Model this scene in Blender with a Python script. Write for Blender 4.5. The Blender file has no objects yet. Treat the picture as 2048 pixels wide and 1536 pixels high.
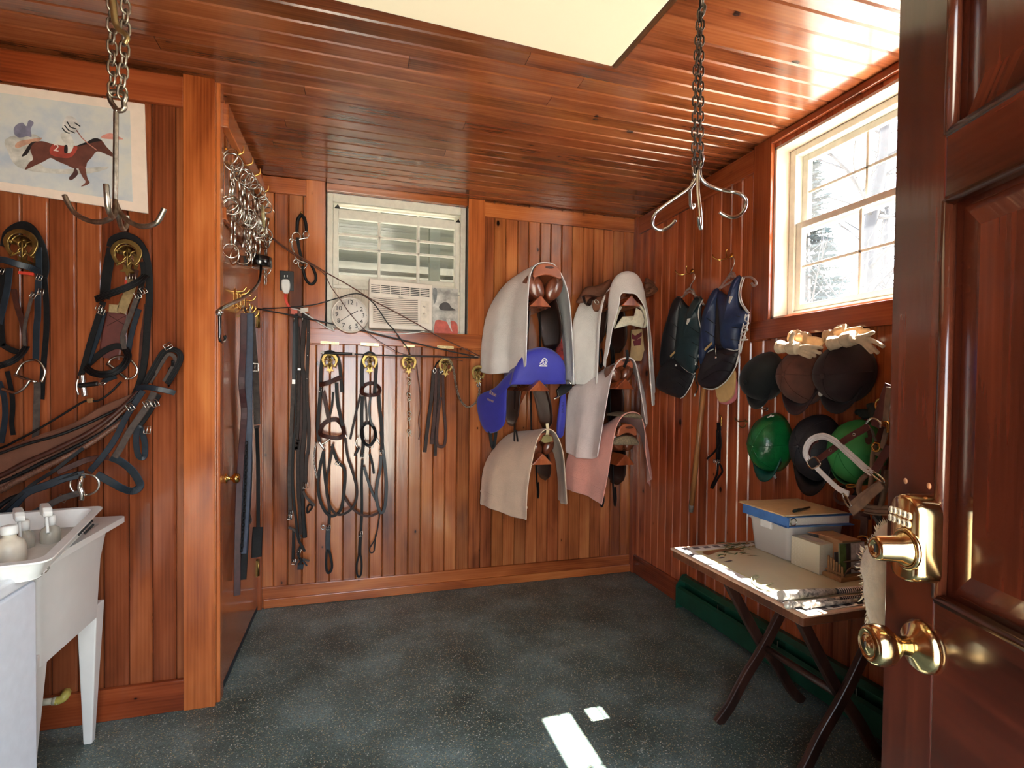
import bpy, math, random
from mathutils import Vector, Matrix
from math import sin, cos, pi, sqrt, radians, atan2
SC = bpy.context.scene
COL = SC.collection
rnd = random.Random(7)
V = Vector
# ---------------------------------------------------------------- camera model (2048x1536 frame)
F, YAW, PITCH, ROLL, CY, HC = 1040.34, .2912, -.0193, .0110, 795.59, 1.2659
YB, XR, XD, YL, H = 3.2229, 1.8552, -.5260, 2.2927, 2.44   # back wall, right wall, closet wall, near-left wall, ceiling
XW, YF = -1.95, -.25                                       # far-left wall, front wall
fw = V((sin(YAW)*cos(PITCH), cos(YAW)*cos(PITCH), sin(PITCH)))
r0 = V((cos(YAW), -sin(YAW), 0)); u0 = r0.cross(fw)
RX = r0*cos(ROLL)+u0*sin(ROLL); UX = -r0*sin(ROLL)+u0*cos(ROLL)
EYE = V((0, 0, HC))
def ray(x, y): return fw+RX*((x-1024)/F)-UX*((y-CY)/F)
def onp(x, y, ax, v):
    d = ray(x, y); return EYE+d*((v-EYE[ax])/d[ax])
def Bk(x, y, o=0): return onp(x, y, 1, YB-o)       # on / in front of the back wall
def Rt(x, y, o=0): return onp(x, y, 0, XR-o)       # right wall
def Lf(x, y, o=0): return onp(x, y, 1, YL-o)       # near-left wall
def Sd(x, y, o=0): return onp(x, y, 0, XD+o)       # closet wall
def Yp(x, y, yy): return onp(x, y, 1, yy)
def Xp(x, y, xx): return onp(x, y, 0, xx)
def Zp(x, y, zz): return onp(x, y, 2, zz)
def Dp(x, y, d): return EYE+ray(x, y)*d
cam = bpy.data.cameras.new('camera'); co = bpy.data.objects.new('camera', cam); COL.objects.link(co)
M = Matrix((RX, UX, -fw)).transposed().to_4x4(); M.translation = EYE; co.matrix_world = M
cam.sensor_fit = 'HORIZONTAL'; cam.sensor_width = 36; cam.lens = F/2048*36; cam.shift_y = (CY-768)/2048
cam.clip_start = .01; cam.clip_end = 300
SC.camera = co
SC.view_settings.view_transform = 'Standard'; SC.view_settings.look = 'None'; SC.view_settings.gamma = 1
# ---------------------------------------------------------------- materials
def lin(c):
    return tuple(((x/255)/12.92 if x/255 <= .04045 else ((x/255+.055)/1.055)**2.4) for x in c)+(1,)
class N:
    def __init__(s, name):
        s.m = bpy.data.materials.new(name); s.m.use_nodes = True; s.t = s.m.node_tree; s.t.nodes.clear()
        s.out = s.n('ShaderNodeOutputMaterial'); s.b = s.n('ShaderNodeBsdfPrincipled'); s.l(s.b.outputs[0], s.out.inputs[0])
    def n(s, ty, **k):
        o = s.t.nodes.new(ty)
        for a, b in k.items(): setattr(o, a, b)
        return o
    def l(s, a, b): s.t.links.new(a, b)
    def set(s, **k):
        for a, b in k.items():
            s.b.inputs[a.replace('_', ' ')].default_value = b
        return s
    def val(s, op, a, b=None, c=None, clamp=False):
        o = s.n('ShaderNodeMath', operation=op); o.use_clamp = clamp
        for i, x in enumerate((a, b, c)):
            if x is None: continue
            if isinstance(x, (int, float)): o.inputs[i].default_value = x
            else: s.l(x, o.inputs[i])
        return o.outputs[0]
    def mix(s, f, a, b, mode='MIX'):
        o = s.n('ShaderNodeMix', data_type='RGBA', blend_type=mode)
        for i, x in ((0, f), (6, a), (7, b)):
            if isinstance(x, (int, float)): o.inputs[i].default_value = x
            elif isinstance(x, tuple): o.inputs[i].default_value = x
            else: s.l(x, o.inputs[i])
        return o.outputs[2]
    def ramp(s, f, *st):
        o = s.n('ShaderNodeValToRGB'); e = o.color_ramp.elements
        while len(e) < len(st): e.new(.5)
        for k, (p, c) in zip(e, st):
            k.position = p; k.color = c if len(c) == 4 else tuple(c)+(1,)
        s.l(f, o.inputs[0]); return o.outputs[0]
    def noise(s, vec, scale, detail=3, rough=.55, dist=0):
        o = s.n('ShaderNodeTexNoise'); o.inputs['Scale'].default_value = scale; o.inputs['Detail'].default_value = detail
        o.inputs['Roughness'].default_value = rough; o.inputs['Distortion'].default_value = dist
        if vec is not None: s.l(vec, o.inputs['Vector'])
        return o.outputs[0]
    def bump(s, h, strength=.2, dist=.01):
        o = s.n('ShaderNodeBump'); o.inputs['Strength'].default_value = strength; o.inputs['Distance'].default_value = dist
        s.l(h, o.inputs['Height']); s.l(o.outputs[0], s.b.inputs['Normal']); return o
    def scaled(s, vec, sc):
        o = s.n('ShaderNodeVectorMath', operation='MULTIPLY'); s.l(vec, o.inputs[0]); o.inputs[1].default_value = sc; return o.outputs[0]
    def obj(s): return s.n('ShaderNodeTexCoord').outputs['Object']
    def uv(s): return s.n('ShaderNodeTexCoord').outputs['UV']
B, W = (0, 0, 0, 1), (1, 1, 1, 1)
def plain(name, c, rough=.5, metal=0, var=.12, sc=30, bump=0, bsc=200, coat=0, sheen=0, spec=.5):
    m = N(name); o = m.obj(); base = lin(c); f = m.noise(o, sc, 4)
    dk = tuple(x*(1-var*1.6) for x in base[:3])+(1,); lt = tuple(min(1, x*(1+var)) for x in base[:3])+(1,)
    m.l(m.ramp(f, (.3, dk), (.7, lt)), m.b.inputs['Base Color'])
    m.set(Roughness=rough, Metallic=metal, Coat_Weight=coat, Coat_Roughness=.15, Specular_IOR_Level=spec)
    if sheen: m.set(Sheen_Weight=sheen, Sheen_Roughness=.5)
    if bump: m.bump(m.noise(o, bsc, 3), bump, .004)
    return m.m
def wood(name, light, mid, dark, rough=.2, coords='uv', knots=1.0, tint=True, ringw=.035, coat=.35):
    light, mid, dark = (tuple(v*.9 for v in c) for c in (light, mid, dark))
    m = N(name); p = m.uv() if coords == 'uv' else m.obj()
    st = m.noise(m.scaled(p, (1.8, 46, 46) if coords == 'uv' else (45, 45, 2.2)), 1, 5, .6)
    bl = m.noise(m.scaled(p, (1.5, 5, 5) if coords == 'uv' else (9, 9, 1.6)), 1, 3, .5, .4)
    ring = m.n('ShaderNodeTexWave', wave_type='BANDS', bands_direction='Y'); ring.inputs['Scale'].default_value = 1
    m.l(m.scaled(p, (.8, 26, 26) if coords == 'uv' else (14, 26, .8)), ring.inputs['Vector'])
    ring.inputs['Distortion'].default_value = 5; ring.inputs['Detail'].default_value = 2; ring.inputs['Detail Scale'].default_value = .7
    g = m.val('ADD', m.val('MULTIPLY', st, .3), m.val('ADD', m.val('MULTIPLY', bl, .72), m.val('MULTIPLY', ring.outputs['Fac'], ringw)))
    c = m.ramp(g, (.36, lin(dark)), (.53, lin(mid)), (.74, lin(light)))
    if tint:
        a = m.n('ShaderNodeVertexColor', layer_name='tint'); c = m.mix(1, c, a.outputs[0], 'MULTIPLY')
    hgt = st
    if knots:
        vo = m.n('ShaderNodeTexVoronoi', feature='F1'); vo.inputs['Scale'].default_value = 1
        nz = m.noise(m.scaled(p, (30, 30, 30)), 1, 2)
        m.l(m.scaled(p, (7.5, 12.5, 12.5) if coords == 'uv' else (12.5, 12.5, 7.5)), vo.inputs['Vector'])
        sp = m.n('ShaderNodeSeparateColor'); m.l(vo.outputs['Color'], sp.inputs[0])
        sel = m.val('GREATER_THAN', sp.outputs[0], .72)
        size = m.val('MULTIPLY_ADD', m.val('POWER', sp.outputs[1], 2.5), .16, .045)
        d = m.val('ADD', vo.outputs['Distance'], m.val('MULTIPLY', m.val('SUBTRACT', nz, .5), .08))
        k = m.val('MULTIPLY', m.val('SUBTRACT', 1, m.val('DIVIDE', d, size), clamp=True), sel)
        halo = m.val('MULTIPLY', m.val('SUBTRACT', 1, m.val('DIVIDE', d, m.val('MULTIPLY', size, 2.6)), clamp=True), sel)
        c = m.mix(m.val('MULTIPLY', halo, .6*knots), c, lin(dark))
        c = m.mix(m.val('MULTIPLY', k, 2.2*knots, clamp=True), c, lin(tuple(x*.42 for x in dark)))
    m.l(c, m.b.inputs['Base Color'])
    rr = m.noise(p, 4, 3); m.l(m.val('MULTIPLY_ADD', rr, .16, rough-.08), m.b.inputs['Roughness'])
    m.set(Coat_Weight=coat, Coat_Roughness=.12)
    wav = m.noise(m.scaled(p, (6, 40, 40)), 1, 2)
    m.bump(m.val('ADD', m.val('MULTIPLY', st, .35), wav), .12, .004)
    return m.m
# ---------------------------------------------------------------- mesh builder
class MB:
    def __init__(s): s.v = []; s.f = []; s.uv = []; s.col = []; s.sm = []; s.mi = []
    def add(s, vs, fs, smooth=False, uvs=None, col=(1, 1, 1), mi=0):
        b = len(s.v); s.v += [tuple(v) for v in vs]
        for f in fs:
            s.f.append([b+i for i in f]); s.sm.append(smooth); s.col.append(col); s.mi.append(mi)
            s.uv.append([uvs[i] for i in f] if uvs else None)
        return s
    def build(s, name, mat, parent=None, mods=()):
        me = bpy.data.meshes.new(name); me.from_pydata(s.v, [], s.f)
        for m_ in (mat if isinstance(mat, (list, tuple)) else [mat]): me.materials.append(m_)
        me.polygons.foreach_set('use_smooth', s.sm); me.polygons.foreach_set('material_index', s.mi)
        if any(u for u in s.uv):
            l = me.uv_layers.new(name='UVMap'); k = 0
            for p, u in zip(me.polygons, s.uv):
                for i in range(len(p.vertices)):
                    l.data[k].uv = u[i] if u else (0, 0); k += 1
            ca = me.color_attributes.new('tint', 'BYTE_COLOR', 'CORNER'); k = 0
            for p, c in zip(me.polygons, s.col):
                for i in range(len(p.vertices)):
                    ca.data[k].color = (c[0], c[1], c[2], 1); k += 1
        me.validate(); me.update()
        o = bpy.data.objects.new(name, me); COL.objects.link(o)
        if parent: o.parent = parent; o.matrix_parent_inverse = Matrix.Translation(-parent.location) if parent.type == 'EMPTY' else Matrix()
        for t, k in mods:
            md = o.modifiers.new(t.lower(), t)
            for a, b in k.items(): setattr(md, a, b)
        return o
    # --- shapes
    def box(s, a, b, **k):
        x0, y0, z0 = (min(a[i], b[i]) for i in range(3)); x1, y1, z1 = (max(a[i], b[i]) for i in range(3))
        return s.hexa([(x0, y0, z0), (x1, y0, z0), (x1, y1, z0), (x0, y1, z0)], [(x0, y0, z1), (x1, y0, z1), (x1, y1, z1), (x0, y1, z1)], **k)
    def hexa(s, lo, hi, **k):
        return s.add(list(lo)+list(hi), [(3, 2, 1, 0), (4, 5, 6, 7), (0, 1, 5, 4), (1, 2, 6, 5), (2, 3, 7, 6), (3, 0, 4, 7)], **k)
    def prism(s, pts, n, smooth=False, inset=0, **k):
        """closed outline (3-D points in a plane) given thickness vector n; inset makes a bevelled front"""
        pts = [V(p) for p in pts]; n = V(n); m = len(pts); c = sum(pts, V())/m
        if inset:
            r = [c+(p-c)*(1-inset/max(1e-6, (p-c).length)) for p in pts]
            vs = pts+[p+n*.6 for p in pts]+[p+n for p in r]
            fs = [list(range(m))[::-1], [2*m+i for i in range(m)]]
            for i in range(m):
                j = (i+1) % m; fs += [(i, j, m+j, m+i), (m+i, m+j, 2*m+j, 2*m+i)]
        else:
            vs = pts+[p+n for p in pts]; fs = [list(range(m))[::-1], [m+i for i in range(m)]]
            fs += [(i, (i+1) % m, m+(i+1) % m, m+i) for i in range(m)]
        return s.add(vs, fs, smooth=smooth, **k)
    def tube(s, path, r, n=8, closed=False, cap=True, **k):
        path = [V(p) for p in path]; m = len(path); rr = r if isinstance(r, (list, tuple)) else [r]*m
        vs = []; fs = []; nrm = None
        for i, p in enumerate(path):
            a = path[i-1] if (i or closed) else p; b = path[(i+1) % m] if (i < m-1 or closed) else p
            t = (b-a).normalized() if (b-a).length > 1e-9 else V((0, 0, 1))
            if nrm is None: nrm = t.orthogonal().normalized()
            else:
                nrm = nrm-t*nrm.dot(t); nrm = nrm.normalized() if nrm.length > 1e-6 else t.orthogonal().normalized()
            bi = t.cross(nrm)
            vs += [p+(nrm*cos(2*pi*j/n)+bi*sin(2*pi*j/n))*rr[i] for j in range(n)]
        for i in range(m if closed else m-1):
            i2 = (i+1) % m
            for j in range(n): fs.append((i*n+j, i*n+(j+1) % n, i2*n+(j+1) % n, i2*n+j))
        if cap and not closed: fs += [list(range(n))[::-1], [(m-1)*n+j for j in range(n)]]
        return s.add(vs, fs, smooth=True, **k)
    def strap(s, path, w, t, nrm, closed=False, **k):
        """flat strap: width w across the path, thickness t along nrm (vector or list of vectors)"""
        path = [V(p) for p in path]; m = len(path); vs = []; fs = []
        ww = w if isinstance(w, (list, tuple)) else [w]*m
        for i, p in enumerate(path):
            a = path[i-1] if (i or closed) else p; b = path[(i+1) % m] if (i < m-1 or closed) else p
            tg = (b-a).normalized(); nn = V(nrm[i]) if isinstance(nrm, list) else V(nrm)
            sd = tg.cross(nn)
            if sd.length < 1e-4: sd = tg.orthogonal()
            sd.normalize(); nn = sd.cross(tg).normalized(); h = ww[i]/2
            q = [(-h, 0), (-h*.86, t/2), (h*.86, t/2), (h, 0), (h*.86, -t/2), (-h*.86, -t/2)]
            vs += [p+sd*a_+nn*b_ for a_, b_ in q]
        for i in range(m if closed else m-1):
            i2 = (i+1) % m
            for j in range(6): fs.append((i*6+j, i*6+(j+1) % 6, i2*6+(j+1) % 6, i2*6+j))
        if not closed: fs += [list(range(6))[::-1], [(m-1)*6+j for j in range(6)]]
        return s.add(vs, fs, smooth=False, **k)
    def ring(s, c, nrm, R, r, seg=24, nn=8, ax=None, ay=1.0, **k):
        c = V(c); nrm = V(nrm).normalized(); a = V(ax).normalized() if ax else nrm.orthogonal().normalized()
        a = (a-nrm*a.dot(nrm)).normalized(); b = nrm.cross(a)
        return s.tube([c+a*R*cos(2*pi*i/seg)+b*R*ay*sin(2*pi*i/seg) for i in range(seg)], r, nn, closed=True, **k)
    def lathe(s, prof, o, ax, seg=24, **k):
        """profile [(radius, height)] about axis ax from o"""
        o = V(o); ax = V(ax).normalized(); a = ax.orthogonal().normalized(); b = ax.cross(a); vs = []; fs = []; m = len(prof)
        for r_, h_ in prof:
            vs += [o+ax*h_+(a*cos(2*pi*j/seg)+b*sin(2*pi*j/seg))*max(r_, 1e-5) for j in range(seg)]
        for i in range(m-1):
            for j in range(seg): fs.append((i*seg+j, i*seg+(j+1) % seg, (i+1)*seg+(j+1) % seg, (i+1)*seg+j))
        fs += [list(range(seg))[::-1], [(m-1)*seg+j for j in range(seg)]]
        return s.add(vs, fs, smooth=True, **k)
    def ball(s, c, rx, ry=None, rz=None, seg=16, rot=None, **k):
        ry = rx if ry is None else ry; rz = rx if rz is None else rz; c = V(c); vs = []; fs = []; rg = seg//2
        for i in range(rg+1):
            th = pi*i/rg
            for j in range(seg):
                p = V((rx*sin(th)*cos(2*pi*j/seg), ry*sin(th)*sin(2*pi*j/seg), rz*cos(th)))
                vs.append(c+(rot@p if rot else p))
        for i in range(rg):
            for j in range(seg): fs.append((i*seg+j, (i+1)*seg+j, (i+1)*seg+(j+1) % seg, i*seg+(j+1) % seg))
        return s.add(vs, fs, smooth=True, **k)
    def dome(s, outline, c, n, T, rings=7, back=True, pw=.5, **k):
        """puffed shape: outline (3-D points), c centre, bulge T along n"""
        outline = [V(p) for p in outline]; c = V(c); n = V(n).normalized(); m = len(outline); vs = []; fs = []
        for i in range(rings):
            a = i/rings; sc = cos(a*pi/2); h = T*max(0, (1-sc*sc))**pw
            vs += [c+(p-c)*sc+n*h for p in outline]
        vs.append(c+n*T); top = len(vs)-1
        for i in range(rings-1):
            for j in range(m): fs.append((i*m+j, i*m+(j+1) % m, (i+1)*m+(j+1) % m, (i+1)*m+j))
        for j in range(m): fs.append(((rings-1)*m+j, (rings-1)*m+(j+1) % m, top))
        if back: fs.append(list(range(m))[::-1])
        return s.add(vs, fs, smooth=True, **k)
    def grid(s, P, **k):
        """P[i][j] points -> surface"""
        a = len(P); b = len(P[0]); vs = [p for r_ in P for p in r_]
        fs = [(i*b+j, i*b+j+1, (i+1)*b+j+1, (i+1)*b+j) for i in range(a-1) for j in range(b-1)]
        k.setdefault('smooth', True)
        return s.add(vs, fs, **k)
    def chain(s, path, L, w, r, nn=6, **k):
        """links laid along a path"""
        path = res(path, max(2, int(plen(path)/(L*.72))+1)); ph = 0
        for i in range(len(path)-1):
            a, b = path[i], path[i+1]; t = (b-a).normalized(); o1 = t.orthogonal().normalized(); o2 = t.cross(o1)
            x = (o1*cos(ph)+o2*sin(ph)); ph += pi/2; c = (a+b)/2; hl = L/2-w/2; pts = []
            for q in range(5): an = -pi/2+pi*q/4; pts.append(c+t*(hl+cos(an)*w/2)+x*sin(an)*w/2)
            for q in range(5): an = pi/2+pi*q/4; pts.append(c+t*(-hl+cos(an)*w/2)+x*sin(an)*w/2)
            s.tube(pts, r, nn, closed=True, **k)
        return s
def plen(p): return sum((V(p[i+1])-V(p[i])).length for i in range(len(p)-1))
def res(p, n):
    p = [V(q) for q in p]; d = [0]
    for i in range(len(p)-1): d.append(d[-1]+(p[i+1]-p[i]).length)
    o = []; j = 0
    for i in range(n):
        t = d[-1]*i/(n-1)
        while j < len(p)-2 and d[j+1] < t: j += 1
        u = (t-d[j])/max(1e-9, d[j+1]-d[j]); o.append(p[j].lerp(p[j+1], min(1, max(0, u))))
    return o
def cr(p, k=6, closed=False):
    """Catmull-Rom through points (any dimension)"""
    p = [V(q) for q in p]; m = len(p); o = []
    if m < 3 and not closed: return [p[0].lerp(p[-1], i/k) for i in range(k+1)]
    for i in range(m if closed else m-1):
        if closed: a, b, c, d = p[i-1], p[i], p[(i+1) % m], p[(i+2) % m]
        else: a, b, c, d = p[max(0, i-1)], p[i], p[i+1], p[min(m-1, i+2)]
        for j in range(k):
            t = j/k
            o.append(.5*((2*b)+(c-a)*t+(2*a-5*b+4*c-d)*t*t+(3*b-a-3*c+d)*t*t*t))
    if not closed: o.append(p[-1])
    return o
def px(fn, pts, off=0, k=6, closed=False, smooth=True):
    """trace picture points (x, y[, offset]) onto a real plane of the room"""
    q = [fn(a[0], a[1], a[2] if len(a) > 2 else off) for a in pts]
    return cr(q, k, closed) if smooth else q
# ---------------------------------------------------------------- object helpers
def tag(o, label=None, cat=None, group=None, kind=None):
    if label: o['label'] = label
    if cat: o['category'] = cat
    if group: o['group'] = group
    if kind: o['kind'] = kind
    return o
def thing(name, label, cat, loc, group=None):
    o = bpy.data.objects.new(name, None); COL.objects.link(o); o.location = V(loc); o.empty_display_size = .05
    return tag(o, label, cat, group)
def struct(o): o['kind'] = 'structure'; return o
BEV = lambda w, s=2: ('BEVEL', dict(width=w, segments=s, limit_method='ANGLE', angle_limit=.6))
SUB = lambda n=1: ('SUBSURF', dict(levels=n, render_levels=n))
SOL = lambda t, off=0: ('SOLIDIFY', dict(thickness=t, offset=off))
def text(st, size, o, xd, yd, mat, name='lettering', parent=None, depth=.0006, align='CENTER', bold=0):
    cu = bpy.data.curves.new(name, 'FONT'); cu.body = st; cu.size = size; cu.align_x = align; cu.align_y = 'CENTER'; cu.extrude = depth; cu.offset = bold
    t = bpy.data.objects.new(name, cu); COL.objects.link(t)
    bpy.context.view_layer.update()
    me = bpy.data.meshes.new_from_object(t.evaluated_get(bpy.context.evaluated_depsgraph_get()))
    bpy.data.objects.remove(t); bpy.data.curves.remove(cu); me.materials.clear(); me.materials.append(mat)
    xd = V(xd).normalized(); yd = (V(yd)-xd*V(yd).dot(xd)).normalized(); z = xd.cross(yd)
    m = Matrix((xd, yd, z)).transposed().to_4x4(); m.translation = V(o); me.transform(m)
    ob = bpy.data.objects.new(name, me); COL.objects.link(ob)
    if parent: ob.parent = parent; ob.matrix_parent_inverse = Matrix.Translation(-parent.location) if parent.type == 'EMPTY' else Matrix()
    return ob
def copy_tree(o, parent=None):
    c = o.copy(); COL.objects.link(c)
    if parent: c.parent = parent
    for ch in list(o.children): copy_tree(ch, c)
    return c
# ---------------------------------------------------------------- shared materials
PINE = wood('varnished_pine', (222, 142, 84), (184, 102, 56), (112, 54, 28))
PINE_RED = wood('red_varnished_pine', (192, 112, 70), (152, 80, 46), (90, 42, 25))
PINE_WIN = wood('window_wall_pine', (222, 126, 76), (186, 92, 52), (112, 46, 26))
CEILW = wood('ceiling_pine', (178, 108, 66), (146, 78, 44), (90, 41, 22), rough=.2, coat=.35)
TRIMW = wood('trim_pine', (222, 134, 72), (188, 100, 48), (128, 56, 24), rough=.22, knots=.8)
TRIMR = wood('red_trim_pine', (188, 98, 54), (152, 68, 34), (98, 38, 18), rough=.22, knots=.8)
MAHOG = wood('dark_door_wood', (112, 48, 28), (70, 26, 15), (26, 10, 7), rough=.16, knots=.35, ringw=.03)
BLKLEA = plain('black_leather', (17, 16, 17), .5, var=.3, sc=60, bump=.1, spec=.22)
BRNLEA = plain('brown_leather', (62, 30, 21), .48, var=.3, sc=50, bump=.12, spec=.25)
TANLEA = plain('saddle_leather', (104, 52, 30), .3, var=.3, sc=14, bump=.06, coat=.4)
DKLEA = plain('dark_saddle_leather', (48, 28, 22), .36, var=.3, sc=18, bump=.08, coat=.2)
STEEL = plain('stainless_steel', (205, 200, 190), .2, 1, .08, 40)
DULLST = plain('dull_steel', (165, 155, 140), .36, 1, .25, 60, bump=.12, bsc=300)
BRASS = plain('polished_brass', (214, 172, 96), .13, 1, .08, 20)
OLDBRS = plain('aged_brass', (150, 124, 72), .38, 1, .25, 40, bump=.1)
WHITEP = plain('white_plastic', (232, 232, 226), .35, var=.04)
CREAM = plain('cream_plastic', (226, 214, 196), .4, var=.05)
VINYL = plain('white_vinyl', (226, 222, 208), .35, var=.06)
BLKPL = plain('black_plastic', (18, 18, 19), .35, var=.2)
BLKINK = plain('black_ink', (24, 22, 22), .6, var=.1)
# ================================================================ ROOM SHELL
def boards(name, mat, along, across, nrm, o, widths_total, pitch, length, holes=(), T=.016, seed=1, hue=.16, joints=0):
    """V-groove boards: along/across/nrm unit vectors, o = corner; holes = (a0,a1,l0,l1) cut out"""
    al, ac, nn, o = V(along), V(across), V(nrm), V(o); R = random.Random(seed); mb = MB(); a = 0; bv = .006
    while a < widths_total-1e-4:
        w = min(pitch*R.uniform(.96, 1.04), widths_total-a)
        spans = [(0, length)]
        for h in holes:
            if a+w > h[0]+.004 and a < h[1]-.004:
                spans = [q for s0, s1 in spans for q in ((s0, min(s1, h[2])), (max(s0, h[3]), s1)) if q[1]-q[0] > .004]
        if joints and R.random() < joints:
            s0, s1 = spans[0]; j = R.uniform(s0+.3*(s1-s0), s1-.25*(s1-s0)); spans = [(s0, j-.0008), (j+.0008, s1)]+spans[1:]
        for s0, s1 in spans:
            b = R.uniform(1-hue*1.4, 1+hue); t = (b*R.uniform(.97, 1.03), b*R.uniform(.93, 1.05), b*R.uniform(.88, 1.06))
            u0_, v0_ = R.uniform(0, 50), R.uniform(0, 50)
            e_ = .0009; pr_ = [(e_, -T), (e_, -bv), (bv, 0), (w-bv, 0), (w-e_, -bv), (w-e_, -T)]
            vs = []; uv = []
            for L_ in (s0, s1):
                for x, y in pr_:
                    vs.append(o+ac*(a+x)+al*L_+nn*y); uv.append((u0_+L_, v0_+x))
            fs = [(i, i+1, 7+i, 6+i) for i in range(5)]+[(5, 4, 3, 2, 1, 0), (6, 7, 8, 9, 10, 11)]
            mb.add(vs, fs, uvs=uv, col=t)
        a += w
    # solid backing so no light leaks between boards
    return struct(mb.build(name, mat))
def trim(name, mat, a, b, wide, thick, seed=0, bev=.003, parent=None, tint=1):
    """board from a to b (centre line of its back face); wide, thick = vectors"""
    a, b, wd, th = V(a), V(b), V(wide), V(thick); R = random.Random(seed+int(abs(a.x*37+a.z*91)*10)); mb = MB()
    L_ = (b-a).length; W_ = wd.length; n = 1
    q = [a-wd/2, a+wd/2, a+wd/2+th, a-wd/2+th, b-wd/2, b+wd/2, b+wd/2+th, b-wd/2+th]
    u0_, v0_ = R.uniform(0, 50), R.uniform(0, 50)
    uv = [(u0_, v0_), (u0_, v0_+W_), (u0_, v0_+W_+.02), (u0_, v0_-.02), (u0_+L_, v0_), (u0_+L_, v0_+W_), (u0_+L_, v0_+W_+.02), (u0_+L_, v0_-.02)]
    uv[2] = (u0_, v0_+W_); uv[3] = (u0_, v0_); uv[6] = (u0_+L_, v0_+W_); uv[7] = (u0_+L_, v0_)
    t = tint*R.uniform(.88, 1.1)
    mb.add(q, [(0, 1, 2, 3), (7, 6, 5, 4), (0, 4, 5, 1), (1, 5, 6, 2), (2, 6, 7, 3), (3, 7, 4, 0)], uvs=uv, col=(t, t*.98, t*.96))
    return struct(mb.build(name, mat, parent, [BEV(bev, 2)])) if not parent else mb.build(name, mat, parent, [BEV(bev, 2)])
X, Y, Z = V((1, 0, 0)), V((0, 1, 0)), V((0, 0, 1))
# floor: speckled rubber
m = N('speckled_rubber'); o = m.obj()
vo = m.n('ShaderNodeTexVoronoi', feature='F1'); vo.inputs['Scale'].default_value = 230; m.l(o, vo.inputs['Vector'])
sp = m.n('ShaderNodeSeparateColor'); m.l(vo.outputs['Color'], sp.inputs[0])
fl = m.val('GREATER_THAN', sp.outputs[0], .76); fl = m.val('MULTIPLY', fl, m.val('LESS_THAN', vo.outputs['Distance'], .5))
fc = m.ramp(sp.outputs[1], (.0, lin((150, 128, 80))), (.4, lin((206, 190, 150))), (.6, lin((70, 124, 100))), (1, lin((232, 230, 220))))
bs = m.ramp(m.noise(o, 3.2, 4), (.3, lin((66, 80, 74))), (.5, lin((98, 117, 112))), (.72, lin((134, 158, 156))))
bs = m.mix(m.val('MULTIPLY', sp.outputs[2], .55), bs, lin((38, 42, 37)))
dust = m.ramp(m.noise(m.scaled(o, (1, 1, 1)), 1.7, 5, .6), (.52, B), (.8, (.22, .22, .22)))
c = m.mix(m.val('MULTIPLY', fl, .9), bs, fc); c = m.mix(dust, c, lin((120, 130, 124)))
m.l(c, m.b.inputs['Base Color']); m.l(m.val('MULTIPLY_ADD', m.noise(o, 5, 3), .2, .34), m.b.inputs['Roughness'])
m.bump(m.val('ADD', vo.outputs['Distance'], m.noise(o, 160, 2)), .35, .003); FLOORM = m.m
mb = MB(); mb.box((XW-.1, YF-.1, -.08), (XR+.1, YB+.1, 0)); struct(mb.build('floor', FLOORM))
# ceiling planks run left-right
boards('ceiling', CEILW, X, Y, -Z, (XW, YF, H), YB-YF, .0775, XR-XW, joints=.75, seed=5, hue=0.20)
# walls
WB = (-.172, .662, 1.588, 2.40)            # back window opening  x0 x1 z0 z1
WR = (.78, 1.985, 1.60, 2.39)              # right window opening y0 y1 z0 z1
boards('wall_back', PINE, Z, X, -Y, (XD, YB, 0), XR-XD, .0762, H, holes=[(WB[0]-XD, WB[1]-XD, WB[2], H)], seed=11, hue=0.22)
boards('wall_right', PINE_WIN, Z, -Y, -X, (XR, YB, 0), YB-YF, .0795, H, holes=[(YB-WR[1], YB-WR[0], WR[2], WR[3])], seed=12, hue=0.25)
boards('wall_left_front', PINE_RED, Z, X, -Y, (XW, YL, 0), XD-XW-.02, .0805, H, seed=13, hue=0.19)
boards('wall_left', PINE_RED, Z, Y, X, (XW, YF, 0), YL-YF, .08, H, seed=14)
DZ = 1.93; DY0, DY1 = YL+.055, YB-.045        # closet door opening
boards('wall_closet', PINE, Z, -Y, X, (XD, YB, 0), YB-YL, .08, H, holes=[(YB-DY1, YB-DY0, -.1, DZ)], seed=15, hue=.1)
boards('wall_front', PINE, Z, X, Y, (XW, YF, 0), XR-XW, .08, H, holes=[(-.46-XW, .47-XW, -.1, 2.06)], seed=16)
# outer skin: keeps daylight out of the board gaps
SKIN = plain('wall_core', (70, 62, 54), .8)
mb = MB()
def skin(a, b): mb.box(a, b)
skin((XD, YB+.02, 0), (WB[0], YB+.12, H)); skin((WB[1], YB+.02, 0), (XR+.12, YB+.12, H)); skin((WB[0], YB+.02, 0), (WB[1], YB+.12, WB[2])); skin((WB[0], YB+.02, WB[3]), (WB[1], YB+.12, H))
skin((XR+.02, YF-.1, 0), (XR+.16, WR[0], H)); skin((XR+.02, WR[1], 0), (XR+.16, YB+.12, H)); skin((XR+.02, WR[0], 0), (XR+.16, WR[1], WR[2])); skin((XR+.02, WR[0], WR[3]), (XR+.16, WR[1], H))
skin((XW-.12, YF-.1, 0), (XW-.02, YL+.12, H)); skin((XW-.12, YL+.02, 0), (XD-.022, YL+.12, H)); skin((XD-.12, YL+.12, 0), (XD-.05, YB+.12, H))
skin((XW-.12, YF-.12, 0), (-.46, YF-.02, H)); skin((.47, YF-.12, 0), (XR+.12, YF-.02, H)); skin((-.46, YF-.12, 2.06), (.47, YF-.02, H))
skin((XW-.12, YF-.12, H+.02), (XR+.12, YB+.12, H+.12))
struct(mb.build('wall_outer', SKIN))
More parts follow.
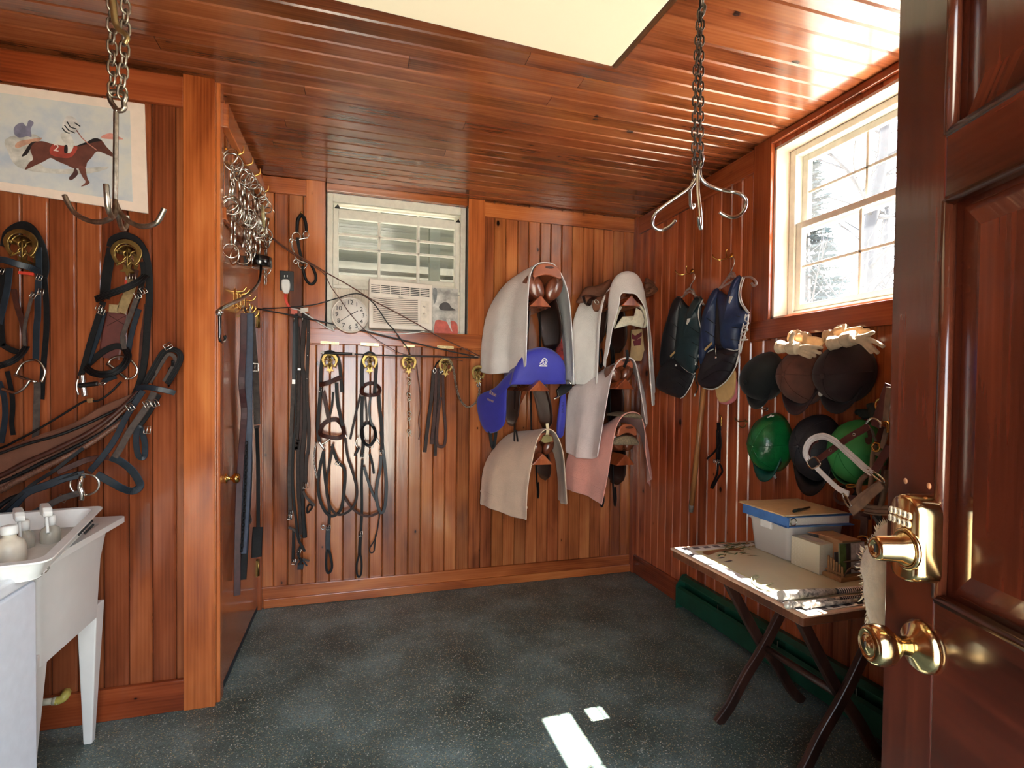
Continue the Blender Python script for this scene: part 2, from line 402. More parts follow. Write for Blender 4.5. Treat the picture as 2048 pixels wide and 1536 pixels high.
# trims -------------------------------------------------------
trim('trim_1', TRIMW, Bk(524, 368), (WB[0]-.1, YB, Bk(524, 368).z), Z*.088, -Y*.02, 1)                         # top rail, left of window
trim('trim_2', TRIMW, (WB[1]+.105, YB, 2.385), (XR, YB, 2.385), Z*.088, -Y*.02, 2)
trim('trim_3', TRIMW, (WB[0]-.055, YB, 1.50), (WB[0]-.055, YB, H), X*.105, -Y*.024, 3)                          # casing left
trim('trim_4', TRIMW, (WB[1]+.055, YB, 1.50), (WB[1]+.055, YB, H), X*.105, -Y*.024, 4)                          # casing right
trim('trim_5', TRIMW, (WB[0]-.105, YB, 1.552), (WB[1]+.105, YB, 1.552), Z*.088, -Y*.027, 5)                      # casing sill
trim('trim_6', TRIMW, (WB[0], YB+.03, H-.012), (WB[1], YB+.03, H-.012), Z*.06, -Y*.034, 6, tint=.75)
trim('trim_7', TRIMR, (XR-.012, YB-.012, 0), (XR-.012, YB-.012, H), X*.04, -Y*.04, 7)                           # inside corner strip
trim('trim_8', TRIMW, (XD+.008, YB-.012, 0), (XD+.008, YB-.012, H), X*.03, -Y*.03, 8)
trim('baseboard_back', TRIMW, (XD+.01, YB, .058), (XR, YB, .058), Z*.116, -Y*.018, 9)
trim('baseboard_back_shoe', TRIMW, (XD+.03, YB-.018, .026), (XR, YB-.018, .026), Z*.05, -Y*.014, 10)
trim('baseboard_right', TRIMR, (XR, YB, .062), (XR, 2.60, .062), Z*.124, -X*.018, 11, tint=1.15)
trim('baseboard_left', TRIMR, (XW, YL, .06), (Lf(371, 1300).x, YL, .06), Z*.12, -Y*.02, 12)
x0, x1 = Lf(370, 800).x, XD
trim('trim_9', TRIMW, ((x0+x1)/2, YL, 0), ((x0+x1)/2, YL, H), X*(x1-x0), -Y*.026, 13, tint=1.06)                # post on near-left wall
trim('trim_10', TRIMR, (XW, YL, 2.375), (x0, YL, 2.375), Z*.11, -Y*.02, 14)
trim('trim_11', TRIMW, (XD-.001, YL+.028, 0), (XD-.001, YL+.028, H), Y*.056, X*.014, 15, tint=1.08)             # door jamb
trim('trim_12', TRIMW, (XD, YL+.056, 2.345), (XD, YB-.03, 2.345), Z*.095, X*.03, 16)                            # top rail over closet
trim('trim_13', TRIMW, (XD, YL+.056, 1.955), (XD, YB-.03, 1.955), Z*.05, X*.022, 17, tint=.8)                   # head casing
trim('trim_14', TRIMR, (XR, YB-.03, 2.375), (XR, WR[1]+.11, 2.375), Z*.11, -X*.02, 18)
trim('trim_15', TRIMR, (XR, WR[1]+.055, 1.50), (XR, WR[1]+.055, H), -Y*.11, -X*.022, 19)                        # right window casing
trim('trim_16', TRIMR, (XR, WR[1]+.11, 1.552), (XR, WR[0]-.1, 1.552), Z*.09, -X*.024, 20, tint=1.1)
trim('trim_17', TRIMR, (XR, WR[1]+.003, H-.016), (XR, WR[0], H-.016), Z*.03, -X*.02, 21, tint=1.2)
trim('trim_18', TRIMR, (XR, WR[0]-.05, 1.50), (XR, WR[0]-.05, H), -Y*.1, -X*.022, 22)
# closet door -------------------------------------------------
m_slab = wood('closet_door_wood', (214, 128, 68), (184, 98, 48), (146, 68, 32), rough=.2, knots=.25)
mb = MB(); mb.hexa([(XD-.034, DY0+.002, .03), (XD+.002, DY0+.002, .03), (XD+.002, DY1-.002, .03), (XD-.034, DY1-.002, .03)], [(XD-.034, DY0+.002, DZ-.005), (XD+.002, DY0+.002, DZ-.005), (XD+.002, DY1-.002, DZ-.005), (XD-.034, DY1-.002, DZ-.005)],
          uvs=[(0, 0), (0, .01), (0, .85), (0, .84), (1.9, 0), (1.9, .01), (1.9, .85), (1.9, .84)])
d1 = struct(mb.build('door_1', m_slab, None, [BEV(.002)]))
p = Sd(452, 957, .002); mb = MB(); mb.lathe([(.02, 0), (.021, .004), (.009, .008), (.008, .022), (.019, .03), (.022, .042), (.016, .052), (.004, .055)], p, X, 20)
mb.build('door_handle', BRASS, d1)
mb = MB()
for py in (640, 1130):
    q = Sd(518, py, .003); q.y = DY1-.004
    mb.box(q+V((0, -.028, -.045)), q+V((.003, -.002, .045))); mb.tube([q+V((.004, 0, -.047)), q+V((.004, 0, .047))], .006)
mb.build('hinge', OLDBRS, d1)
mb = MB(); mb.box((XD+.002, DY0, 0), (XD-.03, DY1, .028)); struct(mb.build('trim_19', plain('threshold_strip', (44, 50, 56), .5)))
# ---------------------------------------------------------------- windows
m = N('window_glass'); m.t.nodes.remove(m.b)
tr = m.n('ShaderNodeBsdfTransparent'); gl = m.n('ShaderNodeBsdfGlossy'); gl.inputs['Roughness'].default_value = .03
fr = m.n('ShaderNodeLayerWeight'); fr.inputs[0].default_value = .5; mx = m.n('ShaderNodeMixShader')
m.l(m.val('MULTIPLY_ADD', m.val('POWER', fr.outputs['Facing'], 5), .6, .03), mx.inputs[0]); m.l(tr.outputs[0], mx.inputs[1]); m.l(gl.outputs[0], mx.inputs[2])
veil = m.n('ShaderNodeBsdfTranslucent'); veil.inputs[0].default_value = (.9, .92, .95, 1); m2 = m.n('ShaderNodeMixShader')  # translucent haze mixed into the glass, standing in for glare over the view
m.l(m.val('MULTIPLY_ADD', m.noise(m.obj(), 3, 4), .008, .006), m2.inputs[0]); m.l(mx.outputs[0], m2.inputs[1]); m.l(veil.outputs[0], m2.inputs[2]); m.l(m2.outputs[0], m.out.inputs[0])
GLASS = m.m
def frame(mb, o, xd, yd, nd, w, h, bw, t, bt=None, bb=None):
    """rectangular frame: o lower-left corner, xd/yd axes, nd thickness dir"""
    o, xd, yd, nd = V(o), V(xd), V(yd), V(nd); bt = bt or bw; bb = bb or bw
    def bx(x0, y0, x1, y1):
        q = [o+xd*x0+yd*y0, o+xd*x1+yd*y0, o+xd*x1+yd*y1, o+xd*x0+yd*y1]; mb.hexa(q, [p+nd*t for p in q])
    bx(0, 0, bw, h); bx(w-bw, 0, w, h); bx(bw, 0, w-bw, bb); bx(bw, h-bt, w-bw, h)
def muntins(mb, o, xd, yd, nd, w, h, xs, ys, bw, t):
    o, xd, yd, nd = V(o), V(xd), V(yd), V(nd)
    for x in xs:
        q = [o+xd*(x-bw/2), o+xd*(x+bw/2), o+xd*(x+bw/2)+yd*h, o+xd*(x-bw/2)+yd*h]; mb.hexa(q, [p+nd*t for p in q])
    for y in ys:
        q = [o+yd*(y-bw/2), o+xd*w+yd*(y-bw/2), o+xd*w+yd*(y+bw/2), o+yd*(y+bw/2)]; mb.hexa(q, [p+nd*(t*.92) for p in q])
# back window: lower sash raised over the air conditioner
w1 = struct(bpy.data.objects.new('window_1', None)); COL.objects.link(w1); w1.location = (WB[0], YB, WB[2])
fx0, fx1, fz0, fz1 = WB[0]+.004, WB[1]-.004, WB[2]+.004, 2.398
mb = MB(); frame(mb, (fx0, YB+.03, fz0), X, Z, Y, fx1-fx0, fz1-fz0, .032, .08, bb=.025, bt=.05); mb.build('window_frame', VINYL, w1, [BEV(.003)])
sx0, sx1, sz0, sz1 = fx0+.033, fx1-.033, 1.855, 2.315
mb = MB(); frame(mb, (sx0, YB+.045, sz0), X, Z, Y, sx1-sx0, sz1-sz0, .03, .03, bt=.055, bb=.045)
gx0, gw, gh = sx0+.03, sx1-sx0-.06, sz1-sz0-.1
muntins(mb, (gx0, YB+.052, sz0+.045), X, Z, Y, gw, gh, [gw*.335, gw*.672], [gh*.52, gh*.745], .016, .012); mb.build('raised_sash', VINYL, w1, [BEV(.003)])
mb = MB(); frame(mb, (sx0, YB+.085, sz0+.05), X, Z, Y, sx1-sx0, fz1-sz0-.08, .03, .022)
muntins(mb, (sx0+.03, YB+.09, sz0+.08), X, Z, Y, gw, .4, [gw*.335, gw*.672], [], .016, .01); mb.build('upper_sash', VINYL, w1, [BEV(.003)])
mb = MB(); mb.box((gx0, YB+.062, sz0+.045), (gx0+gw, YB+.065, sz1-.05)); mb.box((gx0, YB+.1, sz0+.08), (gx0+gw, YB+.103, fz1-.05)); mb.build('pane', GLASS, w1)
mb = MB(); mb.box((fx0+.03, YB+.04, fz0+.02), (fx1-.03, YB+.085, sz0))
mb.build('filler_panel', CREAM, w1)
mb = MB(); zf = sz0-.01
for i in range(11): mb.box((sx0+.012+i*.0165, YB+.028, fz0+.03), (sx0+.021+i*.0165, YB+.042, zf))
mb.build('accordion_panel', CREAM, w1, [BEV(.003)])
mb = MB(); mb.box((sx0, YB+.026, zf-.002), (sx1, YB+.05, zf+.02)); mb.build('sash_stop', VINYL, w1, [BEV(.003)])
mb = MB()
for q in ((sx0+.008, sz1+.004), (sx1-.03, sz1-.01)): mb.prism([(q[0], YB+.04, q[1]), (q[0]+.03, YB+.04, q[1]), (q[0]+.018, YB+.04, q[1]+.02)], Y*.02)
mb.build('tilt_latch', BLKPL, w1)
# right window: double hung
w2 = struct(bpy.data.objects.new('window_2', None)); COL.objects.link(w2); w2.location = (XR, WR[1], WR[2])
LIN = plain('jamb_liner', (222, 205, 186), .45, var=.12, sc=8)
mb = MB(); mb.box((XR, WR[1]-.012, WR[2]), (XR+.16, WR[1], WR[3])); mb.box((XR, WR[0], WR[3]-.012), (XR+.16, WR[1], WR[3])); mb.box((XR, WR[0], WR[2]), (XR+.16, WR[1], WR[2]+.008)); mb.box((XR, WR[0], WR[2]), (XR+.16, WR[0]+.012, WR[3]))
mb.build('jamb_liner', LIN, w2)
wy1, wy0, wz0, wz1 = WR[1]-.014, WR[0]+.014, WR[2]+.01, WR[3]-.014
mb = MB(); frame(mb, (XR+0.075, wy1, wz0), -Y, Z, X, wy1-wy0, wz1-wz0, .032, .07, bb=.022, bt=.03); mb.build('window_frame', VINYL, w2, [BEV(.003)])
zm = 2.015; ww_ = wy1-wy0-.066; sw = ww_
mb = MB(); frame(mb, (XR+0.085, wy1-.033, wz0+.022), -Y, Z, X, sw, zm-wz0, .03, .028, bt=.03, bb=.03)
muntins(mb, (XR+0.092, wy1-.063, wz0+.05), -Y, Z, X, sw-.06, zm-wz0-.06, [(sw-.06)*k for k in (.27, .52, .76)], [(zm-wz0-.06)*.5], .014, .01); mb.build('lower_sash', VINYL, w2, [BEV(.003)])
mb = MB(); frame(mb, (XR+0.115, wy1-.033, zm-.02), -Y, Z, X, sw, wz1-zm-.01, .03, .026, bt=.03, bb=.034)
muntins(mb, (XR+0.120, wy1-.063, zm+.02), -Y, Z, X, sw-.06, wz1-zm-.07, [(sw-.06)*k for k in (.27, .52, .76)], [(wz1-zm-.07)*.48], .014, .01); mb.build('upper_sash', VINYL, w2, [BEV(.003)])
mb = MB(); mb.box((XR+0.097, wy0+.035, wz0+.03), (XR+0.100, wy1-.035, zm)); mb.box((XR+0.125, wy0+.035, zm-.01), (XR+0.128, wy1-.035, wz1-.015)); mb.build('pane', GLASS, w2)
# ---------------------------------------------------------------- front door leaf, open into the room
DV = V((.339, .941, 0)).normalized(); DN = V((-DV.y, DV.x, 0))       # along leaf (hinge -> free edge), face towards camera
DE = Dp(1779.5, 795, .75); DE = V((DE.x, DE.y, 0)); HG = DE-DV*.86
def dpt(s_, z, n_=0): q = DE-DV*s_+DN*n_; return V((q.x, q.y, z))     # s_ from free edge
def Dr(x, y, o=0):
    """picture point on the door face"""
    d = ray(x, y); k = (DE+DN*o-EYE).dot(DN)/d.dot(DN); return EYE+d*k
d2 = struct(bpy.data.objects.new('door_2', None)); COL.objects.link(d2); d2.location = HG
def slab(mb, s0, s1, z0, z1, n0, n1, uvo=0, tint=1, horiz=False):
    q = [dpt(s0, z0, n0), dpt(s1, z0, n0), dpt(s1, z1, n0), dpt(s0, z1, n0)]; h_ = [dpt(s0, z0, n1), dpt(s1, z0, n1), dpt(s1, z1, n1), dpt(s0, z1, n1)]
    uu = [(s0, z0), (s1, z0), (s1, z1), (s0, z1)]; uv = [((a, b) if horiz else (b, a)) for a, b in uu]; uv = [(a+uvo, b+uvo*1.7) for a, b in uv]
    mb.hexa(q, h_, uvs=uv*2, col=(tint,)*3)
zr = [.06, .32, .90, 1.07, 1.455, 1.57, 2.02]
sA = (Dr(1879, 795)-Dr(1779.5, 795)).length
def zat(x, y): return Dr(x, y).z
zk0, zk1 = zat(1879, 1203), zat(1875, 408)      # lower / upper edge of the middle panel
zk2 = zat(1880, 275)                            # bottom of the top panel
mb = MB(); slab(mb, 0, sA, .01, 2.03, -.04, 0, 3, 1.05); mb.build('stile', MAHOG, d2, [BEV(.002)])
mb = MB(); slab(mb, .86-sA, .86, .01, 2.03, -.04, 0, 9, 1.0); mb.build('stile', MAHOG, d2, [BEV(.002)])
zb0 = zk0-.34
for i, (a, b) in enumerate(((.01, .25), (zb0+.08, zk0), (zk1, zk2), (1.93, 2.03))):
    mb = MB(); slab(mb, sA, .86-sA, a, b, -.04, 0, 20+i*3, 1.0, True); mb.build('rail', MAHOG, d2, [BEV(.002)])
for i, (a, b) in enumerate(((.25, zb0+.08), (zk0, zk1), (zk2, 1.93))):
    mb = MB(); slab(mb, sA, .86-sA, a, b, -.032, -.014, 31+i*4, .95); mb.build('panel', MAHOG, d2)
    mb = MB(); s0, s1 = sA+.03, .86-sA-.03     # raised field with sloped margin
    lo = [dpt(sA+.012, a+.012, -.014), dpt(.86-sA-.012, a+.012, -.014), dpt(.86-sA-.012, b-.012, -.014), dpt(sA+.012, b-.012, -.014)]
    hi = [dpt(s0+.02, a+.045, -.004), dpt(s1-.02, a+.045, -.004), dpt(s1-.02, b-.045, -.004), dpt(s0+.02, b-.045, -.004)]
    uv = [(a, sA), (a, .86-sA), (b, .86-sA), (b, sA)]; mb.hexa(lo, hi, uvs=[(u_+50+i*5, v_+9) for u_, v_ in uv*2]); mb.build('raised_field', MAHOG, d2, [BEV(.002)])
    mb = MB()                                   # bead moulding round the opening
    for p_, q_ in (((sA, a), (.86-sA, a)), ((.86-sA, a), (.86-sA, b)), ((.86-sA, b), (sA, b)), ((sA, b), (sA, a))):
        k_ = .006; mb.tube([dpt(p_[0], p_[1], -.006), dpt(q_[0], q_[1], -.006)], .008, 8, uvs=None)
    mb.build('bead', plain('dark_bead', (66, 30, 18), .2, coat=.5), d2)
# ---------------------------------------------------------------- green baseboard heater
GRN = plain('green_enamel', (22, 74, 54), .35, var=.15, sc=10)
t = thing('baseboard_heater', 'dark green metal baseboard heater along the floor below the table', 'heater', (XR-.03, 1.2, 0))
hy0, hy1 = YF+.1, 2.59
def ext(mb, prof, y0, y1):
    lo = [V((x, y0, z)) for x, z in prof]; mb.prism(lo, Y*(y1-y0))
mb = MB(); ext(mb, [(XR-.002, .01), (XR-.002, .185), (XR-.028, .185), (XR-.05, .168), (XR-.05, .16), (XR-.03, .168), (XR-.014, .172), (XR-.014, .01)], hy0, hy1); mb.build('back_panel', GRN, t)
mb = MB(); ext(mb, [(XR-.062, .028), (XR-.066, .03), (XR-.066, .118), (XR-.05, .128), (XR-.048, .125), (XR-.062, .115)], hy0, hy1); mb.build('front_cover', GRN, t)
mb = MB(); ext(mb, [(XR-.072, .0), (XR-.002, .0), (XR-.002, .19), (XR-.03, .19), (XR-.072, .13)], hy1, hy1+.006); mb.build('end_cap', GRN, t)
mb = MB(); mb.tube([(XR-.033, hy0, .075), (XR-.033, hy1, .075)], .011)
for i in range(120): yy = hy0+.02+i*(hy1-hy0-.04)/119; mb.box((XR-.055, yy, .045), (XR-.016, yy+.0006, .108))
mb.build('heating_element', plain('heater_fins', (30, 32, 32), .4, .6), t)
for yy in (hy0+.3, hy0+.75, hy0+1.2, hy0+1.62, hy0+2.0, hy0+2.4): mb = MB(); mb.box((XR-.056, yy, .11), (XR-.014, yy+.004, .155)); mb.build('bracket', STEEL, t)
# ---------------------------------------------------------------- ceiling light
m = N('light_diffuser'); m.set(Base_Color=lin((226, 214, 186)), Roughness=.4, Emission_Color=lin((255, 236, 196)), Emission_Strength=.2); DIFF = m.m
t = thing('ceiling_light', 'large cream fluorescent panel light on the plank ceiling', 'light', (.36, 1.2, H-.06))
a, b = Zp(640, 0, 2.365), Zp(1219, 126, 2.365); a = V((-.12, 1.595, 0)); b = V((.835, 1.632, 0)); dx = (b-a).normalized(); dy = V((dx.y, -dx.x, 0))
q = [V((b.x, b.y, 2.38)), V((b.x, b.y, 2.38))-dx*1.22, V((b.x, b.y, 2.38))-dx*1.22+dy*.62, V((b.x, b.y, 2.38))+dy*.62]
c = sum(q, V())/4
mb = MB(); mb.prism([c+(p-c)*1.0 for p in q], Z*.052); mb.build('housing', WHITEP, t)
mb = MB(); mb.prism([c+(p-c)*.995+Z*.0 for p in q], -Z*.014); mb.build('diffuser', DIFF, t, [BEV(.006, 3)])
mb = MB(); mb.prism([b+V((.002, 0, 2.366)), b+V((.016, 0, 2.366)), b+dy*.62+V((.016, 0, 2.366)), b+dy*.62+V((.002, 0, 2.366))], Z*.06); mb.build('side_rail', plain('dark_bronze_trim', (96, 62, 38), .3, .4), t)
# ================================================================ NEAR-LEFT WALL
def zt(ox, oy, s): return lambda x, y, *o: (ox+x/s, oy+y/s)+o
def mp(t, pts): return [t(*p) for p in pts]
# ---- horse print
t = thing('art_print', 'unframed white-bordered print of a galloping brown racehorse on the near-left wall', 'picture', Lf(200, 320))
c = [Lf(290, 210, .004), Lf(297, 428, .004)]
q = [c[0]+V((-.8, 0, -.002)), c[0], c[1], c[1]+V((-.8, 0, .06))]
mb = MB(); mb.prism(q[::-1], -Y*.008); mb.build('board', plain('print_board', (226, 206, 190), .5, var=.03), t, [BEV(.001)])
m = N('painted_sky'); n1 = m.noise(m.obj(), 5, 5, .6); n2 = m.noise(m.obj(), 14, 4)
m.l(m.ramp(m.val('ADD', m.val('MULTIPLY', n1, .75), m.val('MULTIPLY', n2, .25)), (.36, lin((168, 176, 188))), (.5, lin((196, 195, 190))), (.62, lin((206, 198, 182)))), m.b.inputs['Base Color']); m.set(Roughness=.4)
zz = zt(0, 170, 5.69); L6 = lambda pts, off: [Lf(*zz(x, y), off) for x, y in pts]
mb = MB(); e = L6([(1480, 295), (1510, 1330)], .0125); mb.prism([e[0]+V((-.76, 0, 0)), e[0], e[1], e[1]+V((-.76, 0, .05))][::-1], -Y*.0006); mb.build('picture', m.m, t)
paint = lambda n, c: plain(n, c, .5, var=.25, sc=25)
def pic(name, pts, col, lv=0, tube=0):
    mb = MB(); o = .0135+lv*.0004
    if tube: mb.tube([Lf(*zz(*p), o) for p in pts], tube, 5)
    else: mb.prism(px(Lf, [zz(*p) for p in pts], o, 3, True)[::-1], -Y*.0003)
    return mb.build(name, paint('paint_'+name, col), t)
pic('dust', [(60, 620), (260, 560), (460, 600), (460, 900), (700, 960), (1240, 930), (1000, 1010), (500, 1000), (200, 930), (90, 760)], (184, 180, 172), 0)
pic('grandstand', [(1160, 580), (1250, 548), (1330, 578), (1400, 620), (1180, 610)], (196, 132, 120), 1)
pic('distant_horse', [(170, 690), (220, 640), (330, 620), (480, 600), (420, 650), (300, 680), (200, 720)], (184, 140, 118), 1)
pic('distant_jockey', [(160, 490), (200, 445), (260, 430), (300, 470), (330, 400), (385, 430), (350, 500), (360, 590), (310, 585), (220, 600), (165, 560)], (120, 118, 138), 2)
pic('tail', [(425, 645), (350, 658), (290, 740), (245, 815), (310, 790), (345, 730), (400, 690)], (34, 28, 28), 2)
pic('far_foreleg', [(855, 940), (890, 1000), (860, 1050), (805, 1085), (785, 1055), (830, 1000)], (70, 42, 40), 2)
pic('horse', [(425, 645), (490, 640), (560, 660), (700, 695), (880, 690), (985, 662), (1095, 622), (1165, 640), (1210, 700), (1290, 785), (1278, 816), (1200, 785), (1105, 755), (1040, 830), (992, 880), (975, 938), (900, 950), (830, 945), (760, 912), (640, 862), (575, 830), (500, 870), (400, 915), (300, 962), (288, 950), (335, 880), (372, 852), (370, 810), (345, 740), (370, 680)], (94, 52, 42), 3)
pic('foreleg', [(890, 930), (965, 935), (985, 1020), (1002, 1080), (1022, 1108), (990, 1138), (920, 1155), (975, 1105), (935, 1040)], (104, 60, 50), 4)
pic('mane', [(870, 692), (985, 648), (1080, 604), (1165, 632), (1100, 645), (1000, 672), (900, 695)], (30, 26, 28), 4)
pic('saddlecloth', [(595, 680), (720, 690), (880, 698), (830, 805), (740, 832), (575, 790)], (158, 62, 50), 4)
pic('breeches', [(690, 555), (780, 545), (830, 620), (840, 690), (800, 770), (750, 760), (760, 680), (715, 640)], (204, 200, 192), 5)
pic('boot', [(735, 690), (768, 690), (768, 770), (732, 770)], (28, 24, 26), 6)
pic('jockey', [(765, 350), (850, 375), (905, 460), (880, 530), (800, 555), (740, 520), (705, 490), (720, 420)], (196, 190, 186), 5)
for a in ([(710, 490), (740, 530), (790, 552)], [(735, 460), (780, 515), (850, 545)], [(765, 420), (800, 480), (870, 500)], [(850, 430), (890, 455), (910, 470)]): pic('sleeve_stripe', a, (24, 28, 34), 6, .0022)
pic('rein', [(870, 515), (930, 600), (1000, 665), (1100, 740)], (186, 118, 104), 6, .0018)
text('2', .036, Lf(*zz(640, 718), .016), X*.98-Z*.1, Z, paint('paint_number', (232, 214, 206)), 'number', t, .0002)
# ---- brass horseshoe bridle brackets
def bridle_bracket(fn, cx, cy, label, group=None, R=.043, out=.085):
    """cx, cy picture position of the horseshoe's centre"""
    c = fn(cx, cy, out); ax = X; t = thing('bridle_bracket', label, 'bracket', V((c.x, YB if fn is Bk else YL, c.z)), group)
    mb = MB(); pts = []
    for i in range(25):
        a = radians(-52+284*i/24); k = 1.0 if sin(a) > -.2 else 1.0
        pts.append((cos(a)*R*(.98 if sin(a) > 0 else .94), sin(a)*R*(1.08 if sin(a) < 0 else 1)))
    vs = []
    for i, (x, z) in enumerate(pts):
        w = .0155 if 3 < i < 21 else .012; l = sqrt(x*x+z*z); ux, uz = x/l, z/l
        for d_, y in ((-w/2, 0), (-w/2, .007), (w/2, .007), (w/2, 0)): vs.append((c.x+x+ux*d_, c.y+y-.004, c.z+z+uz*d_))
    fs = [(i*4+j, i*4+(j+1) % 4, i*4+4+(j+1) % 4, i*4+4+j) for i in range(24) for j in range(4)]+[(0, 1, 2, 3), (99, 98, 97, 96)]
    mb.add(vs, fs); mb.build('horseshoe', OLDBRS, t, [BEV(.0015)])
    mb = MB(); a0 = [V((c.x+cos(radians(a))*R*.72, 0, c.z+sin(radians(a))*R*.72)) for a in range(0, 181, 15)]
    rows = [[V((p.x, c.y+.004+(out-.008)*k/4, p.z+.008*k/4)) for p in a0] for k in range(5)]; mb.grid(rows); mb.build('cradle', OLDBRS, t, [SOL(.003)])
    yw = c.y+.006; mb = MB()
    mb.tube([(c.x, yw, c.z-R*1.25), (c.x, yw, c.z+R*.6)], .0035)
    mb.ring((c.x, yw, c.z), Y, .011, .003)
    for s in (-1, 1):
        mb.tube(cr([(c.x+s*.01, yw, c.z+.004), (c.x+s*.026, yw, c.z+.012), (c.x+s*R*.85, yw, c.z+.006)]), .0032)
        mb.tube(cr([(c.x+s*.004, yw, c.z-R*.5), (c.x+s*.02, yw, c.z-R*.8), (c.x+s*.034, yw, c.z-R*.98)]), .0036)
        mb.tube(cr([(c.x, yw, c.z-.008), (c.x+s*.012, yw, c.z-.024), (c.x, yw, c.z-.042)]), .0028)
    st = [];
    for i in range(10): r_ = .024 if i % 2 == 0 else .011; a = -pi/2+i*pi/5; st.append(V((c.x+cos(a)*r_, yw+.004, c.z-R*1.32+sin(a)*r_)))
    mb.prism(st[::-1], -Y*.006); mb.build('star_plate', OLDBRS, t)
    mb = MB(); yb = YB if fn is Bk else YL
    mb.tube([(c.x, yb-.001, c.z-R*1.3), (c.x, yw, c.z-R*1.3)], .008); mb.tube([(c.x, yb-.001, c.z+R*.35), (c.x, yw, c.z+R*.35)], .008); mb.box((c.x-.005, yb-.006, c.z-R*1.3), (c.x+.005, yb-.001, c.z+R*.35))
    mb.build('wall_stem', OLDBRS, t)
    return t
bridle_bracket(Lf, 42, 488, 'brass horseshoe bridle bracket nearest the left picture edge below the print')
bridle_bracket(Lf, 253, 507, 'brass horseshoe bridle bracket right of the steel grapple hook on the near-left wall')
# ---- tack built from traced straps
def tack(name, label, cat, loc, fn, parts, nrm=None, group=None):
    """parts: (part name, kind, points, size, material, default offset)"""
    t = thing(name, label, cat, loc, group); nn = nrm or (-X if fn is Rt else (X if fn is Sd else -Y))
    for pn, kind, pts, w, mat, off in parts:
        if kind == 'b' and len(pts) > 1:
            for q_ in pts: tack_part(t, pn, kind, [q_], w, mat, off, fn, nn)
        else: tack_part(t, pn, kind, pts, w, mat, off, fn, nn)
    return t
def tack_part(t, pn, kind, pts, w, mat, off, fn, nn):
    if True:
        mb = MB(); closed = kind.endswith('o'); kd = kind.rstrip('o')
        P = px(fn, pts, off, 6, closed)
        if kd == 's': mb.strap(P, w, .0045, nn, closed)
        elif kd == 'd':                            # raised double-edged strap
            mb.strap(P, w, .005, nn, closed); W_ = w*.36
            for sg in (-1, 0, 1):
                Q = []
                for i, p in enumerate(P):
                    a, b = P[i-1] if (i or closed) else p, P[(i+1) % len(P)] if (i < len(P)-1 or closed) else p
                    sd = (b-a).cross(V(nn)).normalized(); Q.append(p+sd*W_*sg+V(nn)*.003)
                mb.tube(Q, w*.1, 6, closed)
        elif kd == 't': mb.tube(P, w, 7, closed)
        elif kd == 'c': mb.chain(P, w, w*.55, w*.13)
        elif kd == 'b':                            # buckle: rectangle ring at point(s)
            for p in pts:
                c_ = fn(p[0], p[1], off); a, b = V(nn).orthogonal().normalized(), None; a = Z; b = a.cross(V(nn)).normalized()
                an = radians(p[2] if len(p) > 2 else 0); a, b = a*cos(an)+b*sin(an), b*cos(an)-a*sin(an)
                h, v = w*.5, w*.62; mb.tube([c_+b*h+a*v, c_+b*h-a*v, c_-b*h-a*v, c_-b*h+a*v], w*.1, 6, True); mb.tube([c_+a*v, c_-a*v*.9+V(nn)*.002], w*.08, 6)
        mb.build(pn, mat, t)
z1 = zt(0, 420, 4.0425); z2_ = zt(0, 680, 3.84)
S = 's'; BL = BLKLEA
NAVY = plain('blue_sheen_leather', (24, 33, 42), .42, var=.25, sc=40, spec=.35)
GREYL = plain('worn_grey_leather', (70, 60, 55), .55, var=.25, sc=50, spec=.25)
REDTAG = plain('red_tag', (206, 58, 40), .6, var=.05)
